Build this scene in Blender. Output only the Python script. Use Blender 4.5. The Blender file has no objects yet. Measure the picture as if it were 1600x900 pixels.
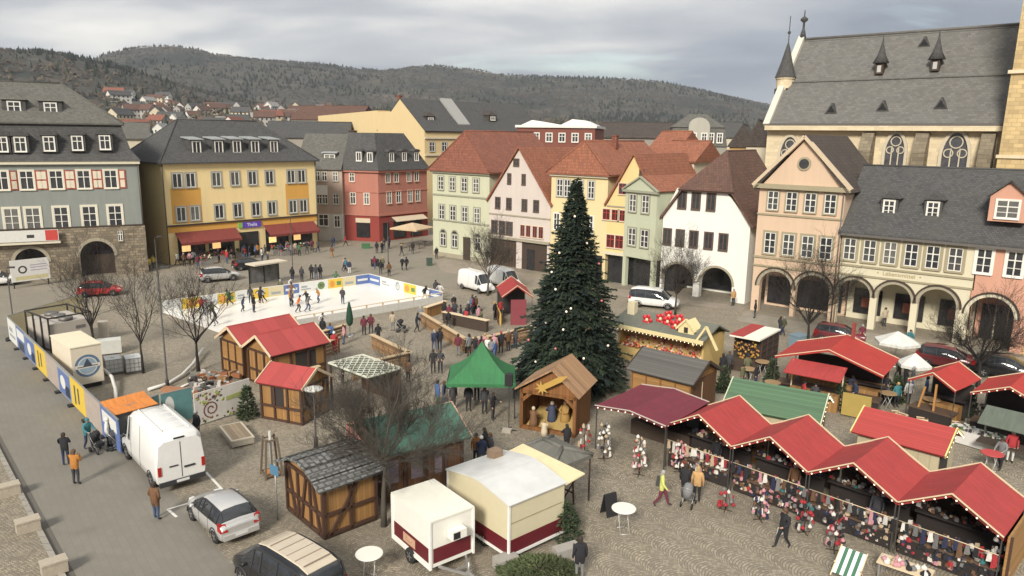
import bpy, math, random
from mathutils import Vector, Matrix
R = random.Random(11)
SC = bpy.context.scene
COL = SC.collection
rad = math.radians
# ------------------------------------------------------------------ camera
FOC, CH = 1150.0, 16.5
PITCH = math.atan(238 / 1150.0)
ROLL = .013
cp_, sp_ = math.cos(PITCH), math.sin(PITCH)
FW = Vector((0, cp_, -sp_)); UP0 = Vector((0, sp_, cp_)); RT0 = Vector((1, 0, 0))
RT = RT0 * math.cos(ROLL) + UP0 * math.sin(ROLL)
UP = -RT0 * math.sin(ROLL) + UP0 * math.cos(ROLL)
EYE = Vector((0, 0, CH))
cam = bpy.data.cameras.new('camera'); camo = bpy.data.objects.new('camera', cam); COL.objects.link(camo)
cam.sensor_width = 36; cam.lens = FOC / 1600 * 36; cam.clip_start = .2; cam.clip_end = 12000
mx = Matrix((RT, UP, -FW)).transposed().to_4x4(); mx.translation = EYE
camo.matrix_world = mx; SC.camera = camo

def ray(x, y): return RT * ((x - 800) / FOC) - UP * ((y - 450) / FOC) + FW
def G(x, y, z=0.0):
    """survey: ground point seen at (x, y) of the 1600 x 900 photograph"""
    r = ray(x, y); t = (z - CH) / r.z
    return EYE + r * t
def proj(p):
    d = Vector(p) - EYE; z = d.dot(FW)
    return 800 + FOC * d.dot(RT) / z, 450 - FOC * d.dot(UP) / z
def HZ(p, py):
    lo, hi = -5., 90.
    for _ in range(50):
        m = (lo + hi) / 2
        if proj((p[0], p[1], m))[1] > py: lo = m
        else: hi = m
    return m
# ------------------------------------------------------------------ colours and materials
def lin(h):
    h = h.lstrip('#'); o = []
    for i in (0, 2, 4):
        v = int(h[i:i+2], 16) / 255
        o.append(v / 12.92 if v <= .04045 else ((v + .055) / 1.055) ** 2.4)
    return tuple(o)
class NT:
    def __init__(s, name):
        s.m = bpy.data.materials.new(name); s.m.use_nodes = True
        s.t = s.m.node_tree; s.n = s.t.nodes; s.l = s.t.links
        s.b = s.n['Principled BSDF']; s._c = {}
    def node(s, typ, **kw):
        n = s.n.new(typ)
        for k, v in kw.items():
            if k in n.inputs: s.put(n.inputs[k], v)
            else: setattr(n, k, v)
        return n
    def put(s, inp, v):
        if isinstance(v, bpy.types.NodeSocket): s.l.new(v, inp)
        else:
            if inp.type == 'RGBA' and len(v) == 3: v = (*v, 1)
            inp.default_value = v
    def co(s, w='UV'):
        if 'c' not in s._c: s._c['c'] = s.n.new('ShaderNodeTexCoord')
        return s._c['c'].outputs[w]
    def noise(s, scale, detail=4, rough=.6, vec=None, w='Object'):
        n = s.node('ShaderNodeTexNoise'); n.inputs['Scale'].default_value = scale
        n.inputs['Detail'].default_value = detail; n.inputs['Roughness'].default_value = rough
        s.l.new(vec if vec is not None else s.co(w), n.inputs['Vector']); return n.outputs['Fac']
    def ramp(s, f, stops):
        n = s.n.new('ShaderNodeValToRGB'); e = n.color_ramp.elements
        while len(e) < len(stops): e.new(.5)
        for i, (p, c) in enumerate(stops):
            e[i].position = p; e[i].color = (*c, 1) if len(c) == 3 else c
        s.l.new(f, n.inputs['Fac']); return n.outputs['Color']
    def mix(s, f, a, b, mode='MIX'):
        n = s.n.new('ShaderNodeMix'); n.data_type = 'RGBA'; n.blend_type = mode
        s.put(n.inputs[0], f); s.put(n.inputs[6], a); s.put(n.inputs[7], b); return n.outputs[2]
    def math(s, op, a, b=0.0, c=0.0):
        n = s.n.new('ShaderNodeMath'); n.operation = op
        s.put(n.inputs[0], a); s.put(n.inputs[1], b); s.put(n.inputs[2], c); return n.outputs[0]
    def bump(s, h, st=.3, d=.02):
        n = s.n.new('ShaderNodeBump'); n.inputs['Strength'].default_value = st; n.inputs['Distance'].default_value = d
        s.l.new(h, n.inputs['Height']); s.l.new(n.outputs['Normal'], s.b.inputs['Normal'])
    def color(s, c): s.put(s.b.inputs['Base Color'], c)
    def rough(s, r): s.put(s.b.inputs['Roughness'], r)
def sc(c, k): return tuple(min(1, x * k) for x in c)
_M = {}
def plain(name, col, rough=.6, metal=0., var=.12, scale=3.0, emit=0., spec=None):
    if name in _M: return _M[name]
    if isinstance(col, str): col = lin(col)
    t = NT(name); t.rough(rough); t.b.inputs['Metallic'].default_value = metal
    if var > 0: t.color(t.mix(t.noise(scale, 4), sc(col, 1 - var), sc(col, 1 + var)))
    else: t.color(col)
    if emit > 0:
        t.put(t.b.inputs['Emission Color'], col); t.b.inputs['Emission Strength'].default_value = emit
    if spec is not None: t.b.inputs['Specular IOR Level'].default_value = spec
    _M[name] = t.m; return t.m
def plaster(name, col, stain=.25):
    if name in _M: return _M[name]
    if isinstance(col, str): col = lin(col)
    t = NT(name); t.rough(.9)
    mp = t.node('ShaderNodeMapping'); t.l.new(t.co('Object'), mp.inputs['Vector']); mp.inputs['Scale'].default_value = (1.6, 1.6, .22)
    streak = t.noise(1.0, 5, .65, mp.outputs['Vector'])
    blot = t.noise(.35, 5, .6)
    a = t.mix(t.ramp(streak, [(.38, (1, 1, 1)), (.75, (0, 0, 0))]), sc(col, 1 - stain), col)
    b = t.mix(t.ramp(blot, [(.3, (0, 0, 0)), (.7, (1, 1, 1))]), sc(col, 1 - stain * .55), sc(col, 1.03))
    c = t.mix(.5, a, b)
    g = t.noise(30, 2)
    t.color(t.mix(t.math('MULTIPLY', g, .16), c, sc(col, .5)))
    t.bump(g, .25, .01); _M[name] = t.m; return t.m
def tiles(name, col, w=.3, h=.34, dark=.55, var=.3, moss=None, scale=1.0, bump=.5, rough=.8, mort=.025):
    """roof tiles / slates / masonry: brick layout on the metric UVs"""
    if name in _M: return _M[name]
    if isinstance(col, str): col = lin(col)
    t = NT(name); t.rough(rough)
    br = t.node('ShaderNodeTexBrick'); t.l.new(t.co('UV'), br.inputs['Vector'])
    br.inputs['Scale'].default_value = scale; br.inputs['Brick Width'].default_value = w; br.inputs['Row Height'].default_value = h
    br.inputs['Mortar Size'].default_value = mort; br.inputs['Mortar Smooth'].default_value = .3
    br.inputs['Color1'].default_value = (*sc(col, 1 - var), 1); br.inputs['Color2'].default_value = (*sc(col, 1 + var), 1)
    br.inputs['Mortar'].default_value = (*sc(col, dark), 1); br.inputs['Bias'].default_value = 0
    n1 = t.noise(.5, 6, .65, w='UV'); n2 = t.noise(6, 3, w='UV')
    c = t.mix(t.ramp(n1, [(.35, (0, 0, 0)), (.7, (1, 1, 1))]), br.outputs['Color'], t.mix(.45, br.outputs['Color'], moss if moss else sc(col, .45)))
    c = t.mix(t.math('MULTIPLY', n2, .35), c, sc(col, .55))
    t.color(c)
    t.bump(t.math('SUBTRACT', 1.0, br.outputs['Fac']), bump, .03); _M[name] = t.m; return t.m
def planks(name, col, pitch=.16, axis='Y', dark=.35, var=.3, rough=.7):
    """boards or ribs repeating along one UV axis"""
    if name in _M: return _M[name]
    if isinstance(col, str): col = lin(col)
    t = NT(name); t.rough(rough)
    sp = t.node('ShaderNodeSeparateXYZ'); t.l.new(t.co('UV'), sp.inputs[0])
    u = sp.outputs[axis]
    fr = t.math('FRACT', t.math('DIVIDE', u, pitch))
    idx = t.math('FLOOR', t.math('DIVIDE', u, pitch))
    wn = t.node('ShaderNodeTexWhiteNoise', noise_dimensions='1D'); t.l.new(idx, wn.inputs['W'])
    edge = t.math('LESS_THAN', fr, .1)
    mp = t.node('ShaderNodeMapping'); t.l.new(t.co('UV'), mp.inputs['Vector'])
    mp.inputs['Scale'].default_value = (1.5, 14, 1) if axis == 'Y' else (14, 1.5, 1)
    gr = t.noise(1.2, 5, .7, mp.outputs['Vector'])
    c = t.mix(wn.outputs['Value'], sc(col, 1 - var), sc(col, 1 + var))
    c = t.mix(t.math('MULTIPLY', gr, .6), c, sc(col, .5))
    t.color(t.mix(edge, c, sc(col, dark))); t.bump(t.math('SUBTRACT', 1.0, edge), .4, .02)
    _M[name] = t.m; return t.m
def canvas(name, col, rough=.85, var=.16):
    if name in _M: return _M[name]
    if isinstance(col, str): col = lin(col)
    t = NT(name); t.rough(rough); t.b.inputs['Specular IOR Level'].default_value = .3
    n = t.noise(1.1, 5, .6); n2 = t.noise(9, 3)
    mp = t.node('ShaderNodeMapping'); t.l.new(t.co('UV'), mp.inputs['Vector']); mp.inputs['Scale'].default_value = (3.2, .5, 1); w = t.noise(1.6, 5, .6, mp.outputs['Vector'])
    c = t.mix(n, sc(col, 1 - var), sc(col, 1 + var)); c = t.mix(t.ramp(w, [(.42, (0, 0, 0)), (.72, (.6, .6, .6))]), c, tuple(x * .55 + .015 for x in col)); t.color(t.mix(t.math('MULTIPLY', n2, .3), c, sc(col, .55)))
    t.bump(t.math('ADD', w, t.noise(.9, 3, .5)), .6, .1)
    _M[name] = t.m; return t.m
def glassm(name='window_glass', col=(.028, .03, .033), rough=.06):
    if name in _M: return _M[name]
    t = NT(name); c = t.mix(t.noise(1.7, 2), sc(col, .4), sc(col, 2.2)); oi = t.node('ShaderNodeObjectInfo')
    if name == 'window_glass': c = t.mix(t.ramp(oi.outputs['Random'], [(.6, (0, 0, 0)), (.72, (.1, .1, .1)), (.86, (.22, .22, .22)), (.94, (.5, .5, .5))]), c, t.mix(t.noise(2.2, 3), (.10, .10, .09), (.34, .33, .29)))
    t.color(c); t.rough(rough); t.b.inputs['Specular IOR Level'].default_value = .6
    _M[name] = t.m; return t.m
# ------------------------------------------------------------------ mesh builder
class MB:
    def __init__(s): s.v = []; s.f = []; s.m = []; s.sm = []
    def poly(s, pts, m=0, smooth=False):
        b = len(s.v); s.v.extend(tuple(p) for p in pts); s.f.append(tuple(range(b, b + len(pts)))); s.m.append(m); s.sm.append(smooth)
    def hexa(s, p, m=0):
        """8 points: bottom 0-3 counter-clockwise seen from above, top 4-7"""
        b = len(s.v); s.v.extend(tuple(q) for q in p)
        for f in ((3, 2, 1, 0), (4, 5, 6, 7), (0, 1, 5, 4), (1, 2, 6, 5), (2, 3, 7, 6), (3, 0, 4, 7)):
            s.f.append(tuple(b + i for i in f)); s.m.append(m); s.sm.append(False)
        return s
    def box(s, x0, x1, y0, y1, z0, z1, m=0):
        return s.hexa([(x0, y0, z0), (x1, y0, z0), (x1, y1, z0), (x0, y1, z0), (x0, y0, z1), (x1, y0, z1), (x1, y1, z1), (x0, y1, z1)], m)
    def beam(s, p, q, w, h, m=0, up=(0, 0, 1)):
        """rectangular bar from p to q, w wide and h high"""
        p, q = Vector(p), Vector(q); d = (q - p).normalized(); u = Vector(up)
        if abs(d.dot(u)) > .98: u = Vector((0, 1, 0))
        r = d.cross(u).normalized() * (w / 2); u = r.cross(d).normalized() * (h / 2)
        return s.hexa([p - r - u, p + r - u, q + r - u, q - r - u, p - r + u, p + r + u, q + r + u, q - r + u], m)
    def tube(s, pts, rs, n=6, m=0, cap=True, smooth=True):
        pts = [Vector(p) for p in pts]
        if not isinstance(rs, (list, tuple)): rs = [rs] * len(pts)
        rings = []; prev = None
        for i, p in enumerate(pts):
            d = (pts[min(i + 1, len(pts) - 1)] - pts[max(i - 1, 0)])
            if d.length < 1e-9: d = Vector((0, 0, 1))
            d.normalize()
            a = d.orthogonal() if prev is None else (prev - d * prev.dot(d))
            if a.length < 1e-6: a = d.orthogonal()
            a.normalize(); prev = a; b = d.cross(a)
            k = len(s.v)
            for j in range(n):
                t = 2 * math.pi * j / n
                s.v.append(tuple(p + (a * math.cos(t) + b * math.sin(t)) * rs[i]))
            rings.append(k)
        for r0, r1 in zip(rings, rings[1:]):
            for j in range(n):
                s.f.append((r0 + j, r0 + (j + 1) % n, r1 + (j + 1) % n, r1 + j)); s.m.append(m); s.sm.append(smooth)
        if cap:
            s.f.append(tuple(rings[0] + j for j in reversed(range(n)))); s.m.append(m); s.sm.append(False)
            s.f.append(tuple(rings[-1] + j for j in range(n))); s.m.append(m); s.sm.append(False)
        return s
    def lathe(s, prof, n=12, c=(0, 0, 0), m=0, sx=1, sy=1, smooth=True):
        rings = []
        for r, z in prof:
            k = len(s.v); rings.append(k)
            for j in range(n):
                t = 2 * math.pi * j / n
                s.v.append((c[0] + r * sx * math.cos(t), c[1] + r * sy * math.sin(t), c[2] + z))
        for r0, r1 in zip(rings, rings[1:]):
            for j in range(n):
                s.f.append((r0 + j, r0 + (j + 1) % n, r1 + (j + 1) % n, r1 + j)); s.m.append(m); s.sm.append(smooth)
        s.f.append(tuple(rings[0] + j for j in reversed(range(n)))); s.m.append(m); s.sm.append(False)
        s.f.append(tuple(rings[-1] + j for j in range(n))); s.m.append(m); s.sm.append(False)
        return s
    def ball(s, c, rx, ry=None, rz=None, n=8, k=5, m=0):
        ry = ry or rx; rz = rz or rx
        pr = [(max(1e-3, math.sin(math.pi * i / k)), -math.cos(math.pi * i / k) * rz) for i in range(k + 1)]
        return s.lathe(pr, n, c, m, rx, ry)
    def slab(s, pts, t, m=0, m2=None):
        """flat polygon (anticlockwise from outside) with thickness t behind it"""
        pts = [Vector(p) for p in pts]; nn = Vector((0, 0, 0))
        for i in range(len(pts)): nn += pts[i].cross(pts[(i + 1) % len(pts)])
        nn.normalize(); lo = [p - nn * t for p in pts]
        s.poly(pts, m); s.poly(lo[::-1], m if m2 is None else m2)
        for i in range(len(pts)):
            j = (i + 1) % len(pts); s.poly([pts[i], lo[i], lo[j], pts[j]], m if m2 is None else m2)
        return s
    def prism(s, outline, y0, y1, m=0, axis='y'):
        """outline in (x, z) pushed from y0 to y1 (axis 'x': outline in (y, z))"""
        f = (lambda a, y, b: (a, y, b)) if axis == 'y' else (lambda a, y, b: (y, a, b))
        A = [f(a, y0, b) for a, b in outline]; B = [f(a, y1, b) for a, b in outline]
        s.poly(A, m); s.poly(B[::-1], m)
        for i in range(len(A)):
            j = (i + 1) % len(A); s.poly([A[j], A[i], B[i], B[j]], m)
        return s
    def mesh(s, name, mats):
        me = bpy.data.meshes.new(name)
        me.from_pydata(s.v, [], s.f)
        for mm in (mats if isinstance(mats, (list, tuple)) else [mats]): me.materials.append(mm)
        me.polygons.foreach_set('material_index', s.m); me.polygons.foreach_set('use_smooth', s.sm)
        uv = me.uv_layers.new(name='UVMap'); dat = [0.0] * (2 * len(me.loops))
        vs = s.v
        for p in me.polygons:
            n = p.normal
            if abs(n.z) > .985: tx, ty, tz, bx, by, bz = 1, 0, 0, 0, 1, 0
            else:
                l = math.hypot(n.x, n.y); tx, ty, tz = -n.y / l, n.x / l, 0
                bx, by, bz = n.y * tz - n.z * ty, n.z * tx - n.x * tz, n.x * ty - n.y * tx
            for li in p.loop_indices:
                q = vs[me.loops[li].vertex_index]
                dat[2 * li] = q[0] * tx + q[1] * ty + q[2] * tz; dat[2 * li + 1] = q[0] * bx + q[1] * by + q[2] * bz
        uv.data.foreach_set('uv', dat); me.update(); return me
    def build(s, name, mats, parent=None, loc=None, rz=0.0):
        o = bpy.data.objects.new(name, s.mesh(name, mats)); COL.objects.link(o)
        if parent is not None: o.parent = parent
        if loc is not None: o.location = loc
        if rz: o.rotation_euler.z = rz
        return o
def tag(o, label, cat, group=None):
    o['label'] = label; o['category'] = cat
    if group: o['group'] = group
    return o
def struct(o, kind='structure'): o['kind'] = kind; return o
def empty(name, label, cat, loc=(0, 0, 0), rz=0.0, group=None):
    o = bpy.data.objects.new(name, None); COL.objects.link(o); o.location = loc; o.rotation_euler.z = rz
    o.empty_display_size = .3
    return tag(o, label, cat, group)
def inst(name, me, parent=None, loc=(0, 0, 0), rz=0.0, scl=None):
    o = bpy.data.objects.new(name, me); COL.objects.link(o)
    if parent is not None: o.parent = parent
    o.location = loc; o.rotation_euler.z = rz
    if scl: o.scale = scl
    return o
KIDS = {}
def clone(root, loc, rz, label=None, group=None, scl=None):
    """copy of a thing with its parts and their sub-parts"""
    def rec(o, par):
        c = o.copy(); COL.objects.link(c)
        if par is not None: c.parent = par
        for ch in o.children: rec(ch, c)
        return c
    r = rec(root, None); r.location = loc; r.rotation_euler.z = rz
    if label: r['label'] = label
    if group: r['group'] = group
    if scl: r.scale = scl
    return r
def text(name, s, size, mat, parent, loc, rot=(math.pi / 2, 0, 0), ext=.01, align='CENTER', sx=1.0):
    cu = bpy.data.curves.new(name, 'FONT'); cu.body = s; cu.size = size; cu.extrude = ext; cu.align_x = align; cu.align_y = 'CENTER'
    tmp = bpy.data.objects.new('tmp', cu); COL.objects.link(tmp)
    dg = bpy.context.evaluated_depsgraph_get(); me = bpy.data.meshes.new_from_object(tmp.evaluated_get(dg))
    bpy.data.objects.remove(tmp); me.materials.clear(); me.materials.append(mat)
    o = bpy.data.objects.new(name, me); COL.objects.link(o); o.parent = parent; o.location = loc; o.rotation_euler = rot; o.scale = (sx, 1, 1)
    return o
class Frame:
    """a facade frame: x along A->B, y away from the street, z up"""
    def __init__(s, A, B):
        s.A = Vector((A[0], A[1], 0)); d = Vector((B[0], B[1], 0)) - s.A; s.L = d.length; s.x = d.normalized()
        s.y = Vector((-s.x.y, s.x.x, 0)); s.rz = math.atan2(s.x.y, s.x.x)
    def uz(s, px, py, y=0.0):
        r = ray(px, py); t = (s.A + s.y * y - EYE).dot(s.y) / r.dot(s.y); p = EYE + r * t
        return (p - s.A).dot(s.x), p.z
    def loc(s, p): d = Vector((p[0], p[1], 0)) - s.A; return d.dot(s.x), d.dot(s.y)
    def w(s, u, y, z=0): return s.A + s.x * u + s.y * y + Vector((0, 0, z))
# ================================================================== sky and sun
W = bpy.data.worlds.new('World'); SC.world = W; W.use_nodes = True
wt = W.node_tree; wn = wt.nodes; wl = wt.links
bg = wn['Background']; SUN_EL, SUN_AZ = rad(33), rad(200)       # azimuth clockwise from +Y
sky = wn.new('ShaderNodeTexSky'); sky.sky_type = 'NISHITA'; sky.sun_disc = False
sky.sun_elevation = SUN_EL; sky.sun_rotation = SUN_AZ; sky.air_density = 1.2; sky.dust_density = 2.0
tc = wn.new('ShaderNodeTexCoord')
def wm(op, a, b=0.0, c=0.0):
    n = wn.new('ShaderNodeMath'); n.operation = op
    for i, v in enumerate((a, b, c)):
        if isinstance(v, bpy.types.NodeSocket): wl.new(v, n.inputs[i])
        else: n.inputs[i].default_value = v
    return n.outputs[0]
sx = wn.new('ShaderNodeSeparateXYZ'); wl.new(tc.outputs['Generated'], sx.inputs[0])
zz = wm('MAXIMUM', sx.outputs['Z'], 0.0); den = wm('ADD', zz, .16)
cx = wn.new('ShaderNodeCombineXYZ'); wl.new(wm('DIVIDE', sx.outputs['X'], den), cx.inputs[0]); wl.new(wm('DIVIDE', sx.outputs['Y'], den), cx.inputs[1])
def wnoise(s, d, r, off):
    mp = wn.new('ShaderNodeMapping'); mp.inputs['Location'].default_value = off; wl.new(cx.outputs[0], mp.inputs['Vector'])
    mp.inputs['Scale'].default_value = (.7, 1.0, 1)
    n = wn.new('ShaderNodeTexNoise'); n.inputs['Scale'].default_value = s; n.inputs['Detail'].default_value = d; n.inputs['Roughness'].default_value = r
    n.inputs['Distortion'].default_value = .35
    wl.new(mp.outputs[0], n.inputs['Vector']); return n.outputs['Fac']
def wramp(f, st):
    n = wn.new('ShaderNodeValToRGB'); e = n.color_ramp.elements
    while len(e) < len(st): e.new(.5)
    for i, (p, c) in enumerate(st): e[i].position = p; e[i].color = (*c, 1)
    wl.new(f, n.inputs['Fac']); return n.outputs['Color']
def wmix(f, a, b, mode='MIX'):
    n = wn.new('ShaderNodeMix'); n.data_type = 'RGBA'; n.blend_type = mode
    for i, v in ((0, f), (6, a), (7, b)):
        if isinstance(v, bpy.types.NodeSocket): wl.new(v, n.inputs[i])
        else: n.inputs[i].default_value = v if i == 0 else (*v, 1)
    return n.outputs[2]
CB = 3.3
big = wnoise(.42, 5, .45, (7.9, 2.6, 0)); det = wnoise(1.15, 6, .5, (.6, 2.2, 0))
f = wm('ADD', wm('MULTIPLY', big, .72), wm('MULTIPLY', det, .28))
cl = wramp(f, [(.42, (.42, .48, .575)), (.485, (.58, .63, .715)), (.54, (.88, .905, .935)), (.595, (1.4, 1.37, 1.3))])
# overcast vault: brighter overhead, with a paler break low over the hills
vault = wramp(zz, [(0.0, (1.35, 1.32, 1.25)), (.07, (1.25, 1.235, 1.20)), (.15, (1.1, 1.105, 1.12)), (.40, (1.4, 1.38, 1.33)), (1.0, (2.15, 2.08, 1.98))])
cl = wmix(1.0, cl, vault, 'MULTIPLY')
cl = wmix(1.0, cl, (CB, CB, CB), 'MULTIPLY')
gap = wramp(wnoise(.9, 5, .55, (7.7, 3.3, 0)), [(.60, (0, 0, 0)), (.72, (.55, .55, .55))])
fin = wmix(gap, cl, sky.outputs['Color'])
wl.new(fin, bg.inputs['Color']); bg.inputs['Strength'].default_value = .1
sl = bpy.data.lights.new('sun', 'SUN'); so = bpy.data.objects.new('sun', sl); COL.objects.link(so)
sl.energy = 2.6; sl.angle = rad(14); sl.color = (1, .94, .84)
sd = Vector((math.sin(SUN_AZ) * math.cos(SUN_EL), math.cos(SUN_AZ) * math.cos(SUN_EL), math.sin(SUN_EL)))
so.rotation_euler = sd.to_track_quat('Z', 'Y').to_euler()
vs = SC.view_settings; vs.view_transform = 'Standard'; vs.look = 'None'; vs.exposure = .88; vs.gamma = 1; vs.use_curve_mapping = False

# ================================================================== ground
def cobble(name, col, arc=True):
    t = NT(name); t.rough(.82)
    sp = t.node('ShaderNodeSeparateXYZ'); t.l.new(t.co('Object'), sp.inputs[0])
    rot = .62; c_, s_ = math.cos(rot), math.sin(rot)
    u = t.math('ADD', t.math('MULTIPLY', sp.outputs['X'], c_), t.math('MULTIPLY', sp.outputs['Y'], s_))
    v = t.math('ADD', t.math('MULTIPLY', sp.outputs['X'], -s_), t.math('MULTIPLY', sp.outputs['Y'], c_))
    wob = t.noise(.5, 3)
    u = t.math('ADD', u, t.math('MULTIPLY', wob, .5))
    Wd = 1.5
    x = t.math('SUBTRACT', t.math('FRACT', t.math('DIVIDE', u, Wd)), .5)
    arcv = t.math('MULTIPLY', t.math('SQRT', t.math('SUBTRACT', 1.0, t.math('MULTIPLY', t.math('MULTIPLY', x, x), 3.4))), .95)
    vv = t.math('SUBTRACT', v, arcv) if arc else v
    row = t.math('DIVIDE', vv, .135); rf = t.math('FRACT', row); ri = t.math('FLOOR', row)
    uu = t.math('ADD', t.math('DIVIDE', u, .125), t.math('MULTIPLY', ri, .37)); uf = t.math('FRACT', uu); ui = t.math('FLOOR', uu)
    cb = t.node('ShaderNodeCombineXYZ'); t.l.new(ui, cb.inputs[0]); t.l.new(ri, cb.inputs[1])
    w = t.node('ShaderNodeTexWhiteNoise', noise_dimensions='2D'); t.l.new(cb.outputs[0], w.inputs['Vector'])
    jr = t.math('MULTIPLY', t.math('ABSOLUTE', t.math('SUBTRACT', rf, .5)), 2.0); ju = t.math('MULTIPLY', t.math('ABSOLUTE', t.math('SUBTRACT', uf, .5)), 2.0)
    j1 = t.math('SMOOTH_MIN', t.math('SUBTRACT', 1.0, jr), t.math('ADD', t.math('SUBTRACT', 1.0, ju), .12), .15)
    stone = t.ramp(j1, [(.08, (0, 0, 0)), (.38, (1, 1, 1))])
    n1 = t.noise(.16, 6, .62); n2 = t.noise(1.3, 4)
    base = t.mix(w.outputs['Value'], sc(col, .62), sc(col, 1.38))
    base = t.mix(t.ramp(n1, [(.36, (0, 0, 0)), (.66, (1, 1, 1))]), t.mix(.55, base, sc(col, .55)), base)
    base = t.mix(t.math('MULTIPLY', n2, .3), base, sc(col, .6))
    n4 = t.noise(.07, 5, .7); n5 = t.noise(.55, 6, .75)
    base = t.mix(t.ramp(n4, [(.46, (0, 0, 0)), (.62, (.3, .3, .3))]), base, (col[0] * .62, col[1] * .64, col[2] * .68)); base = t.mix(t.ramp(n5, [(.58, (0, 0, 0)), (.68, (.32, .32, .32))]), base, sc(col, .42))
    t.color(t.mix(stone, sc(col, .38), base)); t.bump(j1, .5, .03)
    return t.m
def paving(name, col, w, h, rot, var=.12):
    t = NT(name); t.rough(.85)
    mp = t.node('ShaderNodeMapping'); t.l.new(t.co('Object'), mp.inputs['Vector']); mp.inputs['Rotation'].default_value = (0, 0, rot)
    br = t.node('ShaderNodeTexBrick'); t.l.new(mp.outputs[0], br.inputs['Vector']); br.inputs['Scale'].default_value = 1
    br.inputs['Brick Width'].default_value = w; br.inputs['Row Height'].default_value = h; br.inputs['Mortar Size'].default_value = .012
    br.inputs['Color1'].default_value = (*sc(col, 1 - var), 1); br.inputs['Color2'].default_value = (*sc(col, 1 + var), 1); br.inputs['Mortar'].default_value = (*sc(col, .82), 1)
    n1 = t.noise(.12, 6, .65); n2 = t.noise(2.5, 5, .7); n3 = t.noise(.7, 4)
    c = t.mix(t.ramp(n1, [(.35, (0, 0, 0)), (.68, (1, 1, 1))]), t.mix(.5, br.outputs['Color'], sc(col, .62)), br.outputs['Color'])
    c = t.mix(t.ramp(n3, [(.55, (0, 0, 0)), (.75, (.4, .4, .4))]), c, sc(col, .55))
    t.color(t.mix(t.math('MULTIPLY', n2, .35), c, sc(col, .7))); t.bump(n2, .15, .01); return t.m
COB = (.33, .283, .21)
mb = MB(); Sz = 5000.0
mb.poly([(-Sz, -Sz, 0), (Sz, -Sz, 0), (Sz, Sz, 0), (-Sz, Sz, 0)])
struct(mb.build('ground', cobble('cobblestone', COB)))
def sheet(name, pts, z, m):
    mb = MB(); mb.poly([(p[0], p[1], z) for p in pts]); return struct(mb.build(name, m))
ROADM = paving('street_paving', (.205, .188, .155), .6, .3, .9, .05)
# the street on the left, running up from the lower left past the fenced plant to the grey and yellow buildings
k0, k1 = G(105, 905), G(0, 702); kd = (k1 - k0).normalized()
kerbA = k0 - kd * 12; kerbB = k1 + kd * 55
road = [G(330, 845), G(300, 800), G(190, 690), G(112, 612), G(20, 515), kerbB + Vector((8, 6, 0)), kerbB, kerbA, kerbA + Vector((16, -2, 0)), G(430, 960)]
sheet('street', road, .004, ROADM)
sheet('upper_street', [G(20, 512), G(150, 470), G(330, 452), G(560, 432), G(720, 452), G(762, 424), G(680, 404), G(670, 372), G(593, 385), G(500, 384), G(268, 424), G(228, 432), G(-60, 452), G(-300, 470)], .010, paving('upper_street_paving', (.25, .22, .172), .5, .3, .75, .06))
# kerb with a dark gutter line
nrm = Vector((-kd.y, kd.x, 0)); nrm = nrm if nrm.x < 0 else -nrm
mb = MB(); q = [kerbA, kerbB, kerbB + nrm * .22, kerbA + nrm * .22]
mb.hexa([(p.x, p.y, 0) for p in (q[0], q[3], q[2], q[1])] + [(p.x, p.y, .11) for p in (q[0], q[3], q[2], q[1])])
struct(mb.build('kerb', tiles('kerb_stone', (.33, .3, .25), 1.0, .5, .5, .1)))
q = [kerbA - nrm * .3, kerbB - nrm * .3, kerbB - nrm * .02, kerbA - nrm * .02]
sheet('gutter', [q[0], q[3], q[2], q[1]][::-1], .009, plain('gutter_dirt', (.1, .09, .075), .9))
q = [kerbA + nrm * .22, kerbB + nrm * .22, kerbB + nrm * 40, kerbA + nrm * 40]
mb = MB(); mb.poly([(p.x, p.y, .105) for p in q]); struct(mb.build('pavement', cobble('pavement_setts', (.3, .255, .185), False)))
# painted parking bay marks by the van and the car
PW = plain('road_paint', (.62, .6, .55), .7, var=.25, scale=5)
def strip(name, a, b, w, z=.009, m=PW):
    a, b = Vector(a), Vector(b); d = (b - a).normalized(); r = Vector((d.y, -d.x, 0)) * w / 2
    return sheet(name, [a - r, a + r, b + r, b - r], z, m)
strip('parking_mark', G(262, 796), G(306, 783), .12); strip('parking_mark', G(262, 796), G(276, 808), .12)
strip('parking_mark', G(322, 738), G(400, 822), .12)
# smoother flagstones along the arcades and under the huts
sheet('arcade_pavement', [G(1165, 487), G(1150, 500), G(1240, 520), G(1500, 560), G(1640, 590), G(1640, 566), G(1505, 540), G(1300, 512)], .0060, paving('arcade_flags', (.32, .285, .225), .6, .4, -.7))
sheet('arcade_pavement', [G(677, 402), G(690, 424), G(760, 436), G(1020, 470), G(1160, 487), G(1164, 480), G(1028, 460), G(860, 436), G(764, 415)], .0150, paving('arcade_flags_upper', (.3, .255, .2), .6, .4, -.7))
# ------------------------------------------------------------------ ice
TRc, BRc = G(577, 443), G(692, 473)
ed = Vector((-.74, -.673, 0)); TLc = TRc + ed * 22; BLc = BRc + ed * 21
t = NT('ice'); t.rough(.28)
t.color(t.mix(t.noise(.4, 6, .65), (.66, .645, .60), (.82, .79, .73))); ICE = t.m
mb = MB(); mb.slab([(p.x, p.y, .07) for p in (BLc, BRc, TRc, TLc)], .07); struct(mb.build('ice_rink', ICE))

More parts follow.
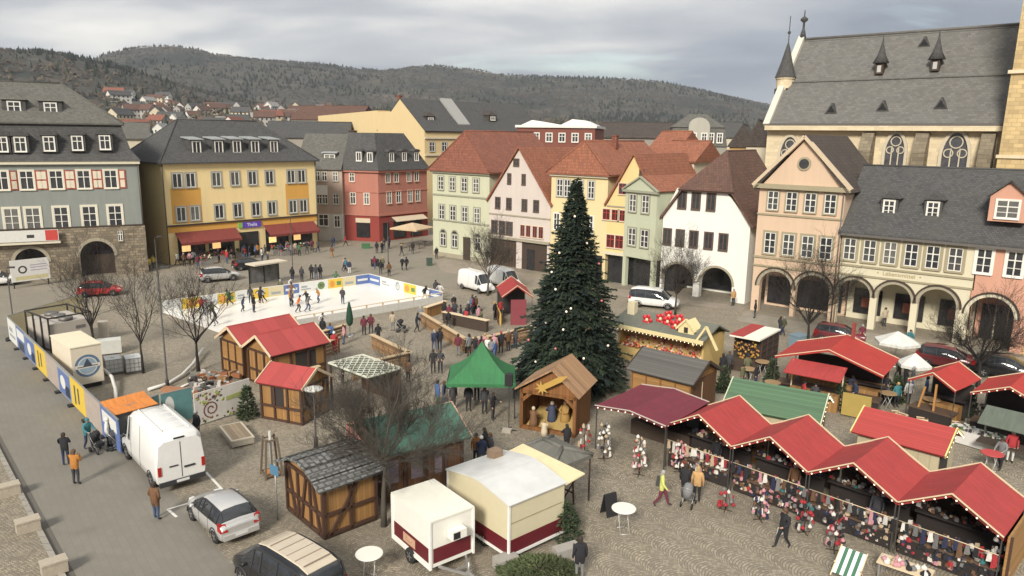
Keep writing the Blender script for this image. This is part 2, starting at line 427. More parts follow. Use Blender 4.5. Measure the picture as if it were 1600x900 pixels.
# ================================================================== hills
PROF2 = [(-500, 150), (-200, 130), (60, 122), (140, 99), (170, 88), (200, 82), (235, 77), (270, 75), (310, 79), (330, 86), (400, 93), (460, 97), (500, 100), (560, 109), (600, 111), (640, 106), (680, 105), (720, 110), (770, 118), (850, 120), (930, 124), (1000, 127), (1040, 131), (1080, 137), (1150, 152), (1205, 165), (1260, 178), (1400, 192), (1600, 200), (2100, 190)]
PROF1 = [(-500, 20), (-200, 55), (-60, 68), (0, 75), (60, 79), (100, 86), (145, 97), (200, 112), (260, 128), (330, 146), (420, 164), (560, 190), (2100, 220)]
def bearing(x, y): r = ray(x, y); return math.atan2(r.x, r.y), r.z / math.hypot(r.x, r.y)
def interp(tab, x):
    if x <= tab[0][0]: return tab[0][1]
    for (a, b), (c, d) in zip(tab, tab[1:]):
        if x <= c: return b + (d - b) * (x - a) / (c - a)
    return tab[-1][1]
R1, R2 = 1300.0, 2500.0
T1 = [bearing(*p) for p in PROF1]; T2 = [bearing(*p) for p in PROF2]
def smooth(t): t = max(0, min(1, t)); return t * t * (3 - 2 * t)
from mathutils import noise as mnoise
def terr(x, y):
    r = math.hypot(x, y); b = math.atan2(x, y)
    base = (42 - 16 * smooth((b + .25) / .5)) * smooth((r - 170) / 800) - .6
    z1 = (CH + R1 * interp(T1, b) - 5); z2 = (CH + R2 * interp(T2, b) - 8)
    h1 = z1 * (smooth((r - 420) / (R1 - 420)) if r < R1 else 1 - .5 * smooth((r - R1) / 700))
    h2 = z2 * (smooth((r - 900) / (R2 - 900)) ** .9 if r < R2 else 1 - .6 * smooth((r - R2) / 800))
    z = max(base, h1 if z1 > 20 else base, h2)
    if r > 600: z += mnoise.fractal((x * .0035, y * .0035, 0), 1, 2, 4) * 10 * smooth((r - 600) / 700) * (0.25 if abs(r - R2) < 120 else 1)
    return z
b0, b1, NB = rad(-47), rad(47), 190
rs = [150 + 12 * i for i in range(12)] + [300 + 45 * i for i in range(68)]
mb = MB()
for r in rs:
    for i in range(NB + 1):
        b = b0 + (b1 - b0) * i / NB; x, y = r * math.sin(b), r * math.cos(b); mb.v.append((x, y, terr(x, y)))
for k in range(len(rs) - 1):
    for i in range(NB):
        a = k * (NB + 1) + i; mb.f.append((a, a + 1, a + NB + 2, a + NB + 1)); mb.m.append(0); mb.sm.append(True)
t = NT('hill_woods')
n1 = t.noise(.0045, 8, .68); n2 = t.noise(.035, 6, .8); n3 = t.noise(.0016, 3)
c = t.ramp(n1, [(.38, (.012, .018, .014)), (.455, (.028, .031, .023)), (.50, (.085, .069, .05)), (.545, (.04, .04, .028)), (.62, (.11, .088, .064))])
c = t.mix(t.ramp(n2, [(.4, (.75, .75, .75)), (.62, (0, 0, 0))]), c, (.014, .017, .014)); t.color(c); t.rough(1.0)
struct(mb.build('hills', t.m))
# leafless and evergreen trees of the hillsides: nobody could count them
mb = MB(); rr = random.Random(5)
for i in range(24000):
    b = rr.uniform(b0 * .93, rad(27)); r = R2 + rr.gauss(-10, 45) if i % 5 == 0 else R1 + rr.gauss(-10, 50) if i % 5 == 1 else rr.uniform(700, 1340) if i % 5 == 2 else rr.uniform(1300, 2530)
    x, y = r * math.sin(b), r * math.cos(b); z = terr(x, y)
    if z < 34: continue
    nn = mnoise.fractal((x * .0032, y * .0032, 3), 1, 2, 4)
    con = nn + rr.uniform(-.2, .2) > .1
    h = rr.uniform(4.5, 9.5) if con else rr.uniform(4, 6.5); w = h * (.34 if con else .62)
    k = 0 if con else (1 if nn + rr.uniform(-.15, .15) < -.12 else 2); a0 = rr.uniform(0, 6)
    P = [(x + w * math.cos(a0 + j * 2.094), y + w * math.sin(a0 + j * 2.094), z + (.5 if con else h * .3)) for j in range(3)]
    top = (x + rr.uniform(-1, 1), y, z + h)
    for j in range(3): mb.poly([P[j], P[(j + 1) % 3], top], k)
    if not con: mb.poly([P[2], P[1], P[0]], k)
struct(mb.build('hillside_forest', [plain('far_conifer', (.020, .025, .019), 1, var=.4, scale=.02), plain('far_bare_wood', (.06, .05, .04), 1, var=.25, scale=.02), plain('far_bare_wood_grey', (.046, .043, .035), 1, var=.25, scale=.02)]), 'stuff')
# ================================================================== houses
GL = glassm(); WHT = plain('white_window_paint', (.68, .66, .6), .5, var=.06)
SLATE = tiles('slate', (.07, .069, .069), .28, .2, .55, .35, moss=(.085, .08, .065)); SLATEL = tiles('slate_light', (.125, .12, .105), .3, .22, .55, .3, moss=(.09, .085, .065))
CHURCHS = tiles('church_slate', (.135, .13, .12), .5, .35, .7, .22, moss=(.155, .145, .118))
RTILE = tiles('red_tile', (.24, .085, .05), .28, .36, .5, .25, moss=(.15, .055, .04)); BTILE = tiles('brown_tile', (.125, .062, .042), .28, .36, .5, .3, moss=(.075, .045, .035))
OTILE = tiles('orange_tile', (.29, .105, .055), .28, .36, .5, .25, moss=(.2, .075, .045)); DTILE = tiles('dark_tile', (.07, .054, .045), .28, .36, .5, .3)
STONE = tiles('sandstone', (.36, .27, .155), .9, .42, .6, .22, moss=(.22, .17, .11), bump=.3, mort=.015); RUST = tiles('rubble_stone', (.24, .195, .135), .55, .3, .45, .4, moss=(.13, .11, .08))
ZINC = plain('zinc', (.30, .31, .31), .45, var=.15); DARKW = plain('dark_timber', (.05, .033, .022), .8, var=.3); SHOPG = glassm('shop_glass', (.018, .018, .02), .12)
GUT = plain('gutter_metal', (.11, .10, .09), .5, var=.2); TRIM = plain('pale_trim', (.55, .5, .38), .8); WARM = plain('lit_shop_lamp', (1, .62, .25), .5, var=0, emit=1.6)
STOA = plain('weathered_stone_trim', (.30, .265, .195), .9, var=.2, scale=4)
_wm = {}
def win_mesh(w, h, sm, fm, style, sur, gl=GL):
    k = (round(w, 2), round(h, 2), sm.name, fm.name, style, sur, gl.name)
    if k in _wm: return _wm[k]
    a, f = MB(), MB(); x = w / 2; z = h / 2
    if sur > 0:
        a.box(-x - sur, -x, -.07, .02, -z - sur * .4, z + sur, 1); a.box(x, x + sur, -.07, .02, -z - sur * .4, z + sur, 1)
        a.box(-x, x, -.07, .02, z, z + sur, 1); a.box(-x, x, -.07, .02, -z - sur * .4, -z, 1)
    a.box(-x - sur * .6 - .04, x + sur * .6 + .04, -.15, -.072, -z - sur * .4 - .07, -z - sur * .4 + .02, 1)
    e = .065
    a.box(-x, -x + e, -.05, .015, -z, z); a.box(x - e, x, -.05, .015, -z, z); a.box(-x + e, x - e, -.05, .015, z - e, z); a.box(-x + e, x - e, -.05, .015, -z, -z + e)
    if style in ('cross', 'six', 'tall'):
        a.box(-.045, .045, -.055, .013, -z + e, z - e)
        if style != 'tall':
            zt = z - h * .36; a.box(-x + e, -.045, -.052, .012, zt - .04, zt + .04); a.box(.045, x - e, -.052, .012, zt - .04, zt + .04)
        if style == 'six':
            zt = -z + h * .32
            a.box(-x + e, -.045, -.048, .01, zt - .022, zt + .022); a.box(.045, x - e, -.048, .01, zt - .022, zt + .022)
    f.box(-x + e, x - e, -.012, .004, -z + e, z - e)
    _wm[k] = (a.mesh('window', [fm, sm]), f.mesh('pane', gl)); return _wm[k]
def win(root, u, z, w, h, y=0., sm=WHT, fm=WHT, style='cross', sur=.1, rz=0., gl=GL, label=None):
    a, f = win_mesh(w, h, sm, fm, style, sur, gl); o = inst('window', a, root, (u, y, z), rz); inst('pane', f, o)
    if label: o['label'] = label
    return o
def row(root, fr, pts, w, h, **k):
    y = k.get('y', 0.); q = [fr.uz(px, py, y) for px, py in pts]; z = sum(b for a, b in q) / len(q)
    return [win(root, a, z, w, h, **k) for a, b in q]
def sub(fr, px0, px1, pyb):
    """piece of a row of fronts between two image columns"""
    a = fr.uz(px0, pyb)[0] if px0 is not None else 0; b = fr.uz(px1, pyb)[0] if px1 is not None else fr.L
    return Frame(fr.w(a, 0), fr.w(b, 0))
def building(name, label, fr): return empty(name, label, 'building', fr.A, fr.rz)
def hip(mb, x0, x1, y0, y1, ze, zr, over=.4, inset=None, ends=(1, 1), m=0, axis='x'):
    """hip or gable roof solid with eaves over the walls; axis = ridge direction"""
    X0, X1, Y0, Y1 = x0 - over, x1 + over, y0 - over, y1 + over
    if axis == 'x':
        i = inset if inset is not None else (Y1 - Y0) / 2
        r0 = (X0 + (i if ends[0] else 0), (Y0 + Y1) / 2, zr); r1 = (X1 - (i if ends[1] else 0), (Y0 + Y1) / 2, zr)
        A, B, C_, D = (X0, Y0, ze), (X1, Y0, ze), (X1, Y1, ze), (X0, Y1, ze)
        fs = [[A, B, r1, r0], [C_, D, r0, r1], [B, C_, r1], [D, A, r0]]
    else:
        i = inset if inset is not None else (X1 - X0) / 2
        r0 = ((X0 + X1) / 2, Y0 + (i if ends[0] else 0), zr); r1 = ((X0 + X1) / 2, Y1 - (i if ends[1] else 0), zr)
        A, B, C_, D = (X0, Y0, ze), (X1, Y0, ze), (X1, Y1, ze), (X0, Y1, ze)
        fs = [[A, B, r0], [B, C_, r1, r0], [C_, D, r1], [D, A, r0, r1]]
    for f_ in fs: mb.poly(f_, m)
    lo = [(p[0], p[1], ze - .18) for p in (A, B, C_, D)]; mb.poly(lo[::-1], m); q = (A, B, C_, D)
    for j in range(4): mb.poly([q[j], lo[j], lo[(j + 1) % 4], q[(j + 1) % 4]], m)
    # ridge and hip capping
    for s_, e_ in ((r0, r1),) + (((A, r0), (D, r0)) if axis == 'x' and ends[0] else ()) + (((B, r1), (C_, r1)) if axis == 'x' and ends[1] else ()) + (((A, r0), (B, r0)) if axis != 'x' and ends[0] else ()):
        mb.tube([s_, e_], .11, 5, m)
    return mb
def gable_wall(mb, x0, x1, ze, xp, zp, y0, y1, m=0, base=0.):
    mb.prism([(x0, base), (x1, base), (x1, ze), (xp, zp), (x0, ze)], y0, y1, m)
def gable_roof(mb, x0, x1, y0, y1, ze, zr, over=.35, t=.2, m=0, xp=None):
    xp = (x0 + x1) / 2 if xp is None else xp
    for xe, sgn in ((x0, -1), (x1, 1)):
        d = Vector((xe - xp, 0, ze - zr)).normalized(); e = Vector((xe, 0, ze)) + d * over
        P = [(xp, y0 - over, zr + .06), (xp, y1, zr + .06), (e.x, y1, e.z + .06), (e.x, y0 - over, e.z + .06)]
        mb.slab(P if sgn > 0 else P[::-1], t, m)
    mb.tube([(xp, y0 - over, zr + .08), (xp, y1, zr + .08)], .11, 5, m)
def dormer(root, u, y, z, w, h, rm, wm_, kind='gable', ww=.75, wh=1.05, depth=2.6, style='cross', sm=WHT):
    """dormer on a front roof slope: cheeks, roof and window"""
    o = MB(); o.box(-w / 2, w / 2, 0, depth, 0, h); b = o.build('dormer', wm_, root, (u, y, z))
    r = MB()
    if kind == 'gable':
        r.prism([(-w / 2 - .18, h), (w / 2 + .18, h), (0, h + w * .42)], -.2, depth)
    elif kind == 'hipped':
        zz_ = h + w * .4; A = [(-w / 2 - .18, -.22, h), (w / 2 + .18, -.22, h), (w / 2 + .18, depth, h), (-w / 2 - .18, depth, h)]; t0, t1 = (0, w * .3, zz_), (0, depth, zz_)
        for f_ in ([A[0], A[1], t0], [A[1], A[2], t1, t0], [A[3], A[0], t0, t1], [A[2], A[3], t1], A[::-1]): r.poly(f_)
    elif kind == 'arch':
        r.prism([((w / 2 + .12) * math.cos(math.pi * (1 - j / 8)), h + w * .3 * math.sin(math.pi * j / 8)) for j in range(9)][::-1], -.18, depth)
    else:
        r.hexa([(-w / 2 - .15, -.25, h), (w / 2 + .15, -.25, h), (w / 2 + .15, depth, h + .35), (-w / 2 - .15, depth, h + .35), (-w / 2 - .15, -.25, h + .12), (w / 2 + .15, -.25, h + .12), (w / 2 + .15, depth, h + .5), (-w / 2 - .15, depth, h + .5)])
    r.build('dormer_roof', rm, b)
    a, f_ = win_mesh(ww, wh, sm, WHT, style, .07); m_ = MB(); wo = inst('window', a, b, (0, -.005, h * .5)); 
    # the pane rides inside the window mesh level of the dormer
    inst('pane', f_, b, (0, -.005, h * .5))
    return b
def chimney(roof, x, y, z0, z1, m, w=.6, d=.5):
    c = MB(); c.box(x - w / 2, x + w / 2, y - d / 2, y + d / 2, z0, z1); c.box(x - w / 2 - .06, x + w / 2 + .06, y - d / 2 - .06, y + d / 2 + .06, z1, z1 + .12); return c.build('chimney', m, roof)
def arcade(mb, arches, u0, u1, ztop, y0=0., y1=.6, m=0, n=14, base=0.):
    """wall with round arched openings; arches = (centre, radius, springing height)"""
    def strip_(a, b, za, zb):
        mb.poly([(a, y0, za), (b, y0, zb), (b, y0, ztop), (a, y0, ztop)], m); mb.poly([(a, y1, ztop), (b, y1, ztop), (b, y1, zb), (a, y1, za)], m)
        mb.poly([(a, y1, za), (b, y1, zb), (b, y0, zb), (a, y0, za)], m)
    cur = u0
    for uc, r, zs in sorted(arches):
        a, b = uc - r, uc + r
        if a > cur: strip_(cur, a, base, base)
        mb.poly([(a, y0, base), (a, y1, base), (a, y1, zs), (a, y0, zs)], m); mb.poly([(b, y1, base), (b, y0, base), (b, y0, zs), (b, y1, zs)], m)
        P = [(uc - r * math.cos(math.pi * j / n), zs + r * math.sin(math.pi * j / n)) for j in range(n + 1)]
        for (xa, za), (xb, zb) in zip(P, P[1:]): strip_(xa, xb, za, zb)
        cur = b
    if u1 > cur: strip_(cur, u1, base, base)
    mb.poly([(u0, y0, ztop), (u1, y0, ztop), (u1, y1, ztop), (u0, y1, ztop)], m)
    mb.poly([(u0, y1, base), (u0, y0, base), (u0, y0, ztop), (u0, y1, ztop)], m); mb.poly([(u1, y0, base), (u1, y1, base), (u1, y1, ztop), (u1, y0, ztop)], m)
def arch_band(mb, uc, r, zs, w, y0, y1, m=0, n=16, legs=0.):
    P = [(-math.cos(math.pi * j / n), math.sin(math.pi * j / n)) for j in range(n + 1)]
    for (a, b), (c, d) in zip(P, P[1:]):
        q = [(uc + a * r, zs + b * r), (uc + c * r, zs + d * r), (uc + c * (r + w), zs + d * (r + w)), (uc + a * (r + w), zs + b * (r + w))]
        mb.hexa([(q[0][0], y0, q[0][1]), (q[1][0], y0, q[1][1]), (q[1][0], y1, q[1][1]), (q[0][0], y1, q[0][1]), (q[3][0], y0, q[3][1]), (q[2][0], y0, q[2][1]), (q[2][0], y1, q[2][1]), (q[3][0], y1, q[3][1])], m)
def band(root, u0, u1, z, h, d, m, y=0., name='cornice'):
    b = MB(); b.box(u0, u1, y - d, y - .003, z, z + h); return b.build(name, m, root)

# ---- 1 grey building with slate mansard and stone ground floor
f1 = Frame(G(0, 440), G(229, 425)); f1 = Frame(f1.w(-9, 0), f1.w(f1.L, 0)); L = f1.L
r = building('town_building', 'long grey building with dark slate mansard roof, rubble stone ground floor and red shutters', f1)
GREYP = plaster('grey_plaster', (.235, .25, .23))
w = MB(); w.box(0, L, 0, 14, 5.65, 13.0); w.build('wall', GREYP, r)
w = MB(); arc = []
for px, ty, bw in ((47, 388, 52), (150, 376, 54)):
    u, z = f1.uz(px, ty); ua = f1.uz(px - bw / 2, ty + 20)[0]; ub = f1.uz(px + bw / 2, ty + 20)[0]; rr_ = (ub - ua) / 2; arc.append((u, rr_, z - rr_))
arcade(w, [(a, q, max(1.2, z)) for a, q, z in arc], 0, L + .25, 5.6, -.25, .5); w.box(0, L + .25, 3.0, 14, 0, 5.6); w.box(L - .6, L + .25, .502, 2.998, 0, 5.6); w.box(0, L + .25, .502, 2.998, 5.2, 5.6)
sw = w.build('stone_ground_floor', RUST, r)
for a, q, z in arc:
    d = MB(); d.box(a - q, a + q, 1.0, 1.1, 0, max(1.2, z)); d.box(a - .06, a + .06, .93, .99, 0, 3.6); dd = d.build('gate', DARKW, r)
    v = MB(); v.prism([(a + q * math.cos(math.pi * j / 12), max(1.2, z) + q * math.sin(math.pi * j / 12)) for j in range(13)], 1.0, 1.1); v.build('fanlight', SHOPG, r)
    t_ = MB(); arch_band(t_, a, q, max(1.2, z), .35, -.32, -.254); t_.build('arch_surround', STOA, r)
band(r, 0, L + .3, 12.75, .35, .35, TRIM); band(r, 0, L, 5.63, .14, .3, DARKW)
top = [(2, 283), (42, 282), (88, 281), (131, 280), (173, 279)]
for o in row(r, f1, top, 1.25, 2.0, sur=.16, sm=plain('cream_trim', (.6, .56, .45), .8)):
    for s_ in (-1, 1):
        sh = MB(); x0 = s_ * 1.17
        sh.box(x0 - .36, x0 + .36, -.09, -.04, -1.05, 1.05, 0); 
        for zz_ in (-.5, .5): sh.box(x0 - .23, x0 + .23, -.11, -.094, zz_ - .42, zz_ + .42, 1)
        s2 = sh.build('shutter', [plain('shutter_red', (.33, .06, .035), .7), plain('shutter_cream', (.6, .54, .42), .7)], r, (o.location.x, 0, o.location.z))
row(r, f1, [(19, 345), (52, 342), (96, 340), (140, 338), (180, 335)], 1.35, 2.35, sur=.2, sm=plain('cream_trim', (.6, .56, .45), .8), style='six')
win(r, *f1.uz(188, 368), .5, 1.2, y=-.26, sur=.05, sm=RUST)
# mansard
zb = f1.uz(191, 194, 1.6)[1]; ur, zr = f1.uz(47, 127, 7)
ur = L - 7
mm = MB(); e = .45
a0, a1 = [(-e, -e, 13.1), (L + e, -e, 13.1), (L + e, 14 + e, 13.1), (-e, 14 + e, 13.1)], [(0, 1.3, zb), (L - 1.3, 1.3, zb), (L - 1.3, 12.7, zb), (0, 12.7, zb)]
mid = [(0, .5, 14.3), (L - .5, .5, 14.3), (L - .5, 13.5, 14.3), (0, 13.5, 14.3)]
for i in range(4):
    j = (i + 1) % 4; mm.poly([a0[i], a0[j], mid[j], mid[i]]); mm.poly([mid[i], mid[j], a1[j], a1[i]])
mm.poly(a0[::-1]); ro = mm.build('mansard', SLATE, r)
zr = min(zr, zb + 4.6); um = MB(); hip(um, -1.3, L - 1.3, 1.3, 12.7, zb + .05, zr, .35, 6.2, (0, 1)); ur_ = um.build('roof', SLATEL, r)
for px, py in ((3, 226), (32, 226), (77, 225), (121, 224), (164, 223)):
    u, z = f1.uz(px, py, .15); dormer(r, u, .0, z - .9, 1.55, 1.85, SLATE, SLATE, 'arch', 1.0, 1.5, 2)
for px, py in ((22, 168), (79, 170)):
    u, z = f1.uz(px, py, 2.6); dormer(r, u, 2.6, z - .95, 2.2, 1.8, SLATEL, SLATE, 'hipped', 1.15, 1.35, 4)
p = MB(); p.tube([(L + .1, -.12, 5.6), (L + .1, -.12, 13)], .07, 6); p.build('downpipe', GUT, r)
# banner balcony over the left gateway
u0, z0 = f1.uz(-20, 382, -.9); u1, z1 = f1.uz(92, 372, -.9)
bl = empty('banner', 'red and white banner on the balcony above the left gateway of the grey building', 'banner', f1.w(u0, -.9, z1 - .25), f1.rz)
b = MB(); b.box(0, u1 - u0, -.03, .03, 0, 1.25, 0); LB = u1 - u0
b.box(0, .15 * LB, -.036, -.031, .05, 1.2, 1); b.box(LB - 1.25, LB - .06, -.036, -.031, .05, 1.2, 1); b.box(LB - 3.0, LB - 2.3, -.036, -.031, .4, .75, 2)
b.build('cloth', [plain('banner_white', (.55, .54, .5), .8), plain('banner_red', (.45, .05, .04), .8), plain('banner_black', (.03, .03, .03), .8)], bl)
b = MB(); b.box(f1.uz(-20, 382)[0], f1.uz(95, 372)[0], -1.0, -.26, z1 - .55, z1 - .33); b.build('balcony', TRIM, r)

# ---- 2 yellow building
f2 = Frame(G(266, 414), G(497, 387)); L = f2.L; YEL = plaster('yellow_plaster', (.80, .625, .32), .14); ORA = plaster('orange_plaster', (.64, .34, .075), .12)
r = building('shop_house', 'big yellow three storey building with red shop awnings and a dark hipped roof', f2)
w = MB(); w.box(0, L, 0, 13, 0, 12.55); w.build('wall', YEL, r)
b = MB(); b.box(.05, L - .05, -.06, -.003, 4.0, 4.75); b.build('fascia', ORA, r); band(r, -.05, L + .05, 4.78, .18, .22, DARKW)
GYS = plain('grey_window_trim', (.33, .32, .28), .8)
r1 = row(r, f2, [(276.7, 281.5), (297.6, 281.5), (338, 280.5), (367, 280), (394.3, 278.3), (421, 277.6), (454.6, 275), (471, 275)], 1.15, 1.75, sur=.18, sm=GYS, style='tall')
r2 = row(r, f2, [(283, 334.3), (304.7, 333.7), (342.7, 331), (371.7, 329.8), (399.8, 326.6), (425, 325), (457.8, 322.4), (474, 320.8)], 1.15, 1.75, sur=.18, sm=GYS, style='tall')
z1, z2 = r1[0].location.z, r2[0].location.z
for i in (0, 6):
    b = MB(); ua, ub = min(r1[i].location.x, r2[i].location.x) - .95, max(r1[i + 1].location.x, r2[i + 1].location.x) + .95
    b.box(ua, ub, -.0098, -.003, z2 - 1.15, z1 - .95); b.build('wall_panel', ORA, r)
rf = MB(); zr = min(18.6, f2.uz(300, 187, 6.5)[1]); hip(rf, 0, L, 0, 13, 12.7, zr, .5, 5.6); ro = rf.build('roof', SLATE, r)
for px, py in ((307, 230.5), (341.8, 230), (370, 229.3), (398.5, 229.3), (428, 229.3)):
    u, z = f2.uz(px, py, 1.1); dormer(r, u, 1.1, z - .95, 1.5, 1.9, ZINC, SLATE, 'flat', 1.0, 1.5, 3.4, 'tall')
AWN = canvas('awning_red', (.20, .045, .036)); 
for px, py in ((302, 374), (349, 369), (436, 361), (474, 357)):
    u, z = f2.uz(px, py, -.6); s_ = MB(); s_.box(u - 1.75, u + 1.75, -.08, -.004, .35, 3.4); g = s_.build('shop_window', SHOPG, r)
    l_ = MB(); l_.box(u - 1.3, u - .2, -.11, -.082, 1.5, 2.3); l_.build('lit_display', plain('lit_display', (1, .55, .22), .5, var=.5, scale=2.5, emit=.55), g)
    a_ = MB(); a_.hexa([(u - 2, -1.7, 2.75), (u + 2, -1.7, 2.75), (u + 2, -.08, 3.9), (u - 2, -.08, 3.9), (u - 2, -1.72, 2.82), (u + 2, -1.72, 2.82), (u + 2, -.09, 4.0), (u - 2, -.09, 4.0)]); a_.box(u - 2, u + 2, -1.74, -1.71, 2.5, 2.82); a_.build('awning', AWN, r)
u, z = f2.uz(389, 375); b = MB(); b.box(u - 1.4, u + 1.4, -.09, -.004, 0, 3.3); b.build('entrance', SHOPG, r)
u, z = f2.uz(392.7, 350.5); b = MB(); b.box(u - 1.35, u + 1.35, -.2, -.064, z - .38, z + .38); sg = b.build('sign', plain('sign_purple', (.10, .05, .36), .5, var=.05), r); text('lettering', 'Thalia', .62, plain('sign_letters', (.75, .75, .8), .5, var=0), sg, (u, -.205, z))
b = MB(); b.box(u - 1.95, u - 1.37, -.2, -.064, z - .34, z + .34); b.build('sign', plain('sign_green', (.2, .4, .08), .5), r)
for x in (-.06, L + .02): p = MB(); p.tube([(x, -.1, 0), (x, -.1, 12.5)], .07, 6); p.build('downpipe', GUT, r)

# ---- 3 pinkish house between yellow and red
f3 = Frame(G(498, 375), G(538, 376)); f3 = Frame(f3.w(-3, 0), f3.w(f3.L - .02, 0)); L = f3.L
r = building('narrow_house', 'narrow pale pink house squeezed between the yellow building and the red corner house', f3)
w = MB(); w.box(0, L, 0, 10, 4.2, 11.0); w.build('wall', plaster('dusty_pink_plaster', (.40, .31, .25)), r); w = MB(); w.box(0, L, -.05, 10, 0, 4.19); w.build('shopfront', plaster('offwhite_plaster', (.52, .49, .44)), r)
row(r, f3, [(496, 275), (507, 275), (524, 276.7)], .8, 1.4, sur=.12, sm=GYS); row(r, f3, [(499, 310.7), (508, 310.7), (525, 310.7)], .8, 1.6, sur=.12, sm=GYS)
row(r, f3, [(505.7, 344)], 1.5, 1.8, sur=.08, y=-.06); row(r, f3, [(527, 346)], .9, 1.8, sur=.08, y=-.06)
rf = MB(); zr = f3.uz(515, 209, 5)[1]; rf.hexa([(-.2, -.4, 11.0), (L, -.4, 11.0), (L, 10, 11.0), (-.2, 10, 11.0), (-.2, 4.8, zr), (L, 4.8, zr), (L, 5.2, zr), (-.2, 5.2, zr)]); ro = rf.build('roof', SLATEL, r)
u, z = f3.uz(515, 246.7, 1.3); dormer(r, u, 1.3, z - .7, 2.2, 1.4, ZINC, SLATE, 'flat', 1.6, .95, 2.6, 'cross')
b = MB(); u, z = f3.uz(503.5, 297); b.box(u - .9, u + .9, -.16, -.1, z - .75, z + .75); b.build('banner', plain('banner_white', (.55, .54, .5), .8), r)

# ---- 4 red corner house
f4 = Frame(G(538, 375), G(593, 378)); f4b = Frame(G(593, 378), G(668, 368)); L = f4.L; Lb = f4b.L
r = building('corner_house', 'red corner house with black slate mansard roof and small round topped dormers', f4)
REDP = plaster('red_plaster', (.40, .165, .12), .22); REDD = plaster('dark_red_plaster', (.24, .042, .032), .16)
def l4(u, y, z=0): q = f4b.w(u, y); a, b_ = f4.loc(q); return (a, b_, z)
P = [(0, 0), l4(0, 0)[:2], l4(Lb, 0)[:2], l4(Lb, 9)[:2], (0, 11)]
def poly_prism(mb, P, z0, z1, m=0):
    mb.poly([(a, b_, z1) for a, b_ in P], m); mb.poly([(a, b_, z0) for a, b_ in P][::-1], m)
    for i in range(len(P)):
        j = (i + 1) % len(P); mb.poly([(*P[i], z0), (*P[j], z0), (*P[j], z1), (*P[i], z1)], m)
def off(P, d):
    out = []; n = len(P)
    for i in range(n):
        p0, p1, p2 = Vector(P[i - 1]), Vector(P[i]), Vector(P[(i + 1) % n]); d1 = (p1 - p0).normalized(); d2 = (p2 - p1).normalized()
        n1 = Vector((d1.y, -d1.x)); n2 = Vector((d2.y, -d2.x)); k = (n1 + n2).normalized(); out.append(tuple(p1 + k * (d / max(.3, k.dot(n1)))))
    return out
w = MB(); poly_prism(w, P, 4.1, 10.9); w.build('wall', REDP, r); w = MB(); poly_prism(w, off(P, .04), 0, 4.09); w.build('shopfront', REDD, r)
for z, h, d in ((4.0, .28, .2), (10.7, .35, .35), (7.6, .12, .09)): w = MB(); poly_prism(w, off(P, d), z, z + h); w.build('cornice', REDP, r)
rza = f4b.rz - f4.rz
def row4(pts, w_, h_, **k):
    q = [f4b.uz(*p) for p in pts]; z = sum(b for a, b in q) / len(q)
    for a, b in q: win(r, *l4(a, 0)[:1], z, w_, h_, y=l4(a, 0)[1], rz=rza, **k)
REDT = plain('red_window_trim', (.5, .36, .28), .8)
row(r, f4, [(550, 277)], .8, 1.3, sur=.12, sm=REDT); row(r, f4, [(551.7, 310), (573, 310)], .85, 1.75, sur=.14, sm=REDT)
row4([(606, 277), (619, 277), (639, 277), (650.7, 277)], .85, 1.4, sur=.14, sm=REDT, style='tall'); row4([(608, 308), (622.7, 307.7), (640.7, 306.7), (652.7, 306)], .9, 1.8, sur=.14, sm=REDT)
u, z = f4.uz(568, 353); b = MB(); b.box(u - 1.15, u + 1.15, -.14, -.05, .6, 2.9); b.build('shop_window', SHOPG, r); b = MB(); b.box(u - 1.25, u + 1.25, -.18, -.05, 2.92, 3.6); b.build('shop_sign', plain('beige_sign', (.5, .42, .3), .7), r)
for uu, ww in ((1.3, 1.1), (4.2, 2.6), (7.8, 2.4)):
    b = MB(); A = [l4(uu - ww / 2, -.14), l4(uu + ww / 2, -.14), l4(uu + ww / 2, -.05), l4(uu - ww / 2, -.05)]; b.hexa([(a, c_, .3) for a, c_, _ in A] + [(a, c_, 2.9) for a, c_, _ in A]); b.build('shop_window', SHOPG, r)
A = [l4(2.6, -1.2, 3.0), l4(9.4, -1.2, 3.0), l4(9.4, -.06, 3.6), l4(2.6, -.06, 3.6)]; b = MB(); b.hexa(A + [(a, c_, z + .08) for a, c_, z in A]); b.build('awning', plain('beige_sign', (.5, .42, .3), .7), r)
zt = f4b.uz(620, 208, 2.6)[1]; rf = MB(); P0, P1 = off(P, .45), off(P, -2.6); P1[0] = (0.0, P1[0][1]); P0[0] = (0.0, P0[0][1]); P0[4] = (0.0, 11.3); P1[4] = (0.0, 8.6)
for i in range(5):
    j = (i + 1) % 5; rf.poly([(*P0[i], 11.0), (*P0[j], 11.0), (*P1[j], zt), (*P1[i], zt)])
rf.poly([(*q, zt) for q in P1]); rf.poly([(*q, 10.98) for q in P0][::-1]); ro = rf.build('roof', SLATE, r)
for px, py in ((560.7, 244), (578, 245)):
    u, z = f4.uz(px, py, .3); dormer(r, u, .3, z - .85, 1.3, 1.6, SLATE, SLATE, 'arch', .8, 1.3, 2.4, 'tall')
for px, py in ((611.7, 245), (631.7, 244), (650.7, 244)):
    u, z = f4b.uz(px, py, .3); q = l4(u, .3); d_ = dormer(r, q[0], q[1], z - .85, 1.3, 1.6, SLATE, SLATE, 'arch', .8, 1.3, 2.4, 'tall'); d_.rotation_euler.z = rza
chimney(ro, .4, 3.2, 12.5, zt + .2, DARKW, 1.0, .8)

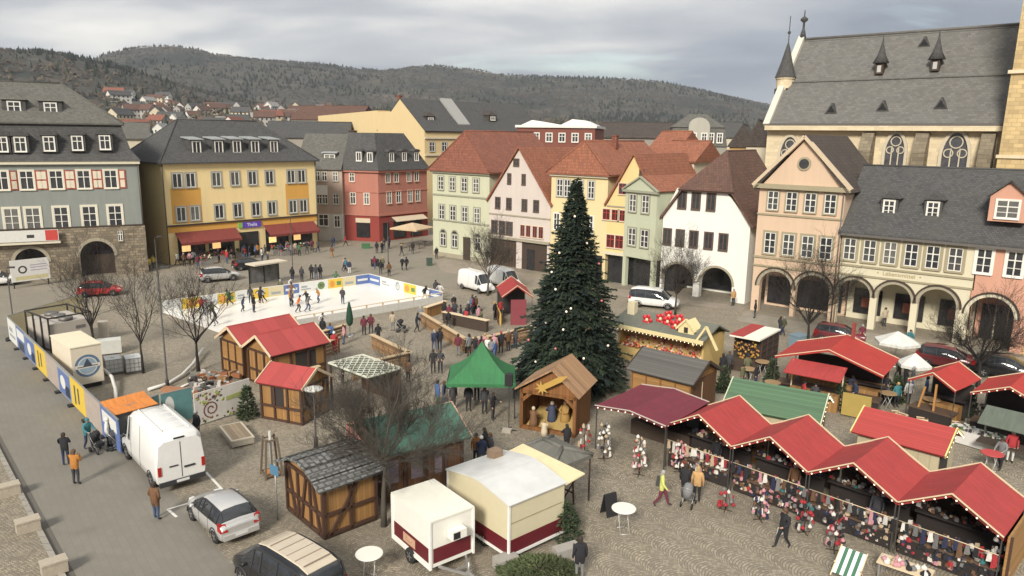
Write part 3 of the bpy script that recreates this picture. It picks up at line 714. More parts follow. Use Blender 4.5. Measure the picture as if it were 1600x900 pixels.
# ---- 6-11 the row behind the christmas tree
fr6 = Frame(G(677, 398), G(1163, 475))
fa = sub(fr6, None, 764, 411); L = fa.L
r = building('hipped_house', 'pale green house with red tiled hipped roof and arched ground floor windows', fa)
PG = plaster('pale_green_plaster', (.50, .50, .36), .12); w = MB(); w.box(0, L, 0, 15, 0, 11.8); w.build('wall', PG, r)
GT = plain('grey_green_trim', (.27, .27, .2), .8)
for p_, h_ in (([(689, 287), (707, 287.5), (725.7, 287.8), (744, 288.4)], 1.75), ([(690.5, 332.6), (707.8, 333.2), (726.3, 334), (745.4, 336)], 1.95)): row(r, fa, p_, 1.0, h_, sur=.16, sm=GT, style='six')
for px, py in ((692.8, 376.5), (710.7, 378.8), (746.8, 382)):
    u, z = fa.uz(px, py); win(r, u, 2.35, 1.05, 1.7, sur=.16, sm=GT); b = MB(); arch_band(b, u, .52, 3.2, .17, -.075, -.003); b.build('arch_surround', GT, r); b = MB(); b.prism([(u + .52 * math.cos(math.pi * j / 10), 3.2 + .52 * math.sin(math.pi * j / 10)) for j in range(11)], -.03, -.004); b.build('fanlight', GL, r)
u, z = fa.uz(729.5, 388); b = MB(); b.box(u - .65, u + .65, -.06, -.003, 0, 3.1); b.build('door', DARKW, r)
for z in (fa.uz(677, 303)[1], fa.uz(677, 342)[1]): band(r, -.03, L + .03, z - .1, .2, .12, GT)
band(r, -.2, L + .2, 11.45, .4, .3, GT); b = MB(); b.box(-.03, L + .03, -.05, -.003, 0, .55); b.build('plinth', STOA, r)
yy = 5.5
for i in range(60):
    yy = 1 + i * .15
    if fa.uz(761, 204.6, yy)[0] >= L / 2: break
zp = fa.uz(761, 204.6, yy)[1]
rf = MB(); hip(rf, 0, L, 0, 15, 11.85, zp, .5, yy + .5, (1, 0), axis='y'); ro = rf.build('roof', RTILE, r)
u, z = fa.uz(721.4, 245, 2.2); dormer(r, u, 2.2, z - .85, 1.4, 1.7, DTILE, DTILE, 'flat', .85, 1.25, 3.2)

fb = sub(fr6, 764, 858, 432); L = fb.L
r = building('gabled_house', 'whitish pink house with steep pointed gable, rows of small dark windows and timber shop doors', fb)
WP = plaster('pinkish_white_plaster', (.56, .49, .44), .14); ze = 8.4; zp = fb.uz(806, 232, 0)[1]; w = MB(); gable_wall(w, 0, L, ze, L / 2, zp, 0, 14, 0, 3.6); w.build('wall', WP, r)
w = MB(); w.box(0, L, .05, 14, 0, 3.59); w.build('ground_floor', DARKW, r); band(r, -.02, L + .02, 3.5, .3, .3, STOA); band(r, 0, L, fb.uz(764, 334)[1], .16, .1, STOA)
for ua, ub in ((0, .35), (4.6, 5.5), (L - .4, L)): b = MB(); b.box(ua, ub, -.02, .045, 0, 3.49); b.build('pillar', WP, r)
for i in range(9): b = MB(); b.box(.5 + i * .45, .58 + i * .45, 0, .045, 0, 3.2); b.build('door_batten', plain('brown_timber', (.10, .06, .035), .8), r)
u = fb.uz(829, 400)[0]; b = MB(); b.box(u - .6, u + .6, -.01, .045, 0, 2.6); b.build('door', SHOPG, r)
BR = plain('brown_window_trim', (.09, .06, .045), .8); RDW = plain('red_window_frame', (.30, .035, .03), .6)
row(r, fb, [(807, 253.7)], .8, .8, sur=.08, sm=BR, fm=BR); row(r, fb, [(796, 279.7), (818.5, 280)], .5, 1.2, sur=.08, sm=BR, fm=BR); row(r, fb, [(778, 318), (795.4, 318.7), (819.7, 320), (838, 321)], .75, 1.35, sur=.08, sm=BR, fm=BR)
row(r, fb, [(772.8, 354.9), (784.7, 355.7), (796, 356.3)], .95, 1.6, sur=.08, sm=BR, fm=BR); row(r, fb, [(816.8, 360.6), (825.7, 361.2), (836, 362.7), (845.4, 363)], .7, 1.4, sur=.08, sm=TRIM, fm=RDW, style='tall')
rf = MB(); gable_roof(rf, 0, L, 0, 14, ze, zp); rf.build('roof', OTILE, r)

fc = sub(fr6, 858, 944, 446); L = fc.L
r = building('hipped_house', 'light yellow house half hidden by the christmas tree, red hipped roof with one dormer', fc)
w = MB(); w.box(0, L, 0, 14, 0, 12.2); w.build('wall', plaster('cream_yellow_plaster', (.66, .54, .30), .12), r)
row(r, fc, [(874.9, 294), (886.5, 294.5), (906.6, 295), (924, 295.6)], .85, 2.0, sur=.1, sm=GYS, style='six'); row(r, fc, [(870, 347), (888, 348), (905, 349.5), (922, 350.5)], .85, 2.0, sur=.1, sm=WHT, style='six'); band(r, -.1, L + .1, 11.9, .35, .3, TRIM)
for i in range(60):
    yy = 1 + i * .15
    if fc.uz(929, 220, yy)[0] >= L / 2: break
zp = fc.uz(929, 220, yy)[1]; rf = MB(); hip(rf, 0, L, 0, 14, 12.3, zp, .5, yy + .5, (1, 0), axis='y'); ro = rf.build('roof', OTILE, r)
u, z = fc.uz(906.6, 247, 1.8); dormer(r, u, 1.8, z - .75, 1.2, 1.5, DTILE, DTILE, 'flat', .8, 1.2, 3); chimney(ro, L * .62, 6, 14, 16.6, RTILE)
b = MB(); b.box(L * .55, L - .4, -.05, -.003, .3, 3); b.build('shop_window', SHOPG, r)

fd = Frame(fr6.w(fr6.uz(944, 446)[0], 0), fr6.w(fr6.uz(944, 446)[0] + 8.6, 0)); L = fd.L
r = building('gabled_house', 'narrow yellow gabled house with small dark red windows beside the christmas tree', fd)
up, zp = fd.uz(991.7, 243); ze = fd.uz(941, 318)[1]; w = MB(); gable_wall(w, 0, min(L, 2 * up), ze, up, zp, 0, 12, 0, 3.4); w.build('wall', plaster('yellow_gable_plaster', (.68, .52, .24), .12), r)
w = MB(); w.box(0, L, .6, 12, 0, 3.39); w.build('ground_floor', SHOPG, r); band(r, 0, 4, fd.uz(944, 322)[1], .14, .1, STOA); band(r, 0, 4, 3.3, .35, .2, TRIM)
row(r, fd, [(947.7, 335.7), (961.7, 336), (972.3, 336)], .95, 1.2, sur=.08, sm=TRIM, fm=RDW, gl=glassm('dark_red_glass', (.05, .012, .01), .2)); row(r, fd, [(954, 377.3), (967.7, 377.3)], 1.05, 1.45, sur=.08, sm=TRIM, fm=RDW, gl=glassm('dark_red_glass', (.05, .012, .01), .2)); row(r, fd, [(973, 295)], .95, 1.2, sur=.08, sm=TRIM, fm=RDW)
row(r, fd, [(1003, 269)], .5, .5, sur=.06, sm=BR, fm=BR, style='tall')
rf = MB(); gable_roof(rf, 0, 2 * up, 0, 12, ze, zp, .3); rf.build('roof', OTILE, r)

fe = Frame(G(979, 444), G(1027, 455)); fe = Frame(fe.w(0, -.8), fe.w(fe.L, -.8)); L = fe.L
r = building('narrow_house', 'narrow sage green house with a low triangular pediment, standing left of the white house', fe)
SG = plaster('sage_plaster', (.46, .48, .35), .14); w = MB(); w.box(0, L, 0, 9, 3.4, 10.8); w.build('wall', SG, r); w = MB(); w.box(0, L, .9, 9, 0, 3.39); w.build('ground_floor', SHOPG, r)
for ua in (0, L - .45): b = MB(); b.box(ua, ua + .45, 0, .5, 0, 3.39); b.build('pillar', SG, r)
row(r, fe, [(989, 318), (1009, 318)], 1.0, 1.9, sur=.16, sm=GT, style='six'); row(r, fe, [(987.7, 371), (1007.3, 371.7)], 1.1, 1.9, sur=.16, sm=GT, style='six')
up, zp = fe.uz(998, 277); b = MB(); b.prism([(-.2, 10.8), (L + .2, 10.8), (L / 2, zp)], -.12, .3); b.build('pediment', SG, r); band(r, -.25, L + .25, 10.6, .25, .3, GT)
for s_ in (-1, 1): b = MB(); b.beam((L / 2 + s_ * (L / 2 + .3), -.2, 10.85), (L / 2, -.2, zp + .08), .3, .16); b.build('pediment_cornice', GT, r)
rf = MB(); gable_roof(rf, 0, L, .32, 9, 10.8, zp + .05, .2, .16); rf.build('roof', OTILE, r)

fg = Frame(G(1030, 455), G(1163, 475)); L = fg.L
r = building('half_hipped_house', 'bright white house with two arches and a big brown half hipped roof', fg)
WW = plaster('white_plaster', (.74, .72, .66), .1); ze = 8.3; ua, zt = fg.uz(1058, 297); ub, _ = fg.uz(1133, 298); zt = 11.3
arc = []
for pa, pb, pt in ((1033, 1082, 412), (1092, 1143, 418)):
    a, b_ = fg.uz(pa, 450)[0], fg.uz(pb, 455)[0]; q = (b_ - a) / 2; arc.append(((a + b_) / 2, q, max(.8, fg.uz((pa + pb) / 2, pt)[1] - q)))
w = MB(); arcade(w, arc, 0, L, 5.0, 0, .7); w.prism([(0, 5.0), (L, 5.0), (L, ze), (ub, zt), (ua, zt), (0, ze)], 0, 13); w.box(0, L, 4, 13, 0, 4.99); w.box(L - .4, L, .7, 3.99, 0, 4.99); w.build('wall', WW, r)
b = MB(); b.box(.1, L - .41, 3.8, 3.99, .3, 3.2); b.build('shop_window', SHOPG, r)
for a, q, z in arc: b = MB(); arch_band(b, a, q, z, .22, -.05, -.003); b.build('arch_surround', STOA, r)
for p_ in ([(1066, 314), (1087.7, 314.3), (1111.3, 315)], [(1042.7, 371), (1062.7, 372.3), (1084, 374), (1107.3, 375.3), (1130.3, 376.7)]): row(r, fg, p_, .85, 1.65, sur=.1, sm=BR, fm=BR, style='tall')
up, zp = fg.uz(1117, 235, 4.5); up = L / 2; d1 = Vector((up - 0, zp - ze)); ka = (zt - ze) / (zp - ze)
xa, xb = up * ka, L - up * ka; rf = MB(); o_ = .4
def pt(x, y, z): return (x, y, z)
yl = 4.5
dl = -.45; zl = ze - .42
rf.slab([(dl, 13, zl), (dl, -o_, zl), (xa, -o_, zt + .1)], .2); rf.slab([(dl, 13, zl), (xa, -o_, zt + .1), (up, yl, zp + .1), (up, 13, zp + .1)], .2)
dr = L + .45
rf.slab([(dr, -o_, zl), (dr, 13, zl), (xb, -o_, zt + .1)], .2); rf.slab([(dr, 13, zl), (up, 13, zp + .1), (up, yl, zp + .1), (xb, -o_, zt + .1)], .2)
rf.slab([(xa - .3, -o_ - .15, zt - .05), (xb + .3, -o_ - .15, zt - .05), (up, yl, zp + .12)], .25); rf.build('roof', BTILE, r)

# ---- 12-15 the arcaded row on the right
fr12 = Frame(G(1172, 484), G(1590, 552))
fh = sub(fr12, None, 1300, 505); L = fh.L
r = building('pedimented_house', 'peach coloured house with a broad classical gable and two arches below', fh)
PE = plaster('peach_plaster', (.60, .44, .31), .16)
def arches(fr, spec):
    out = []
    for pa, pb, ptop in spec:
        pm = (pa + pb) / 2; a = fr.uz(pa, ptop + 30)[0]; b_ = fr.uz(pb, ptop + 30)[0]; q = (b_ - a) / 2; out.append(((a + b_) / 2, q, max(1.0, fr.uz(pm, ptop)[1] - q)))
    return out
arc = arches(fh, ((1186, 1236, 424), (1242, 1296, 430))); ze = 12.0; up, zp = fh.uz(1264, 214); up = L / 2 + .2
w = MB(); arcade(w, arc, 0, L, 4.9, 0, .6); w.prism([(0, 4.9), (L, 4.9), (L, ze), (L / 2, zp - .25), (0, ze)], 0, 12); w.box(0, L, 3.6, 12, 0, 4.89); w.build('wall', PE, r)
b = MB(); b.box(.3, L - .3, 3.45, 3.59, .3, 3.0); b.build('shop_window', SHOPG, r)
for a, q, z in arc: b = MB(); arch_band(b, a, q, z, .3, -.06, -.003); arch_band(b, a, q + .3, z, .13, -.14, -.003, 1); b.build('arch_surround', [STOA, DARKW], r)
PTR = plain('olive_trim', (.30, .26, .17), .85)
row(r, fh, [(1208, 314), (1237, 315), (1266.4, 317), (1297.6, 318)], 1.0, 1.75, sur=.14, sm=PTR, style='six'); row(r, fh, [(1203, 381), (1232, 383), (1261.6, 385), (1290.4, 387)], 1.05, 2.0, sur=.2, sm=PTR, style='six')
u, z = fh.uz(1257, 256); b = MB(); b.lathe([(.62, 0), (.62, .1)], 18); o = b.build('oval_window', PTR, r, (u, -.004, z)); o.rotation_euler = (math.pi / 2, 0, 0); b = MB(); b.lathe([(.45, .101), (.45, .12)], 18); b.build('pane', GL, o)
for z, h in ((fh.uz(1180, 333)[1], .16), (fh.uz(1180, 400)[1], .18), (fh.uz(1178, 413)[1] , .16)): band(r, -.03, L + .03, z - .08, h, .12, PTR)
band(r, -.5, L + .5, ze - .05, .42, .45, PTR)
for s_ in (-1, 1): b = MB(); b.beam((L / 2 + s_ * (L / 2 + .55), -.25, ze + .2), (L / 2, -.25, zp + .05), .5, .3); b.build('gable_cornice', plain('cornice_cream', (.5, .4, .28), .8), r)
rf = MB(); gable_roof(rf, 0, L, .05, 12, ze + .1, zp, .5, .2); ro = rf.build('roof', DTILE, r)
for y_ in (4.2, 6.6): 
    k_ = .62; x_ = L / 2 + (L / 2) * k_; z_ = zp + (ze + .1 - zp) * k_; b = MB(); b.slab([(x_ - .3, y_, z_ + .42), (x_ + .3, y_, z_ - .05), (x_ + .3, y_ + .7, z_ - .05), (x_ - .3, y_ + .7, z_ + .42)], .08); b.build('skylight', ZINC, ro)
p = MB(); p.tube([(L - .1, -.12, 0), (L - .1, -.12, ze)], .07, 6); p.build('downpipe', GUT, r)

fi = sub(fr12, 1300, 1507, 534); L = fi.L
r = building('arcade_house', 'cream house with three arches, six olive framed windows and slate roof with two dormers', fi)
CR = plaster('cream_plaster', (.60, .55, .40), .1); arc = arches(fi, ((1308, 1359, 437), (1369, 1423, 444), (1433, 1494, 451.6))); ze = 8.55
w = MB(); arcade(w, arc, 0, L, 4.6, 0, .6); w.box(0, L, 0, 11, 4.6, ze); w.box(0, L, 3.6, 11, 0, 4.59); w.build('wall', CR, r)
for i, x in enumerate((1.8, 5.3, 8.9)): 
    b = MB(); b.box(x - 1.2, x + 1.2, 3.45, 3.59, .6, 2.9); g = b.build('shop_window', SHOPG, r); b = MB(); b.box(x - .5, x + .5, 3.41, 3.449, 1.2, 2.1); b.build('window_display', plain('dull_red_display', (.25, .08, .05), .6), g)
for a, q, z in arc: b = MB(); arch_band(b, a, q, z, .26, -.06, -.003); arch_band(b, a, q + .26, z, .14, -.14, -.003, 1); b.build('arch_surround', [STOA, DARKW], r)
ol = row(r, fi, [(1327.7, 391), (1358.7, 393), (1390.7, 395), (1424, 398), (1457.5, 401.8), (1493, 403.6)], 1.0, 1.9, sur=.24, sm=PTR, style='six')
zA, zB = fi.uz(1310, 412)[1], fi.uz(1310, 426)[1]; band(r, 0, L, zA - .08, .16, .12, PTR); band(r, 0, L, zB - .1, .16, .1, PTR)
text('lettering', '•  Lebensmittel  •', .5, plain('faded_gilt', (.30, .22, .10), .8), r, (fi.uz(1405, 424)[0], -.012, (zA + zB) / 2))
zr = fi.uz(1400, 259.5, 5.5)[1]; rf = MB(); hip(rf, 0, L + 6.2, 0, 11, ze, zr, .35, 0, (0, 0)); ro = rf.build('roof', SLATE, r)
band(r, -.1, L + .1, ze - .35, .2, .5, GUT, name='gutter')
for px, py in ((1389, 325), (1457.5, 328)):
    u, z = fi.uz(px, py, 1.5); dormer(r, u, 1.5, z - .85, 1.35, 1.7, SLATE, SLATE, 'gable', .85, 1.3, 3, 'six')

fj = sub(fr12, 1507, 1590, 552); L = fj.L; fj = Frame(fj.A, fj.w(L + .3, 0)); L = fj.L
r = building('arcade_house', 'salmon pink house at the right edge with one wide arch and a gabled roof dormer', fj)
SA = plaster('salmon_plaster', (.56, .30, .21), .2); arc = arches(fj, ((1511, 1585, 464),)); w = MB(); arcade(w, arc, 0, L, 4.6, 0, .6); w.box(0, L, 0, 11, 4.6, ze - .02); w.box(0, L, 3.6, 11, 0, 4.59); w.build('wall', SA, r)
for a, q, z in arc: b = MB(); arch_band(b, a, q, z, .26, -.06, -.003); arch_band(b, a, q + .26, z, .14, -.14, -.003, 1); b.build('arch_surround', [TRIM, DARKW], r)
b = MB(); b.box(.4, L - .4, 3.45, 3.59, 0, 3); b.build('shop_window', SHOPG, r)
for x in (1.4, 2.3, 3.1): b = MB(); b.box(x - .05, x + .05, 3.4, 3.449, 0, 3); b.build('door_post', TRIM, r)
row(r, fj, [(1537.5, 408), (1585.5, 412.4)], 1.05, 1.95, sur=.18, sm=WHT, style='six'); band(r, -.0, L, ze - .35, .2, .5, GUT, name='gutter')
u, z = fj.uz(1574, 329, .3); b = MB(); b.box(-1.25, 1.25, 0, 4, -.9, 1.1); b.prism([(-1.25, 1.1), (1.25, 1.1), (0, 2.2)], 0, 4); d_ = b.build('dormer', SA, r, (u, .3, z)); a_, f_ = win_mesh(1.5, 1.4, WHT, WHT, 'six', .1); inst('window', a_, d_, (0, -.005, .1)); inst('pane', f_, d_, (0, -.005, .1)); b = MB(); gable_roof(b, -1.25, 1.25, 0, 4, 1.1, 2.2, .3, .14); b.build('dormer_roof', SLATE, d_)
fk = Frame(fj.w(L + .02, 0), fj.w(L + 6, 0)); r = building('yellow_house', 'sliver of a yellow house at the right edge of the picture', fk); w = MB(); w.box(0, 6, -.05, 11, 0, ze - .1); w.build('wall', plaster('warm_yellow_plaster', (.6, .42, .15)), r); band(r, 0, 6, 4.4, .2, .2, DARKW, y=-.05); b = MB(); b.box(1.2, 2.2, -.1, -.053, 0, 2.4); b.build('door', DARKW, r)
# ================================================================== church
n12 = fr12.y; d12 = fr12.x
c0 = fr12.A + n12 * 26
fc_ = Frame(c0 - d12 * 30, c0 + d12 * 60)
ul = fc_.uz(1200, 195)[0]; ur = fc_.uz(1560, 195)[0]
fch = Frame(fc_.w(ul, 0), fc_.w(ur, 0)); L = fch.L
r = building('church', 'large gothic stone church with a steep slate roof behind the arcaded houses', fch); r['category'] = 'church'
CST = tiles('church_stone', (.66, .55, .37), 1.0, .45, .75, .14, moss=(.5, .4, .26), bump=.25, mort=.012)
ze = fch.uz(1380, 193)[1]; HB = 9.0; zr = fch.uz(1275, 61, HB)[1]
w = MB(); w.box(0, L + 6, 0, 18, 0, ze - .3)
w.prism([(0, ze - .3), (18, ze - .3), (9, zr - .4)], .02, .9, 0, 'x'); w.build('wall', CST, r)
rf = MB(); rf.slab([(.5, -.9, ze - .1), (L + 8, -.9, ze - .1), (L + 8, HB, zr), (.5, HB, zr)], .4); rf.slab([(L + 8, 19, ze - .1), (.5, 19, ze - .1), (.5, HB, zr), (L + 8, HB, zr)], .4); rf.tube([(.5, HB, zr + .05), (L + 8, HB, zr + .05)], .2, 6)
zm = fch.uz(1250, 128, 4)[1]
ro = rf.build('roof', CHURCHS, r)
k_ = (zm - ze) / (zr - ze); b = MB(); yq = -.9 + (HB + .9) * k_; b.beam((.6, yq - .12, zm - .02), (L + 7, yq - .12, zm - .02), .14, .12); b.build('roof_step', CHURCHS, ro)
b = MB(); b.beam((0, -.6, ze - .55), (L + 6, -.6, ze - .55), 1.0, .55); b.build('cornice', CST, r); b = MB(); b.beam((.4, -1.0, ze - .12), (L + 7, -1.0, ze - .12), .22, .3); b.build('gutter', GUT, r)
b = MB(); b.beam((.2, -1.1, ze - .2), (.2, HB, zr + .35), .8, .5); b.build('gable_coping', plain('light_coping', (.52, .49, .42), .85), r)
b = MB(); b.lathe([(.45, 0), (.3, .8), (.16, 1.2), (.14, 2.0), (.5, 2.3), (.5, 2.5), (.1, 2.8), (.06, 3.6)], 8); b.build('finial', SLATE, r, (.3, HB, zr + .2))
TRC = plain('tracery_stone', (.5, .44, .33), .9); GOT = glassm('leaded_glass', (.05, .05, .055), .25)
def gothic(u, zt, wd, h):
    q = wd / 2; zs = zt - wd * .95; o_ = []
    for j in range(9): a_ = j / 8; o_.append((-q + q * (a_ ** 1.6) * 1.0, zs + (zt - zs) * math.sin(a_ * math.pi / 2)))
    out = [(-q, zs - h)] + o_ + [(-x, z) for x, z in o_[::-1][1:]] + [(q, zs - h)]
    b = MB(); b.prism([(u + x, z) for x, z in out][::-1], -.03, -.003); g = b.build('gothic_window', GOT, r)
    b = MB()
    for (xa, za), (xb, zb) in zip(out, out[1:]): b.beam((u + xa * 1.06, -.1, za), (u + xb * 1.06, -.1, zb), .32, .3, up=(0, 1, 0))
    for x in (-q / 3, q / 3): b.beam((u + x, -.06, zs - h), (u + x, -.06, zs + wd * .25), .12, .1, up=(0, 1, 0))
    for cx_, cz, rr_ in ((0, zs + wd * .5, wd * .24), (-q * .5, zs + wd * .05, wd * .17), (q * .5, zs + wd * .05, wd * .17)):
        P = [(u + cx_ + rr_ * math.cos(2 * math.pi * j / 12), -.06, cz + rr_ * math.sin(2 * math.pi * j / 12)) for j in range(13)]
        for p_, q_ in zip(P, P[1:]): b.beam(p_, q_, .11, .1, up=(0, 1, 0))
    b.build('tracery', TRC, g)
for px, py, wp in ((1236, 212, 28), (1402, 207, 31), (1497, 205, 41)):
    u, z = fch.uz(px, py); wd = fch.uz(px + wp / 2, py + 30)[0] - fch.uz(px - wp / 2, py + 30)[0]; gothic(u, z, wd * 1.06, 6)
for px in (1358, 1442, 1545):
    u = fch.uz(px, 225)[0]; b = MB(); b.box(u - .65, u + .65, -1.9, -.004, 0, ze - 3.2); b.hexa([(u - .65, -1.9, ze - 3.19), (u + .65, -1.9, ze - 3.19), (u + .65, -.004, ze - 3.19), (u - .65, -.004, ze - 3.19), (u - .65, -.9, ze - 1.1), (u + .65, -.9, ze - 1.1), (u + .65, -.004, ze - 1.0), (u - .65, -.004, ze - 1.0)]); b.build('buttress', tiles('dark_sandstone', (.22, .18, .12), .9, .42, .6, .3), r)
def roofpt(px, py):
    lo, hi = -.9, HB
    for _ in range(40):
        m = (lo + hi) / 2; u, z = fch.uz(px, py, m); zs = ze + (zr - ze) * (m + .9) / (HB + .9)
        if z > zs: lo = m
        else: hi = m
    return u, m, ze + (zr - ze) * (m + .9) / (HB + .9)
for px, py in ((1300, 172), (1380, 168), (1471, 164), (1445, 68)):
    u, y, z = roofpt(px, py); b = MB(); b.prism([(-.7, -.1), (.7, -.1), (0, 1.15)], -.4, 2.0); d_ = b.build('roof_vent', SLATE, r, (u, y, z - .3)); b = MB(); b.poly([(-.5, -.405, .0), (.5, -.405, .0), (0, -.405, .8)]); b.build('louvre', plain('vent_black', (.012, .012, .012), .9), d_)
for px, py in ((1374, 116), (1461, 111)):
    u, y, z = roofpt(px, py); b = MB(); b.box(-.45, .45, -.3, 1.2, 0, 1.4); d_ = b.build('roof_turret', DARKW, r, (u, y - .1, z)); b = MB(); b.lathe([(.95, 1.3), (.5, 2.2), (.12, 3.6), (.05, 4.6)], 8, (0, .2, 0)); b.build('turret_roof', SLATE, d_); b = MB(); b.box(-.22, .22, -.33, -.302, .2, 1.0); b.build('louvre', plain('louvre_grey', (.4, .4, .38), .7), d_)
# stair turret at the left corner
ut, zt0 = fch.uz(1227.5, 120, 4.0); b = MB(); wr = (fch.uz(1240, 140, 4)[0] - fch.uz(1214, 140, 4)[0]) / 2
b.lathe([(wr, 0), (wr, zt0 - .4), (wr * 1.12, zt0 - .3), (wr * 1.12, zt0)], 14, (ut, 4.0, 0), smooth=False); tu = b.build('stair_turret', CST, r)
za = fch.uz(1231, 66, 4)[1]; b = MB(); b.lathe([(wr * 1.22, zt0 - .1), (wr * .66, zt0 + (za - zt0) * .42), (wr * .26, za - (za - zt0) * .18), (.06, za), (.05, za + 3.2)], 14, (ut, 4.0, 0), smooth=False); b.ball((ut, 4, za + 1.2), .22); b.build('turret_spire', SLATE, tu)
for j in range(5):
    for k in range(2): a_ = rad(200 + 35 * j); b = MB(); b.box(ut + wr * math.cos(a_) - .12, ut + wr * math.cos(a_) + .12, 4 + wr * math.sin(a_) - .12, 4 + wr * math.sin(a_) + .12, zt0 - 2.2 - 2 * k, zt0 - 1.5 - 2 * k); b.build('slit_window', plain('vent_black', (.012, .012, .012), .9), tu)

ft = Frame(fch.w(fch.uz(1557, 250, -3.0)[0], -3.0), fch.w(fch.uz(1557, 250, -3)[0] + 11, -3.0)); r = building('church_tower', 'ochre stone church tower rising out of the picture at the right edge', ft); r['category'] = 'church tower'
TST = tiles('tower_stone', (.56, .41, .20), .85, .42, .6, .25, moss=(.27, .2, .11), bump=.35, mort=.02)
b = MB()
for z0, z1, k in ((0, 15, 0.), (15.0, 23.5, .12), (23.5, 32, .24), (32, 46, .36)): b.hexa([(k, k, z0), (11 - k, k, z0), (11 - k, 11 - k, z0), (k, 11 - k, z0), (k + .06, k + .06, z1), (11 - k - .06, k + .06, z1), (11 - k - .06, 11 - k - .06, z1), (k + .06, 11 - k - .06, z1)])
b.build('wall', TST, r)
for z in (15, 23.5, 32): b = MB(); b.box(-.1, 11.1, -.1, 11.1, z - .15, z + .2); b.build('string_course', CST, r)
b = MB(); b.prism([(5, 26), (7, 26), (7, 29.5), (6, 31), (5, 29.5)], .1, .4); b.build('gothic_window', GOT, r)

# ================================================================== buildings behind
f5a = Vector((-16.9, 142, 0)); bd = Vector((-.72, .69, 0)); f5 = Frame(f5a + bd * 37, f5a); L = f5.L
r = building('gable_building', 'tall pale yellow building with a blank pointed gable wall rising behind the red corner house', f5)
YG = plaster('pale_yellow_render', (.62, .48, .26), .1); hw = 7.4; zeg = f5.uz(665, 205)[1]; zpk = f5.uz(627, 155)[1]
w = MB(); w.prism([(L - 2 * hw, 0), (L, 0), (L, zeg), (L - hw, zpk), (L - 2 * hw, zeg)], 0, 34); z1_ = f5.uz(505, 181)[1]; z2_ = f5.uz(610, 172)[1]
w.prism([(0, 0), (L - 2 * hw - .02, 0), (L - 2 * hw - .02, z2_), (0, z1_)], -.0, 12); w.box(L - 2 * hw - .02, L - hw, -.02, 12, zeg - 4, z2_ - .3); w.build('wall', YG, r)
rf = MB(); gable_roof(rf, L - 2 * hw, L, 0.3, 34, zeg, zpk, .3, .25); ro = rf.build('roof', SLATE, r)
chimney(ro, L - hw - 1.3, 1.0, zpk - 2, zpk + .7, RTILE, .8, .8)
fs5 = Frame(f5a, f5a + f5.y * 34)
def l5(u, y): q = fs5.w(u, y); return f5.loc(q)
A = [l5(0, -.25), l5(34, -.25), l5(34, -.003), l5(0, -.003)]
for z0, h in ((zeg - 1.4, .3), (zeg - 4.6, .3)): band5 = MB(); band5.hexa([(a, c_, z0) for a, c_ in A] + [(a, c_, z0 + h) for a, c_ in A]); band5.build('cornice', TRIM, r)
for i in range(7): q = l5(1.8 + i * 3.1, 0); win(r, q[0], zeg - 2.9, 1.2, 1.7, y=q[1], rz=math.pi / 2, sur=.15, sm=GYS)
for px, py in ((673, 184), (770, 182)):
    u, z = fs5.uz(px, py, 2.2); q = l5(u, 2.2); dd = dormer(r, q[0], q[1], z - 1, 2.2, 1.3, DTILE, DTILE, 'hipped', 1.2, .8, 3); dd.rotation_euler.z = math.pi / 2
u0, u1 = fs5.uz(702, 170, 4)[0], fs5.uz(720, 170, 4)[0]; b = MB(); A = [l5(u0, 1.2), l5(u1, 1.2), l5(u1, 6.9), l5(u0, 6.9)]; zz2 = (zeg + 1.2, zeg + 1.2, zpk + .3, zpk + .3); b.hexa([(a[0], a[1], z - .1) for a, z in zip(A, zz2)] + [(a[0], a[1], z + .35) for a, z in zip(A, zz2)]); b.build('roof_panel', plain('pale_roof_sheet', (.27, .265, .25), .6), ro)

def block(name, label, px0, px1, pyt, Y, depth, ang, wm_, rm=None, zr=None, pyb=None, cat='building', over=.3, axis='x', wins=None, ends=(0, 0)):
    """a background building whose front spans two image columns at distance Y; pyt = eave row"""
    P = [EYE + ray(px, pyt) * (Y / ray(px, pyt).y) for px in (px0, px1)]
    A = P[0]; s_ = (P[1] - P[0]); Lf = s_.length; d = Vector((math.cos(ang), math.sin(ang), 0))
    # slide the far end along direction ang until it meets the ray of px1
    r1 = ray(px1, pyt); den_ = d.x * r1.y - d.y * r1.x; u = (-(A.x) * r1.y + A.y * r1.x) / den_
    fr = Frame(A, A + d * max(2, u)); L = fr.L; ze_ = A.z; b_ = building(name, label, fr); b_['category'] = cat
    w = MB(); zb_ = min(0, terr(A.x, A.y)) - 1; w.box(0, L, 0, depth, zb_, ze_); w.build('wall', wm_, b_)
    if rm:
        q = MB()
        if zr: hip(q, 0, L, 0, depth, ze_, ze_ + zr, over, None, ends, axis=axis)
        else: q.box(-.3, L + .3, -.3, depth + .3, ze_ + .003, ze_ + .4)
        q.build('roof', rm, b_)
        if zr and axis == 'y':
            g = MB(); g.prism([(0, ze_), (L, ze_), (L / 2, ze_ + zr - .15)], 0, .3); g.build('gable', wm_, b_)
    if wins:
        nn, ww, hh, dz = wins
        for i in range(nn): win(b_, L * (i + .5) / nn, ze_ - dz, ww, hh, sur=.1)
    return b_, fr, ze_
DRED = plaster('brownish_red_render', (.20, .07, .05)); MEMB = plain('roof_membrane', (.62, .61, .57), .6, var=.15)
b_, fr, ze = block('flat_roofed_building', 'dark red block with a sagging white membrane roof behind the red tiled houses', 808, 930, 199, 128, 18, -.2, DRED, MEMB, wins=(6, 1.0, 1.4, 1.6))
b = MB(); Lf = fr.L
pr = [(0, .4), (2, 1.3), (4.5, .9), (7, .5), (9, 1.5), (Lf - 2, 1.3), (Lf, .45)]; b.prism(pr[::-1] + [(0, .38)][0:0], 3, 12); b.build('roof_hump', MEMB, b_, (0, 0, ze))
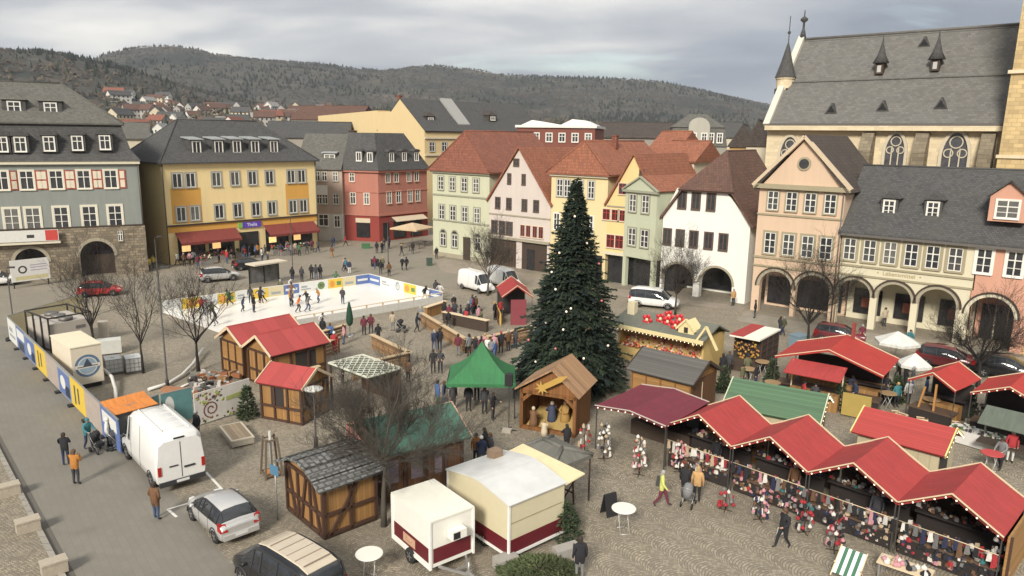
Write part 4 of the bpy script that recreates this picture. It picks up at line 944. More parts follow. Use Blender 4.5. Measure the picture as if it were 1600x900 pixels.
b_, fr, ze = block('mansard_house', 'grey baroque house with round pediment and dark mansard roof, left of the church', 1046, 1136, 228, 118, 10, -.15, plaster('grey_stone_plaster', (.30, .29, .25)))
Lf = fr.L; b = MB(); b.hexa([(0, -.2, 0), (Lf, -.2, 0), (Lf, 10, 0), (0, 10, 0), (.4, .8, 2.9), (Lf - .4, .8, 2.9), (Lf - .4, 9, 2.9), (.4, 9, 2.9)]); b.hexa([(.3, .6, 2.91), (Lf - .3, .6, 2.91), (Lf - .3, 9.2, 2.91), (.3, 9.2, 2.91), (3, 4, 5.0), (Lf - 3, 4, 5.0), (Lf - 3, 6, 5.0), (3, 6, 5.0)]); b.build('roof', SLATEL, b_, (0, 0, ze))
cxx = Lf * .5; b = MB(); b.prism([(cxx - 1.6, 0), (cxx + 1.6, 0)] + [(cxx + 1.6 * math.cos(math.pi * j / 10), 2.9 + 1.5 * math.sin(math.pi * j / 10)) for j in range(11)], -.45, 2); b.build('pediment', plaster('pale_stone_plaster', (.42, .40, .34)), b_, (0, 0, ze))
for x in (1.2, 2.5, cxx - .8, cxx + .8, Lf - 2.5, Lf - 1.2): win(b_, x, ze + 1.3, .75, 1.4, y=-.46 if abs(x - cxx) < 1 else -.1, sur=.1)
block('yellow_gable_house', 'small ochre gabled house left of the church', 1140, 1178, 228, 112, 12, -.35, plaster('ochre_plaster', (.55, .36, .12)), DTILE, 3.2, axis='y')
block('white_gable_house', 'cream gabled house tucked against the church turret', 1166, 1200, 226, 105, 9, -.4, plaster('cream_plaster_b', (.56, .5, .38)), DTILE, 3.4, axis='y')
block('low_house', 'low cream house with grey roof glimpsed between the grey and the yellow building', 190, 232, 216, 122, 10, .45, plaster('cream_plaster_b', (.56, .5, .38)), SLATEL, 2.6)
block('long_house', 'long dark roofed building behind the yellow one', 415, 545, 214, 150, 12, .15, plaster('grey_beige_plaster', (.3, .27, .23)), SLATE, 3.2)
block('red_roof_house', 'house with a long red roof behind the blank yellow gable', 455, 560, 186, 205, 12, -.25, plaster('grey_beige_plaster', (.3, .27, .23)), BTILE, 3.8)
block('red_roof_house', 'red tiled house just left of the mansard house', 1010, 1052, 240, 100, 9, -.7, plaster('cream_plaster_b', (.56, .5, .38)), OTILE, 3.0)
block('red_roof_house', 'orange tiled house behind the green and yellow gabled houses', 1030, 1085, 250, 93, 8, -.66, plaster('cream_plaster_b', (.56, .5, .38)), OTILE, 2.4, wins=(2, .8, 1.0, 1.2))
block('dark_roof_house', 'dark roofed house behind the membrane roof', 935, 1050, 214, 150, 12, -.25, plaster('grey_beige_plaster', (.3, .27, .23)), DTILE, 3.0)
block('dark_roof_house', 'grey roofed house behind the mansard house', 1085, 1165, 214, 175, 12, -.1, plaster('cream_plaster_b', (.56, .5, .38)), SLATE, 3.6)

# the town towards the hills
rt = random.Random(8); 
def townwall(name, col):
    t = NT(name); t.rough(.9); s_ = t.node('ShaderNodeSeparateXYZ'); t.l.new(t.co('UV'), s_.inputs[0])
    f = lambda o, d, a, b_: t.math('MULTIPLY', t.math('GREATER_THAN', t.math('FRACT', t.math('DIVIDE', o, d)), a), t.math('LESS_THAN', t.math('FRACT', t.math('DIVIDE', o, d)), b_))
    k = t.math('MULTIPLY', t.math('MULTIPLY', f(s_.outputs['X'], 2.5, .3, .7), f(s_.outputs['Y'], 2.8, .3, .78)), t.math('LESS_THAN', s_.outputs['Y'], 5.2))
    t.color(t.mix(k, t.mix(t.noise(.5, 4), sc(col, .85), sc(col, 1.1)), (.03, .03, .032))); return t.m
WALLS = [('white', townwall('town_white', (.62, .6, .54))), ('cream', townwall('town_cream', (.56, .48, .34))), ('grey', townwall('town_grey', (.36, .34, .31)))]
ROOFS = [('red', RTILE), ('dark grey', SLATE), ('brown', BTILE), ('pale grey', tiles('town_pale_roof', (.32, .31, .29), .5, .4, .7, .2))]
tw = {}
for wi, (wn_, wmat) in enumerate(WALLS):
    for ri, (rn, rmat) in enumerate(ROOFS):
        b = MB(); b.prism([(-3.6, -2), (3.6, -2), (3.6, 5.6), (0, 9.0), (-3.6, 5.6)], -6, 6, 0, 'x'); 
        c_ = MB(); 
        for sg in (-1, 1): P = [(-6.3, 0, 9.25), (6.3, 0, 9.25), (6.3, sg * 4.1, 5.3), (-6.3, sg * 4.1, 5.3)]; c_.slab(P if sg < 0 else P[::-1], .25); 
        tw[wi, ri] = (b.mesh('wall', wmat), c_.mesh('roof', rmat))
def town(px0, px1, n, r0, r1):
    for i in range(n):
        px = rt.uniform(px0, px1); rr_ = r0 + (r1 - r0) * rt.random() ** .8; q = ray(px, 220); x, y = q.x / math.hypot(q.x, q.y) * rr_, q.y / math.hypot(q.x, q.y) * rr_
        wi = rt.choice((0, 0, 1, 2)); ri = rt.choice((0, 1, 1, 2, 2, 3))
        o = empty('far_house', f'far away {WALLS[wi][0]} house with a {ROOFS[ri][0]} gable roof in the town towards the hills', 'house', (x, y, terr(x, y) + rt.uniform(4.0, 7.0) * max(0, (330 - rr_) / 160)), rt.choice((0, .4, -.3, 1.4, 1.8, .8)) + rt.uniform(-.15, .15), 'far houses of the town')
        for nm, me in zip(('wall', 'roof'), tw[wi, ri]): c = inst(nm, me, o); 
        s_ = rt.uniform(.75, 1.15); o.scale = (s_ * rt.uniform(.9, 1.5), s_, s_)
town(185, 520, 95, 360, 900); town(690, 1010, 18, 240, 560); town(930, 1215, 34, 220, 600); town(500, 700, 8, 300, 600)
# bare and evergreen trees between the far houses: one wooded mass
mb = MB(); rr = random.Random(9)
for i in range(2600):
    b = rr.uniform(rad(-36), rad(22)); r_ = rr.uniform(230, 1000); x, y = r_ * math.sin(b), r_ * math.cos(b); z = terr(x, y)
    con = rr.random() < .22; h = rr.uniform(6, 11) if con else rr.uniform(5, 9); k = 0 if con else rr.choice((1, 2))
    for c in range(1 if con else 5):
        w = h * (.2 if con else .22); ox, oy, oz = (0, 0, 0) if con else (rr.uniform(-1, 1) * h * .25, rr.uniform(-1, 1) * h * .25, rr.uniform(.15, .5) * h)
        hh = h if con else h * rr.uniform(.35, .55); a0 = rr.uniform(0, 6); P = [(x + ox + w * math.cos(a0 + j * 1.2566), y + oy + w * math.sin(a0 + j * 1.2566), z + oz + (0 if con else hh * rr.uniform(.1, .5))) for j in range(5)]
        for j in range(5): mb.poly([P[j], P[(j + 1) % 5], (x + ox, y + oy, z + oz + hh)], k)
struct(mb.build('town_trees', [plain('town_conifer', (.03, .04, .025), 1, var=.4, scale=.1), plain('town_bare_wood', (.10, .078, .055), 1, var=.35, scale=.1), plain('town_bare_wood_b', (.075, .062, .045), 1, var=.35, scale=.1)]), 'stuff')
# ================================================================== market huts and stalls
HON = planks('honey_boards', (.34, .18, .06), .14, 'X', .5, .22); HONV = planks('honey_planks', (.36, .19, .062), .16, 'Y', .55, .16); BRW = planks('brown_boards', (.13, .06, .025), .15, 'X', .45, .25)
TIMB = plain('dark_brown_timber', (.06, .028, .016), .7, var=.25); REDC = canvas('red_canvas', (.36, .045, .042), .7); REDB = canvas('bright_red_canvas', (.40, .038, .03), .7); MAR = canvas('maroon_canvas', (.17, .03, .045), .8); GRNC = canvas('green_canvas', (.04, .17, .065), .75)
HRED = planks('red_felt_roof', (.38, .055, .05), .9, 'X', .75, .12); RRED = planks('red_ribbed_roof', (.40, .05, .042), .17, 'Y', .55, .12); RGRN = planks('green_ribbed_roof', (.085, .16, .085), .17, 'Y', .5, .2); GFELT = canvas('green_felt_roof', (.10, .21, .155), .9, .3)
GPLK = planks('grey_roof_boards', (.105, .10, .09), .2, 'Y', .55, .25); SHIN = tiles('grey_shingle', (.20, .20, .19), .34, .26, .3, .35, bump=.9, mort=.05); CRB = planks('nativity_roof_boards', (.36, .21, .11), .3, 'X', .5, .25); OAK = planks('oiled_oak', (.20, .082, .022), .2, 'X', .5, .25)
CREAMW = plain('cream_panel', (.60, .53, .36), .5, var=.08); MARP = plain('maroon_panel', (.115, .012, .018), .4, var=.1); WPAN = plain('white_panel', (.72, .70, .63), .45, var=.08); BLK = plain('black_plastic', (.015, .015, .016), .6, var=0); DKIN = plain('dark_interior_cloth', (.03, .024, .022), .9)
BULB = plain('warm_bulb', (1, .82, .55), .4, var=0, emit=.9); STEEL = plain('galvanised_steel', (.38, .38, .37), .4, .6, .1); PALE = plain('pale_batten', (.60, .48, .32), .7); STRAW = plain('straw', (.42, .29, .1), .95, var=.35, scale=14)
def eframe(pa, pb, z): return Frame(G(*pa, z), G(*pb, z))
def bulbs(parent, pts, step=.33, name='light_string'):
    b = MB()
    for p, q in zip(pts, pts[1:]):
        p, q = Vector(p), Vector(q); n = max(1, int((q - p).length / step))
        b.tube([p, q], .012, 4, 1)
        for i in range(n): c = p + (q - p) * ((i + .5) / n); b.ball(c + Vector((0, 0, -.05)), .036, n=6, k=4)
    return b.build(name, [BULB, DARKW], parent)
def timbers(parent, segs, w=.13, d=.05, m=None, name='timber_frame'):
    b = MB()
    for p, q in segs:
        p, q = Vector(p), Vector(q); b.beam(p, q, w, w)
    return b.build(name, m or TIMB, parent)
def hut(name, label, fr, depth, ze, zr, axis, wm_, rm, o=.3, ridge_at=.5, trim=None, group=None, base=0., openfront=False, t=.1):
    """wooden hut; fr runs along the front eave, roof overhang o"""
    L = fr.L; r = empty(name, label, 'market hut', fr.A, fr.rz, group)
    w = MB(); zw = ze - .02
    if axis == 'y':
        w.prism([(o, base), (L - o, base), (L - o, ze), (L / 2, zr - .14), (o, ze)], o, depth - o)
    else:
        w.prism([(o, base), (depth - o, base), (depth - o, ze), (depth * ridge_at, zr - .14), (o, ze)], o, L - o, 0, 'x')
    wall = w.build('wall', wm_, r)
    b = MB()
    if axis == 'y':
        for s_, P in ((0, [(0, 0, ze), (L / 2, 0, zr), (L / 2, depth, zr), (0, depth, ze)]), (1, [(L, 0, ze), (L, depth, ze), (L / 2, depth, zr), (L / 2, 0, zr)])): b.slab([P[0], P[1], P[2], P[3]][::-1] if s_ == 0 else [P[0], P[1], P[2], P[3]], t)
    else:
        yr = depth * ridge_at
        b.slab([(0, 0, ze), (L, 0, ze), (L, yr, zr), (0, yr, zr)], t); b.slab([(L, depth, ze), (0, depth, ze), (0, yr, zr), (L, yr, zr)], t)
    roof = b.build('roof', rm, r)
    if trim:
        b, b2 = MB(), MB()
        if axis == 'y':
            for x0, x1 in ((0, L / 2), (L, L / 2)):
                b.beam((x0, -.03, ze - .04), (x1, -.03, zr - .03), .05, .17); b2.beam((x0, depth + .03, ze - .04), (x1, depth + .03, zr - .03), .05, .17)
        else:
            for y0, y1 in ((0, depth * ridge_at), (depth, depth * ridge_at)):
                b.beam((-.03, y0, ze - .04), (-.03, y1, zr - .03), .05, .17); b2.beam((L + .03, y0, ze - .04), (L + .03, y1, zr - .03), .05, .17)
        b.build('barge_board', trim, r); b2.build('barge_board', trim, r)
    return r, wall, roof
def face_frame(segs, x0, x1, z0, z1, y, cols=2, rail=.42, brace=True, axis='y'):
    P = (lambda a, z: (a, y, z)) if axis == 'y' else (lambda a, z: (y, a, z))
    for i in range(cols + 1): a = x0 + (x1 - x0) * i / cols; segs.append((P(a, z0), P(a, z1)))
    zr_ = z0 + (z1 - z0) * rail; segs.append((P(x0, zr_), P(x1, zr_))); segs.append((P(x0, z0 + .06), P(x1, z0 + .06))); segs.append((P(x0, z1 - .06), P(x1, z1 - .06)))
    if brace:
        for i in range(cols): a, b_ = x0 + (x1 - x0) * i / cols, x0 + (x1 - x0) * (i + 1) / cols; segs.append((P(a + (b_ - a) * (.2 if i % 2 else .75), z0), P(a + (b_ - a) * (.75 if i % 2 else .2), z1)))

# --- three red roofed huts by the rink
fA = eframe((336, 527), (377, 541), 2.4); r, w_, ro = hut('market_hut', 'honey timber hut with red felt roof nearest the ice, behind its twin', fA, 5.0, 2.4, 3.4, 'y', HON, HRED, trim=PALE)
s = []; face_frame(s, .3, fA.L - .3, 0, 2.35, .27, 3, .4, False); timbers(r, s); b = MB(); b.box(.42, fA.L - .42, .255, .297, 1.0, 2.2); b.build('shutter', HONV, r)
fB = eframe((378, 541), (423, 557), 2.4); r, w_, ro = hut('market_hut', 'honey timber hut with red felt roof, middle one of the three beside the rink', fB, 4.6, 2.4, 3.45, 'y', HON, HRED, trim=PALE)
s = []; face_frame(s, .3, fB.L - .3, 0, 2.35, .27, 3, .4, False); face_frame(s, .3, 4.3, 0, 2.3, fB.L - .27, 3, .4, False, 'x'); timbers(r, s)
b = MB(); b.box(fB.L - .32, fB.L - .285, 2.0, 3.6, .95, 2.1); hatch = b.build('serving_hatch', DKIN, r); b = MB(); b.box(fB.L - .28, fB.L + .1, 1.9, 3.7, .85, .93); b.build('counter', PALE, r)
fC = eframe((399, 597), (471, 609), 2.25); r, w_, ro = hut('market_hut', 'small red roofed hut with dark timber framing, nearest of the three, beside the fir bush', fC, 2.9, 2.25, 3.1, 'x', HON, HRED, o=.22, trim=PALE)
s = []; face_frame(s, .22, fC.L - .22, 0, 2.2, .19, 3, .4, False); face_frame(s, .22, 2.68, 0, 2.2, fC.L - .19, 2, .4, True, 'x'); timbers(r, s)
b = MB(); b.box(.9, 1.8, .2, .235, .9, 2.05); b.build('serving_hatch', DKIN, r); b = MB(); b.box(fC.L - .24, fC.L - .195, .5, 1.4, 1.0, 2.0); b.build('serving_hatch', DKIN, r)

# --- timber framed hut with shingle roof in the foreground
fD = Frame(G(434, 717, 2.45), G(500, 765, 2.45)); D2 = 3.0; L = fD.L
r = empty('market_hut', 'half timbered hut with curved grey shingle roof behind the dark people carrier', 'market hut', fD.A, fD.rz)
o = .28; w = MB(); w.prism([(o, .12), (L - o, .12), (L - o, 2.4), (L * .75, 2.82), (L / 2, 2.95), (L * .25, 2.82), (o, 2.4)], o, D2 - o); w.build('wall', HON, r)
b = MB(); pr = [(-.1, 2.36), (L * .12, 2.62), (L * .3, 2.92), (L / 2, 3.05), (L * .7, 2.92), (L * .88, 2.62), (L + .1, 2.36)]
for (a, c_), (d, e) in zip(pr, pr[1:]): b.slab([(a, -.1, c_), (d, -.1, e), (d, D2 + .1, e), (a, D2 + .1, c_)], .09)
for (a, c_), (d, e) in zip(pr, pr[1:]):
    for k in range(3): f0, f1 = k / 3, (k + .98) / 3
b.build('roof', SHIN, r)
b = MB()
for i in range(len(pr) - 1):
    a, c_ = pr[i]; d, e = pr[i + 1]; n = max(1, int(math.hypot(d - a, e - c_) / .27))
    for k in range(n + 1): t_ = k / n; b.tube([(a + (d - a) * t_, -.12, c_ + (e - c_) * t_ + .015), (a + (d - a) * t_, D2 + .12, c_ + (e - c_) * t_ + .015)], .03, 4)
b.build('roof_courses', SHIN, r)
s = []; face_frame(s, o, L - o, .12, 2.4, .25, 3, .42, True); face_frame(s, o, D2 - o, .12, 2.4, L - .25, 2, .42, False, 'x'); s.append(((L - .25, .5, .12), (L - .25, 2.0, 2.4))); timbers(r, s, .14)
b = MB(); b.box(o - .05, L - o + .05, o - .05, D2 - o + .05, 0, .119); b.build('plinth', DARKW, r)

# --- green roofed hut behind the bare tree
fE = eframe((592, 714), (737, 682), 2.5); L = fE.L
r, w_, ro = hut('market_hut', 'dark brown hut with a mossy green roof behind the big bare tree', fE, 4.4, 2.5, 3.5, 'x', BRW, GFELT, o=.35, trim=plain('orange_white_trim', (.62, .40, .28), .7), t=.14)
b = MB()
for i in range(3): x = .75 + i * (L - 1.5) / 2.6; b = MB(); b.box(x - .3, x + .3, .32, .347, .9, 2.0); b.build('poster', plain('violet_poster', (.20, .16, .19), .6, var=.5, scale=4), r)
[timbers(r, [((.36 + i * (L - .72) / 4, .31, 0), (.36 + i * (L - .72) / 4, .31, 2.4))], name='post') for i in range(5)]
b = MB(); b.beam((-.1, .3, 2.35), (-.1, 4.1, 2.35), .08, .5); b.build('sign_board', plain('red_white_sign', (.5, .2, .16), .6, var=.6, scale=5), r)

# --- honey coloured hut with grey board roof
fF = eframe((978, 576), (1083, 602), 2.6); L = fF.L
r, w_, ro = hut('market_hut', 'honey coloured hut with a grey board roof behind the maroon canopy', fF, 3.9, 2.6, 3.6, 'x', HONV, GPLK, o=.3, trim=DARKW)
[timbers(r, [((.3 + i * (L - .6) / 4, .28, 0), (.3 + i * (L - .6) / 4, .28, 2.55))], .09, m=plain('mid_brown_timber', (.22, .10, .03), .7), name='post') for i in range(5)]
b = MB(); b.box(L - .3, L - .26, .3, 3.6, 0, 2.58); b.build('end_boards', BRW, r); b = MB(); b.box(L - .262, L - .24, 1.7, 1.78, .1, 2.3); b.build('door_trim', PALE, r)

# --- green ribbed and red ribbed huts
fG = eframe((1128, 634), (1281, 664), 2.5); r, w_, ro = hut('market_hut', 'cream walled hut with a green ribbed roof behind the red canvas stalls', fG, 4.2, 2.5, 3.5, 'x', planks('cream_boards', (.50, .43, .28), .5, 'X', .75, .1), RGRN, o=.25, trim=plain('pale_green_trim', (.50, .52, .38), .7)); L = fG.L
bulbs(r, [(L + .07, 0, 2.42), (L + .07, 2.1, 3.42), (L + .07, 4.2, 2.42)], .3); b = MB(); b.box(L - .25, L - .21, .5, 3.7, .3, 2.5); b.build('goods_display', plain('brown_goods', (.22, .16, .10), .8, var=.7, scale=6), r)
fH = eframe((1330, 674), (1476, 713), 2.5); r, w_, ro = hut('market_hut', 'hut with red ribbed roof and yellow barge boards behind the zigzag canvas stalls', fH, 3.4, 2.5, 3.35, 'x', planks('cream_boards', (.50, .43, .28), .5, 'X', .75, .1), RRED, o=.25, trim=plain('yellow_trim', (.68, .56, .22), .7)); L = fH.L
bulbs(r, [(L + .07, 0, 2.42), (L + .07, 1.7, 3.3), (L + .07, 3.4, 2.42)], .3); b = MB(); b.box(L - .25, L - .21, .4, 1.9, .9, 2.3); b.build('serving_hatch', DKIN, r)

# --- sweets stall with grey roof and red sugar shapes
fI = eframe((953, 505), (1099, 535), 2.7); L = fI.L
r = empty('sweets_stall', 'long sweets stall with grey green roof carrying red candy shapes and little gables', 'market stall', fI.A, fI.rz)
DP = 4.2; w = MB(); w.box(.3, L - .3, 1.6, DP - .2, 0, 2.7); w.box(.3, L - .3, .5, .75, 0, 1.0); w.box(.3, .45, .76, 1.59, 0, 2.7); w.box(L - .45, L - .3, .76, 1.59, 0, 2.7); w.build('wall', plain('yellow_stall_panel', (.5, .36, .14), .7), r)
b = MB(); b.slab([(0, 0, 2.7), (L, 0, 2.7), (L, 2.4, 3.5), (0, 2.4, 3.5)], .12); b.slab([(L, DP, 2.7), (0, DP, 2.7), (0, 2.4, 3.5), (L, 2.4, 3.5)], .12); ro = b.build('roof', canvas('grey_green_felt', (.15, .155, .125), .9, .2), r)
b = MB(); b.box(0, L, -.05, 0, 2.48, 2.78); b.build('fascia', plain('cream_fascia', (.66, .56, .30), .6), r)
rg = random.Random(3); SWEET = [plain('sweet_orange', (.62, .22, .04), .6), plain('sweet_cream', (.66, .52, .32), .6), plain('sweet_red', (.5, .05, .05), .6), plain('sweet_pink', (.6, .3, .28), .6), plain('sweet_brown', (.18, .08, .03), .6)]
b = MB()
for i in range(170): b.ball((rg.uniform(.5, L - .5), rg.uniform(.55, 1.5), rg.uniform(1.05, 1.2)), rg.uniform(.06, .13), n=5, k=3, m=rg.randrange(5))
for i in range(150): b.ball((rg.uniform(.5, L - .5), rg.uniform(1.4, 1.58), rg.uniform(1.2, 2.5)), rg.uniform(.06, .13), n=5, k=3, m=rg.randrange(5))
struct(b.build('sweets', SWEET, r), 'stuff'); bulbs(r, [(0, -.07, 2.5), (L, -.07, 2.5)], .3)
for i, (x, y, z) in enumerate(((2.6, .9, 3.0), (3.5, 1.3, 3.15), (4.2, 1.1, 3.1), (4.9, 1.6, 3.3), (5.0, .8, 3.0), (3.9, 1.8, 3.35))):
    b = MB()
    for k in range(5): a_ = k * 1.2566; b.ball((.28 * math.cos(a_), .1, .25 + .28 * math.sin(a_)), .17, .08, .17, n=6, k=4)
    b.ball((0, .05, .25), .14, .1, .14, 6, 4, 1); b.build('sugar_flower', [plain('candy_red', (.55, .02, .03), .4), plain('sweet_cream', (.66, .52, .32), .6)], ro, (x, y, z))
for x in (6.0,): b = MB(); b.prism([(-.6, 0), (.6, 0), (.6, .35), (0, 1.0), (-.6, .35)], .3, 1.6); b.beam((-.75, .25, .3), (0, .25, 1.08), .14, .14); b.beam((.75, .25, .3), (0, .25, 1.08), .14, .14); b.box(-.15, .15, .27, .299, .1, .5, 1); b.build('roof_gable', [plain('cream_fascia', (.66, .56, .30), .6), DKIN], ro, (x, .3, 2.85))
for x in (.8,): b = MB(); b.box(-.3, .3, 0, .5, 0, 1.0); b.build('roof_vent', CREAMW, ro, (x, 1.6, 3.2))
b = MB(); b.beam((L - .8, .1, 2.3), (L + .1, .1, 3.8), .16, .14); b.beam((L + 1.0, .1, 2.3), (L + .1, .1, 3.8), .16, .14); b.build('sign_gable', plain('cream_fascia', (.66, .56, .30), .6), r)
sb = empty('sign_board', 'cream menu board leaning at the right end of the sweets stall', 'sign', fI.w(L - .9, -1.2), fI.rz); b = MB(); b.hexa([(-.55, -.3, .1), (.55, -.3, .1), (.55, -.25, .1), (-.55, -.25, .1), (-.55, .15, 1.6), (.55, .15, 1.6), (.55, .2, 1.6), (-.55, .2, 1.6)]); b.build('panel', CREAMW, sb); b = MB(); b.beam((-.5, .2, 1.5), (-.5, .7, 0), .05, .05); b.build('strut', DARKW, sb); b = MB(); b.beam((.5, .2, 1.5), (.5, .7, 0), .05, .05); b.build('strut', DARKW, sb)

# --- stall with flat red and white top
fJ = eframe((1143, 523), (1186, 531), 2.6); L = fJ.L; DJ = 4.0; r = empty('market_stall', 'dark stall with flat red and white canopy and golden wares beside the sweets stall', 'market stall', fJ.A, fJ.rz)
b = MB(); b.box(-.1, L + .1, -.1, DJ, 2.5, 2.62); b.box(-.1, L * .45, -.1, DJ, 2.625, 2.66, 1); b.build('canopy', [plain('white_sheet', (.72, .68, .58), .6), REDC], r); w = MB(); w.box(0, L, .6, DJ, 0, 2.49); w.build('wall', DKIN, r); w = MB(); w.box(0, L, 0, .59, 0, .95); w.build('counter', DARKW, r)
b = MB()
for i in range(60): b.ball((rg.uniform(.1, L - .1), rg.uniform(.05, .55), rg.uniform(1, 2.2)), rg.uniform(.05, .11), n=5, k=3, m=rg.randrange(2))
struct(b.build('wares', [plain('gold_ware', (.45, .26, .05), .4), plain('amber_ware', (.36, .16, .04), .5)], r), 'stuff')
timbers(r, [((L + .02, .6 + i * 1.1, 0), (L + .02, .6 + i * 1.1, 2.45)) for i in range(4)] + [((L + .02, .6, .5 + .5 * i), (L + .02, 3.9, .5 + .5 * i)) for i in range(4)], .07)

# --- canvas stalls with zigzag red roofs
HATC = [('black', (.016, .016, .018)), ('white', (.58, .55, .5)), ('grey', (.16, .155, .15)), ('beige', (.38, .29, .19)), ('red', (.30, .025, .03)), ('pink', (.45, .22, .24)), ('brown', (.12, .065, .035)), ('teal', (.03, .12, .12)), ('navy', (.02, .025, .06))]
HATM = {}
for nm, c in HATC:
    b = MB(); b.lathe([(.14, 0), (.15, .05), (.135, .12), (.08, .19), (.02, .215)], 8); b.ball((0, 0, .235), .045, n=6, k=4); HATM[nm] = b.mesh('knitted_hat', plain('wool_' + nm, c, .95, var=.25, scale=20))
GLOVE = {}
for nm, c in HATC:
    b = MB(); b.hexa([(-.1, -.03, -.5), (.08, -.02, -.46), (.08, .03, -.46), (-.1, .02, -.5), (-.07, -.035, 0), (.07, -.03, 0), (.07, .03, 0), (-.07, .035, 0)]); b.hexa([(-.03, -.05, -.36), (.12, -.05, -.4), (.12, -.02, -.4), (-.03, -.02, -.36), (-.05, -.05, 0), (.05, -.05, 0), (.05, -.036, 0), (-.05, -.036, 0)]); GLOVE[nm] = b.mesh('scarf', plain('wool_' + nm, c, .95, var=.25, scale=20))
fS = Frame(G(1040, 663, 2.3), G(1570, 840, 2.3)); SP = fS.L / 4; places = ['leftmost', 'second from the left', 'third from the left', 'rightmost']
def gcanopy(name, label, A, rz, L, depth, ze, zr, mat_, cat='market stall', over=.0, lights=True, posts=True, wallm=None, counter=True, trim=None, sidewall=False):
    r = empty(name, label, cat, A, rz); b = MB(); xp = L / 2
    sagy = 6
    for sgn in (0, 1):
        xe = 0 if sgn == 0 else L
        for i in range(sagy):
            for k in range(4):
                def P(ii, kk): t_ = kk / 4; y = depth * ii / sagy; return (xe + (xp - xe) * t_, y - over, ze + (zr - ze) * t_ - .05 * math.sin(math.pi * t_) - .035 * math.sin(math.pi * ii / sagy) * (1 - t_ * .5))
                q = [P(i, k), P(i, k + 1), P(i + 1, k + 1), P(i + 1, k)]; 
                if sgn == 0: q = q[::-1]
                b.poly(q, 0, True); b.poly([(x, y, z - .025) for x, y, z in q][::-1], 0, True)
        b.hexa([(xe, -over - .012, ze - .14), (xp, -over - .012, zr - .14), (xp, -over, zr - .14), (xe, -over, ze - .14), (xe, -over - .012, ze + .0), (xp, -over - .012, zr + .0), (xp, -over, zr + .0), (xe, -over, ze + .0)])
    b.build('canopy', mat_, r)
    b = MB()
    b2 = MB()
    for xe in (0, L): b.beam((xe, -over - .03, ze + .01), (xp, -over - .03, zr + .01), .045, .045); b2.beam((xe, depth + .03, ze + .01), (xp, depth + .03, zr + .01), .045, .045)
    b.build('edge_trim', trim or PALE, r); b2.build('edge_trim', trim or PALE, r)
    if lights: bulbs(r, [(0, -over - .06, ze - .05), (xp, -over - .06, zr - .05), (L, -over - .06, ze - .05)], .36)
    if posts:
        for x in (.06, L - .06):
            for y in (.08, depth - .08): b = MB(); b.box(x - .022, x + .022, y - .022, y + .022, 0, ze - .02); b.build('post', plain('dark_steel', (.09, .085, .08), .5, .5), r)
    if wallm is not None:
        b = MB(); b.prism([(.1, 0), (L - .1, 0), (L - .1, ze - .1), (xp, zr - .12), (.1, ze - .1)], depth - .1, depth - .05); b.build('back_wall', wallm, r)
    if counter:
        b = MB(); b.box(.12, L - .12, .15, 1.25, .78, .86); t_ = b.build('counter', plain('counter_board', (.09, .055, .035), .7), r)
        b = MB(); b.box(.14, L - .14, .2, .24, .06, .775); b.build('counter_skirt', plain('counter_skirt', (.022, .016, .014), .9), r)
        b = MB(); b.box(.12, L - .12, 2.0, 2.4, 1.2, 1.28); b.box(.14, L - .14, 2.36, 2.4, .06, 1.2); b.build('back_shelf', plain('counter_skirt', (.022, .016, .014), .9), r)
    return r
rh = random.Random(21)
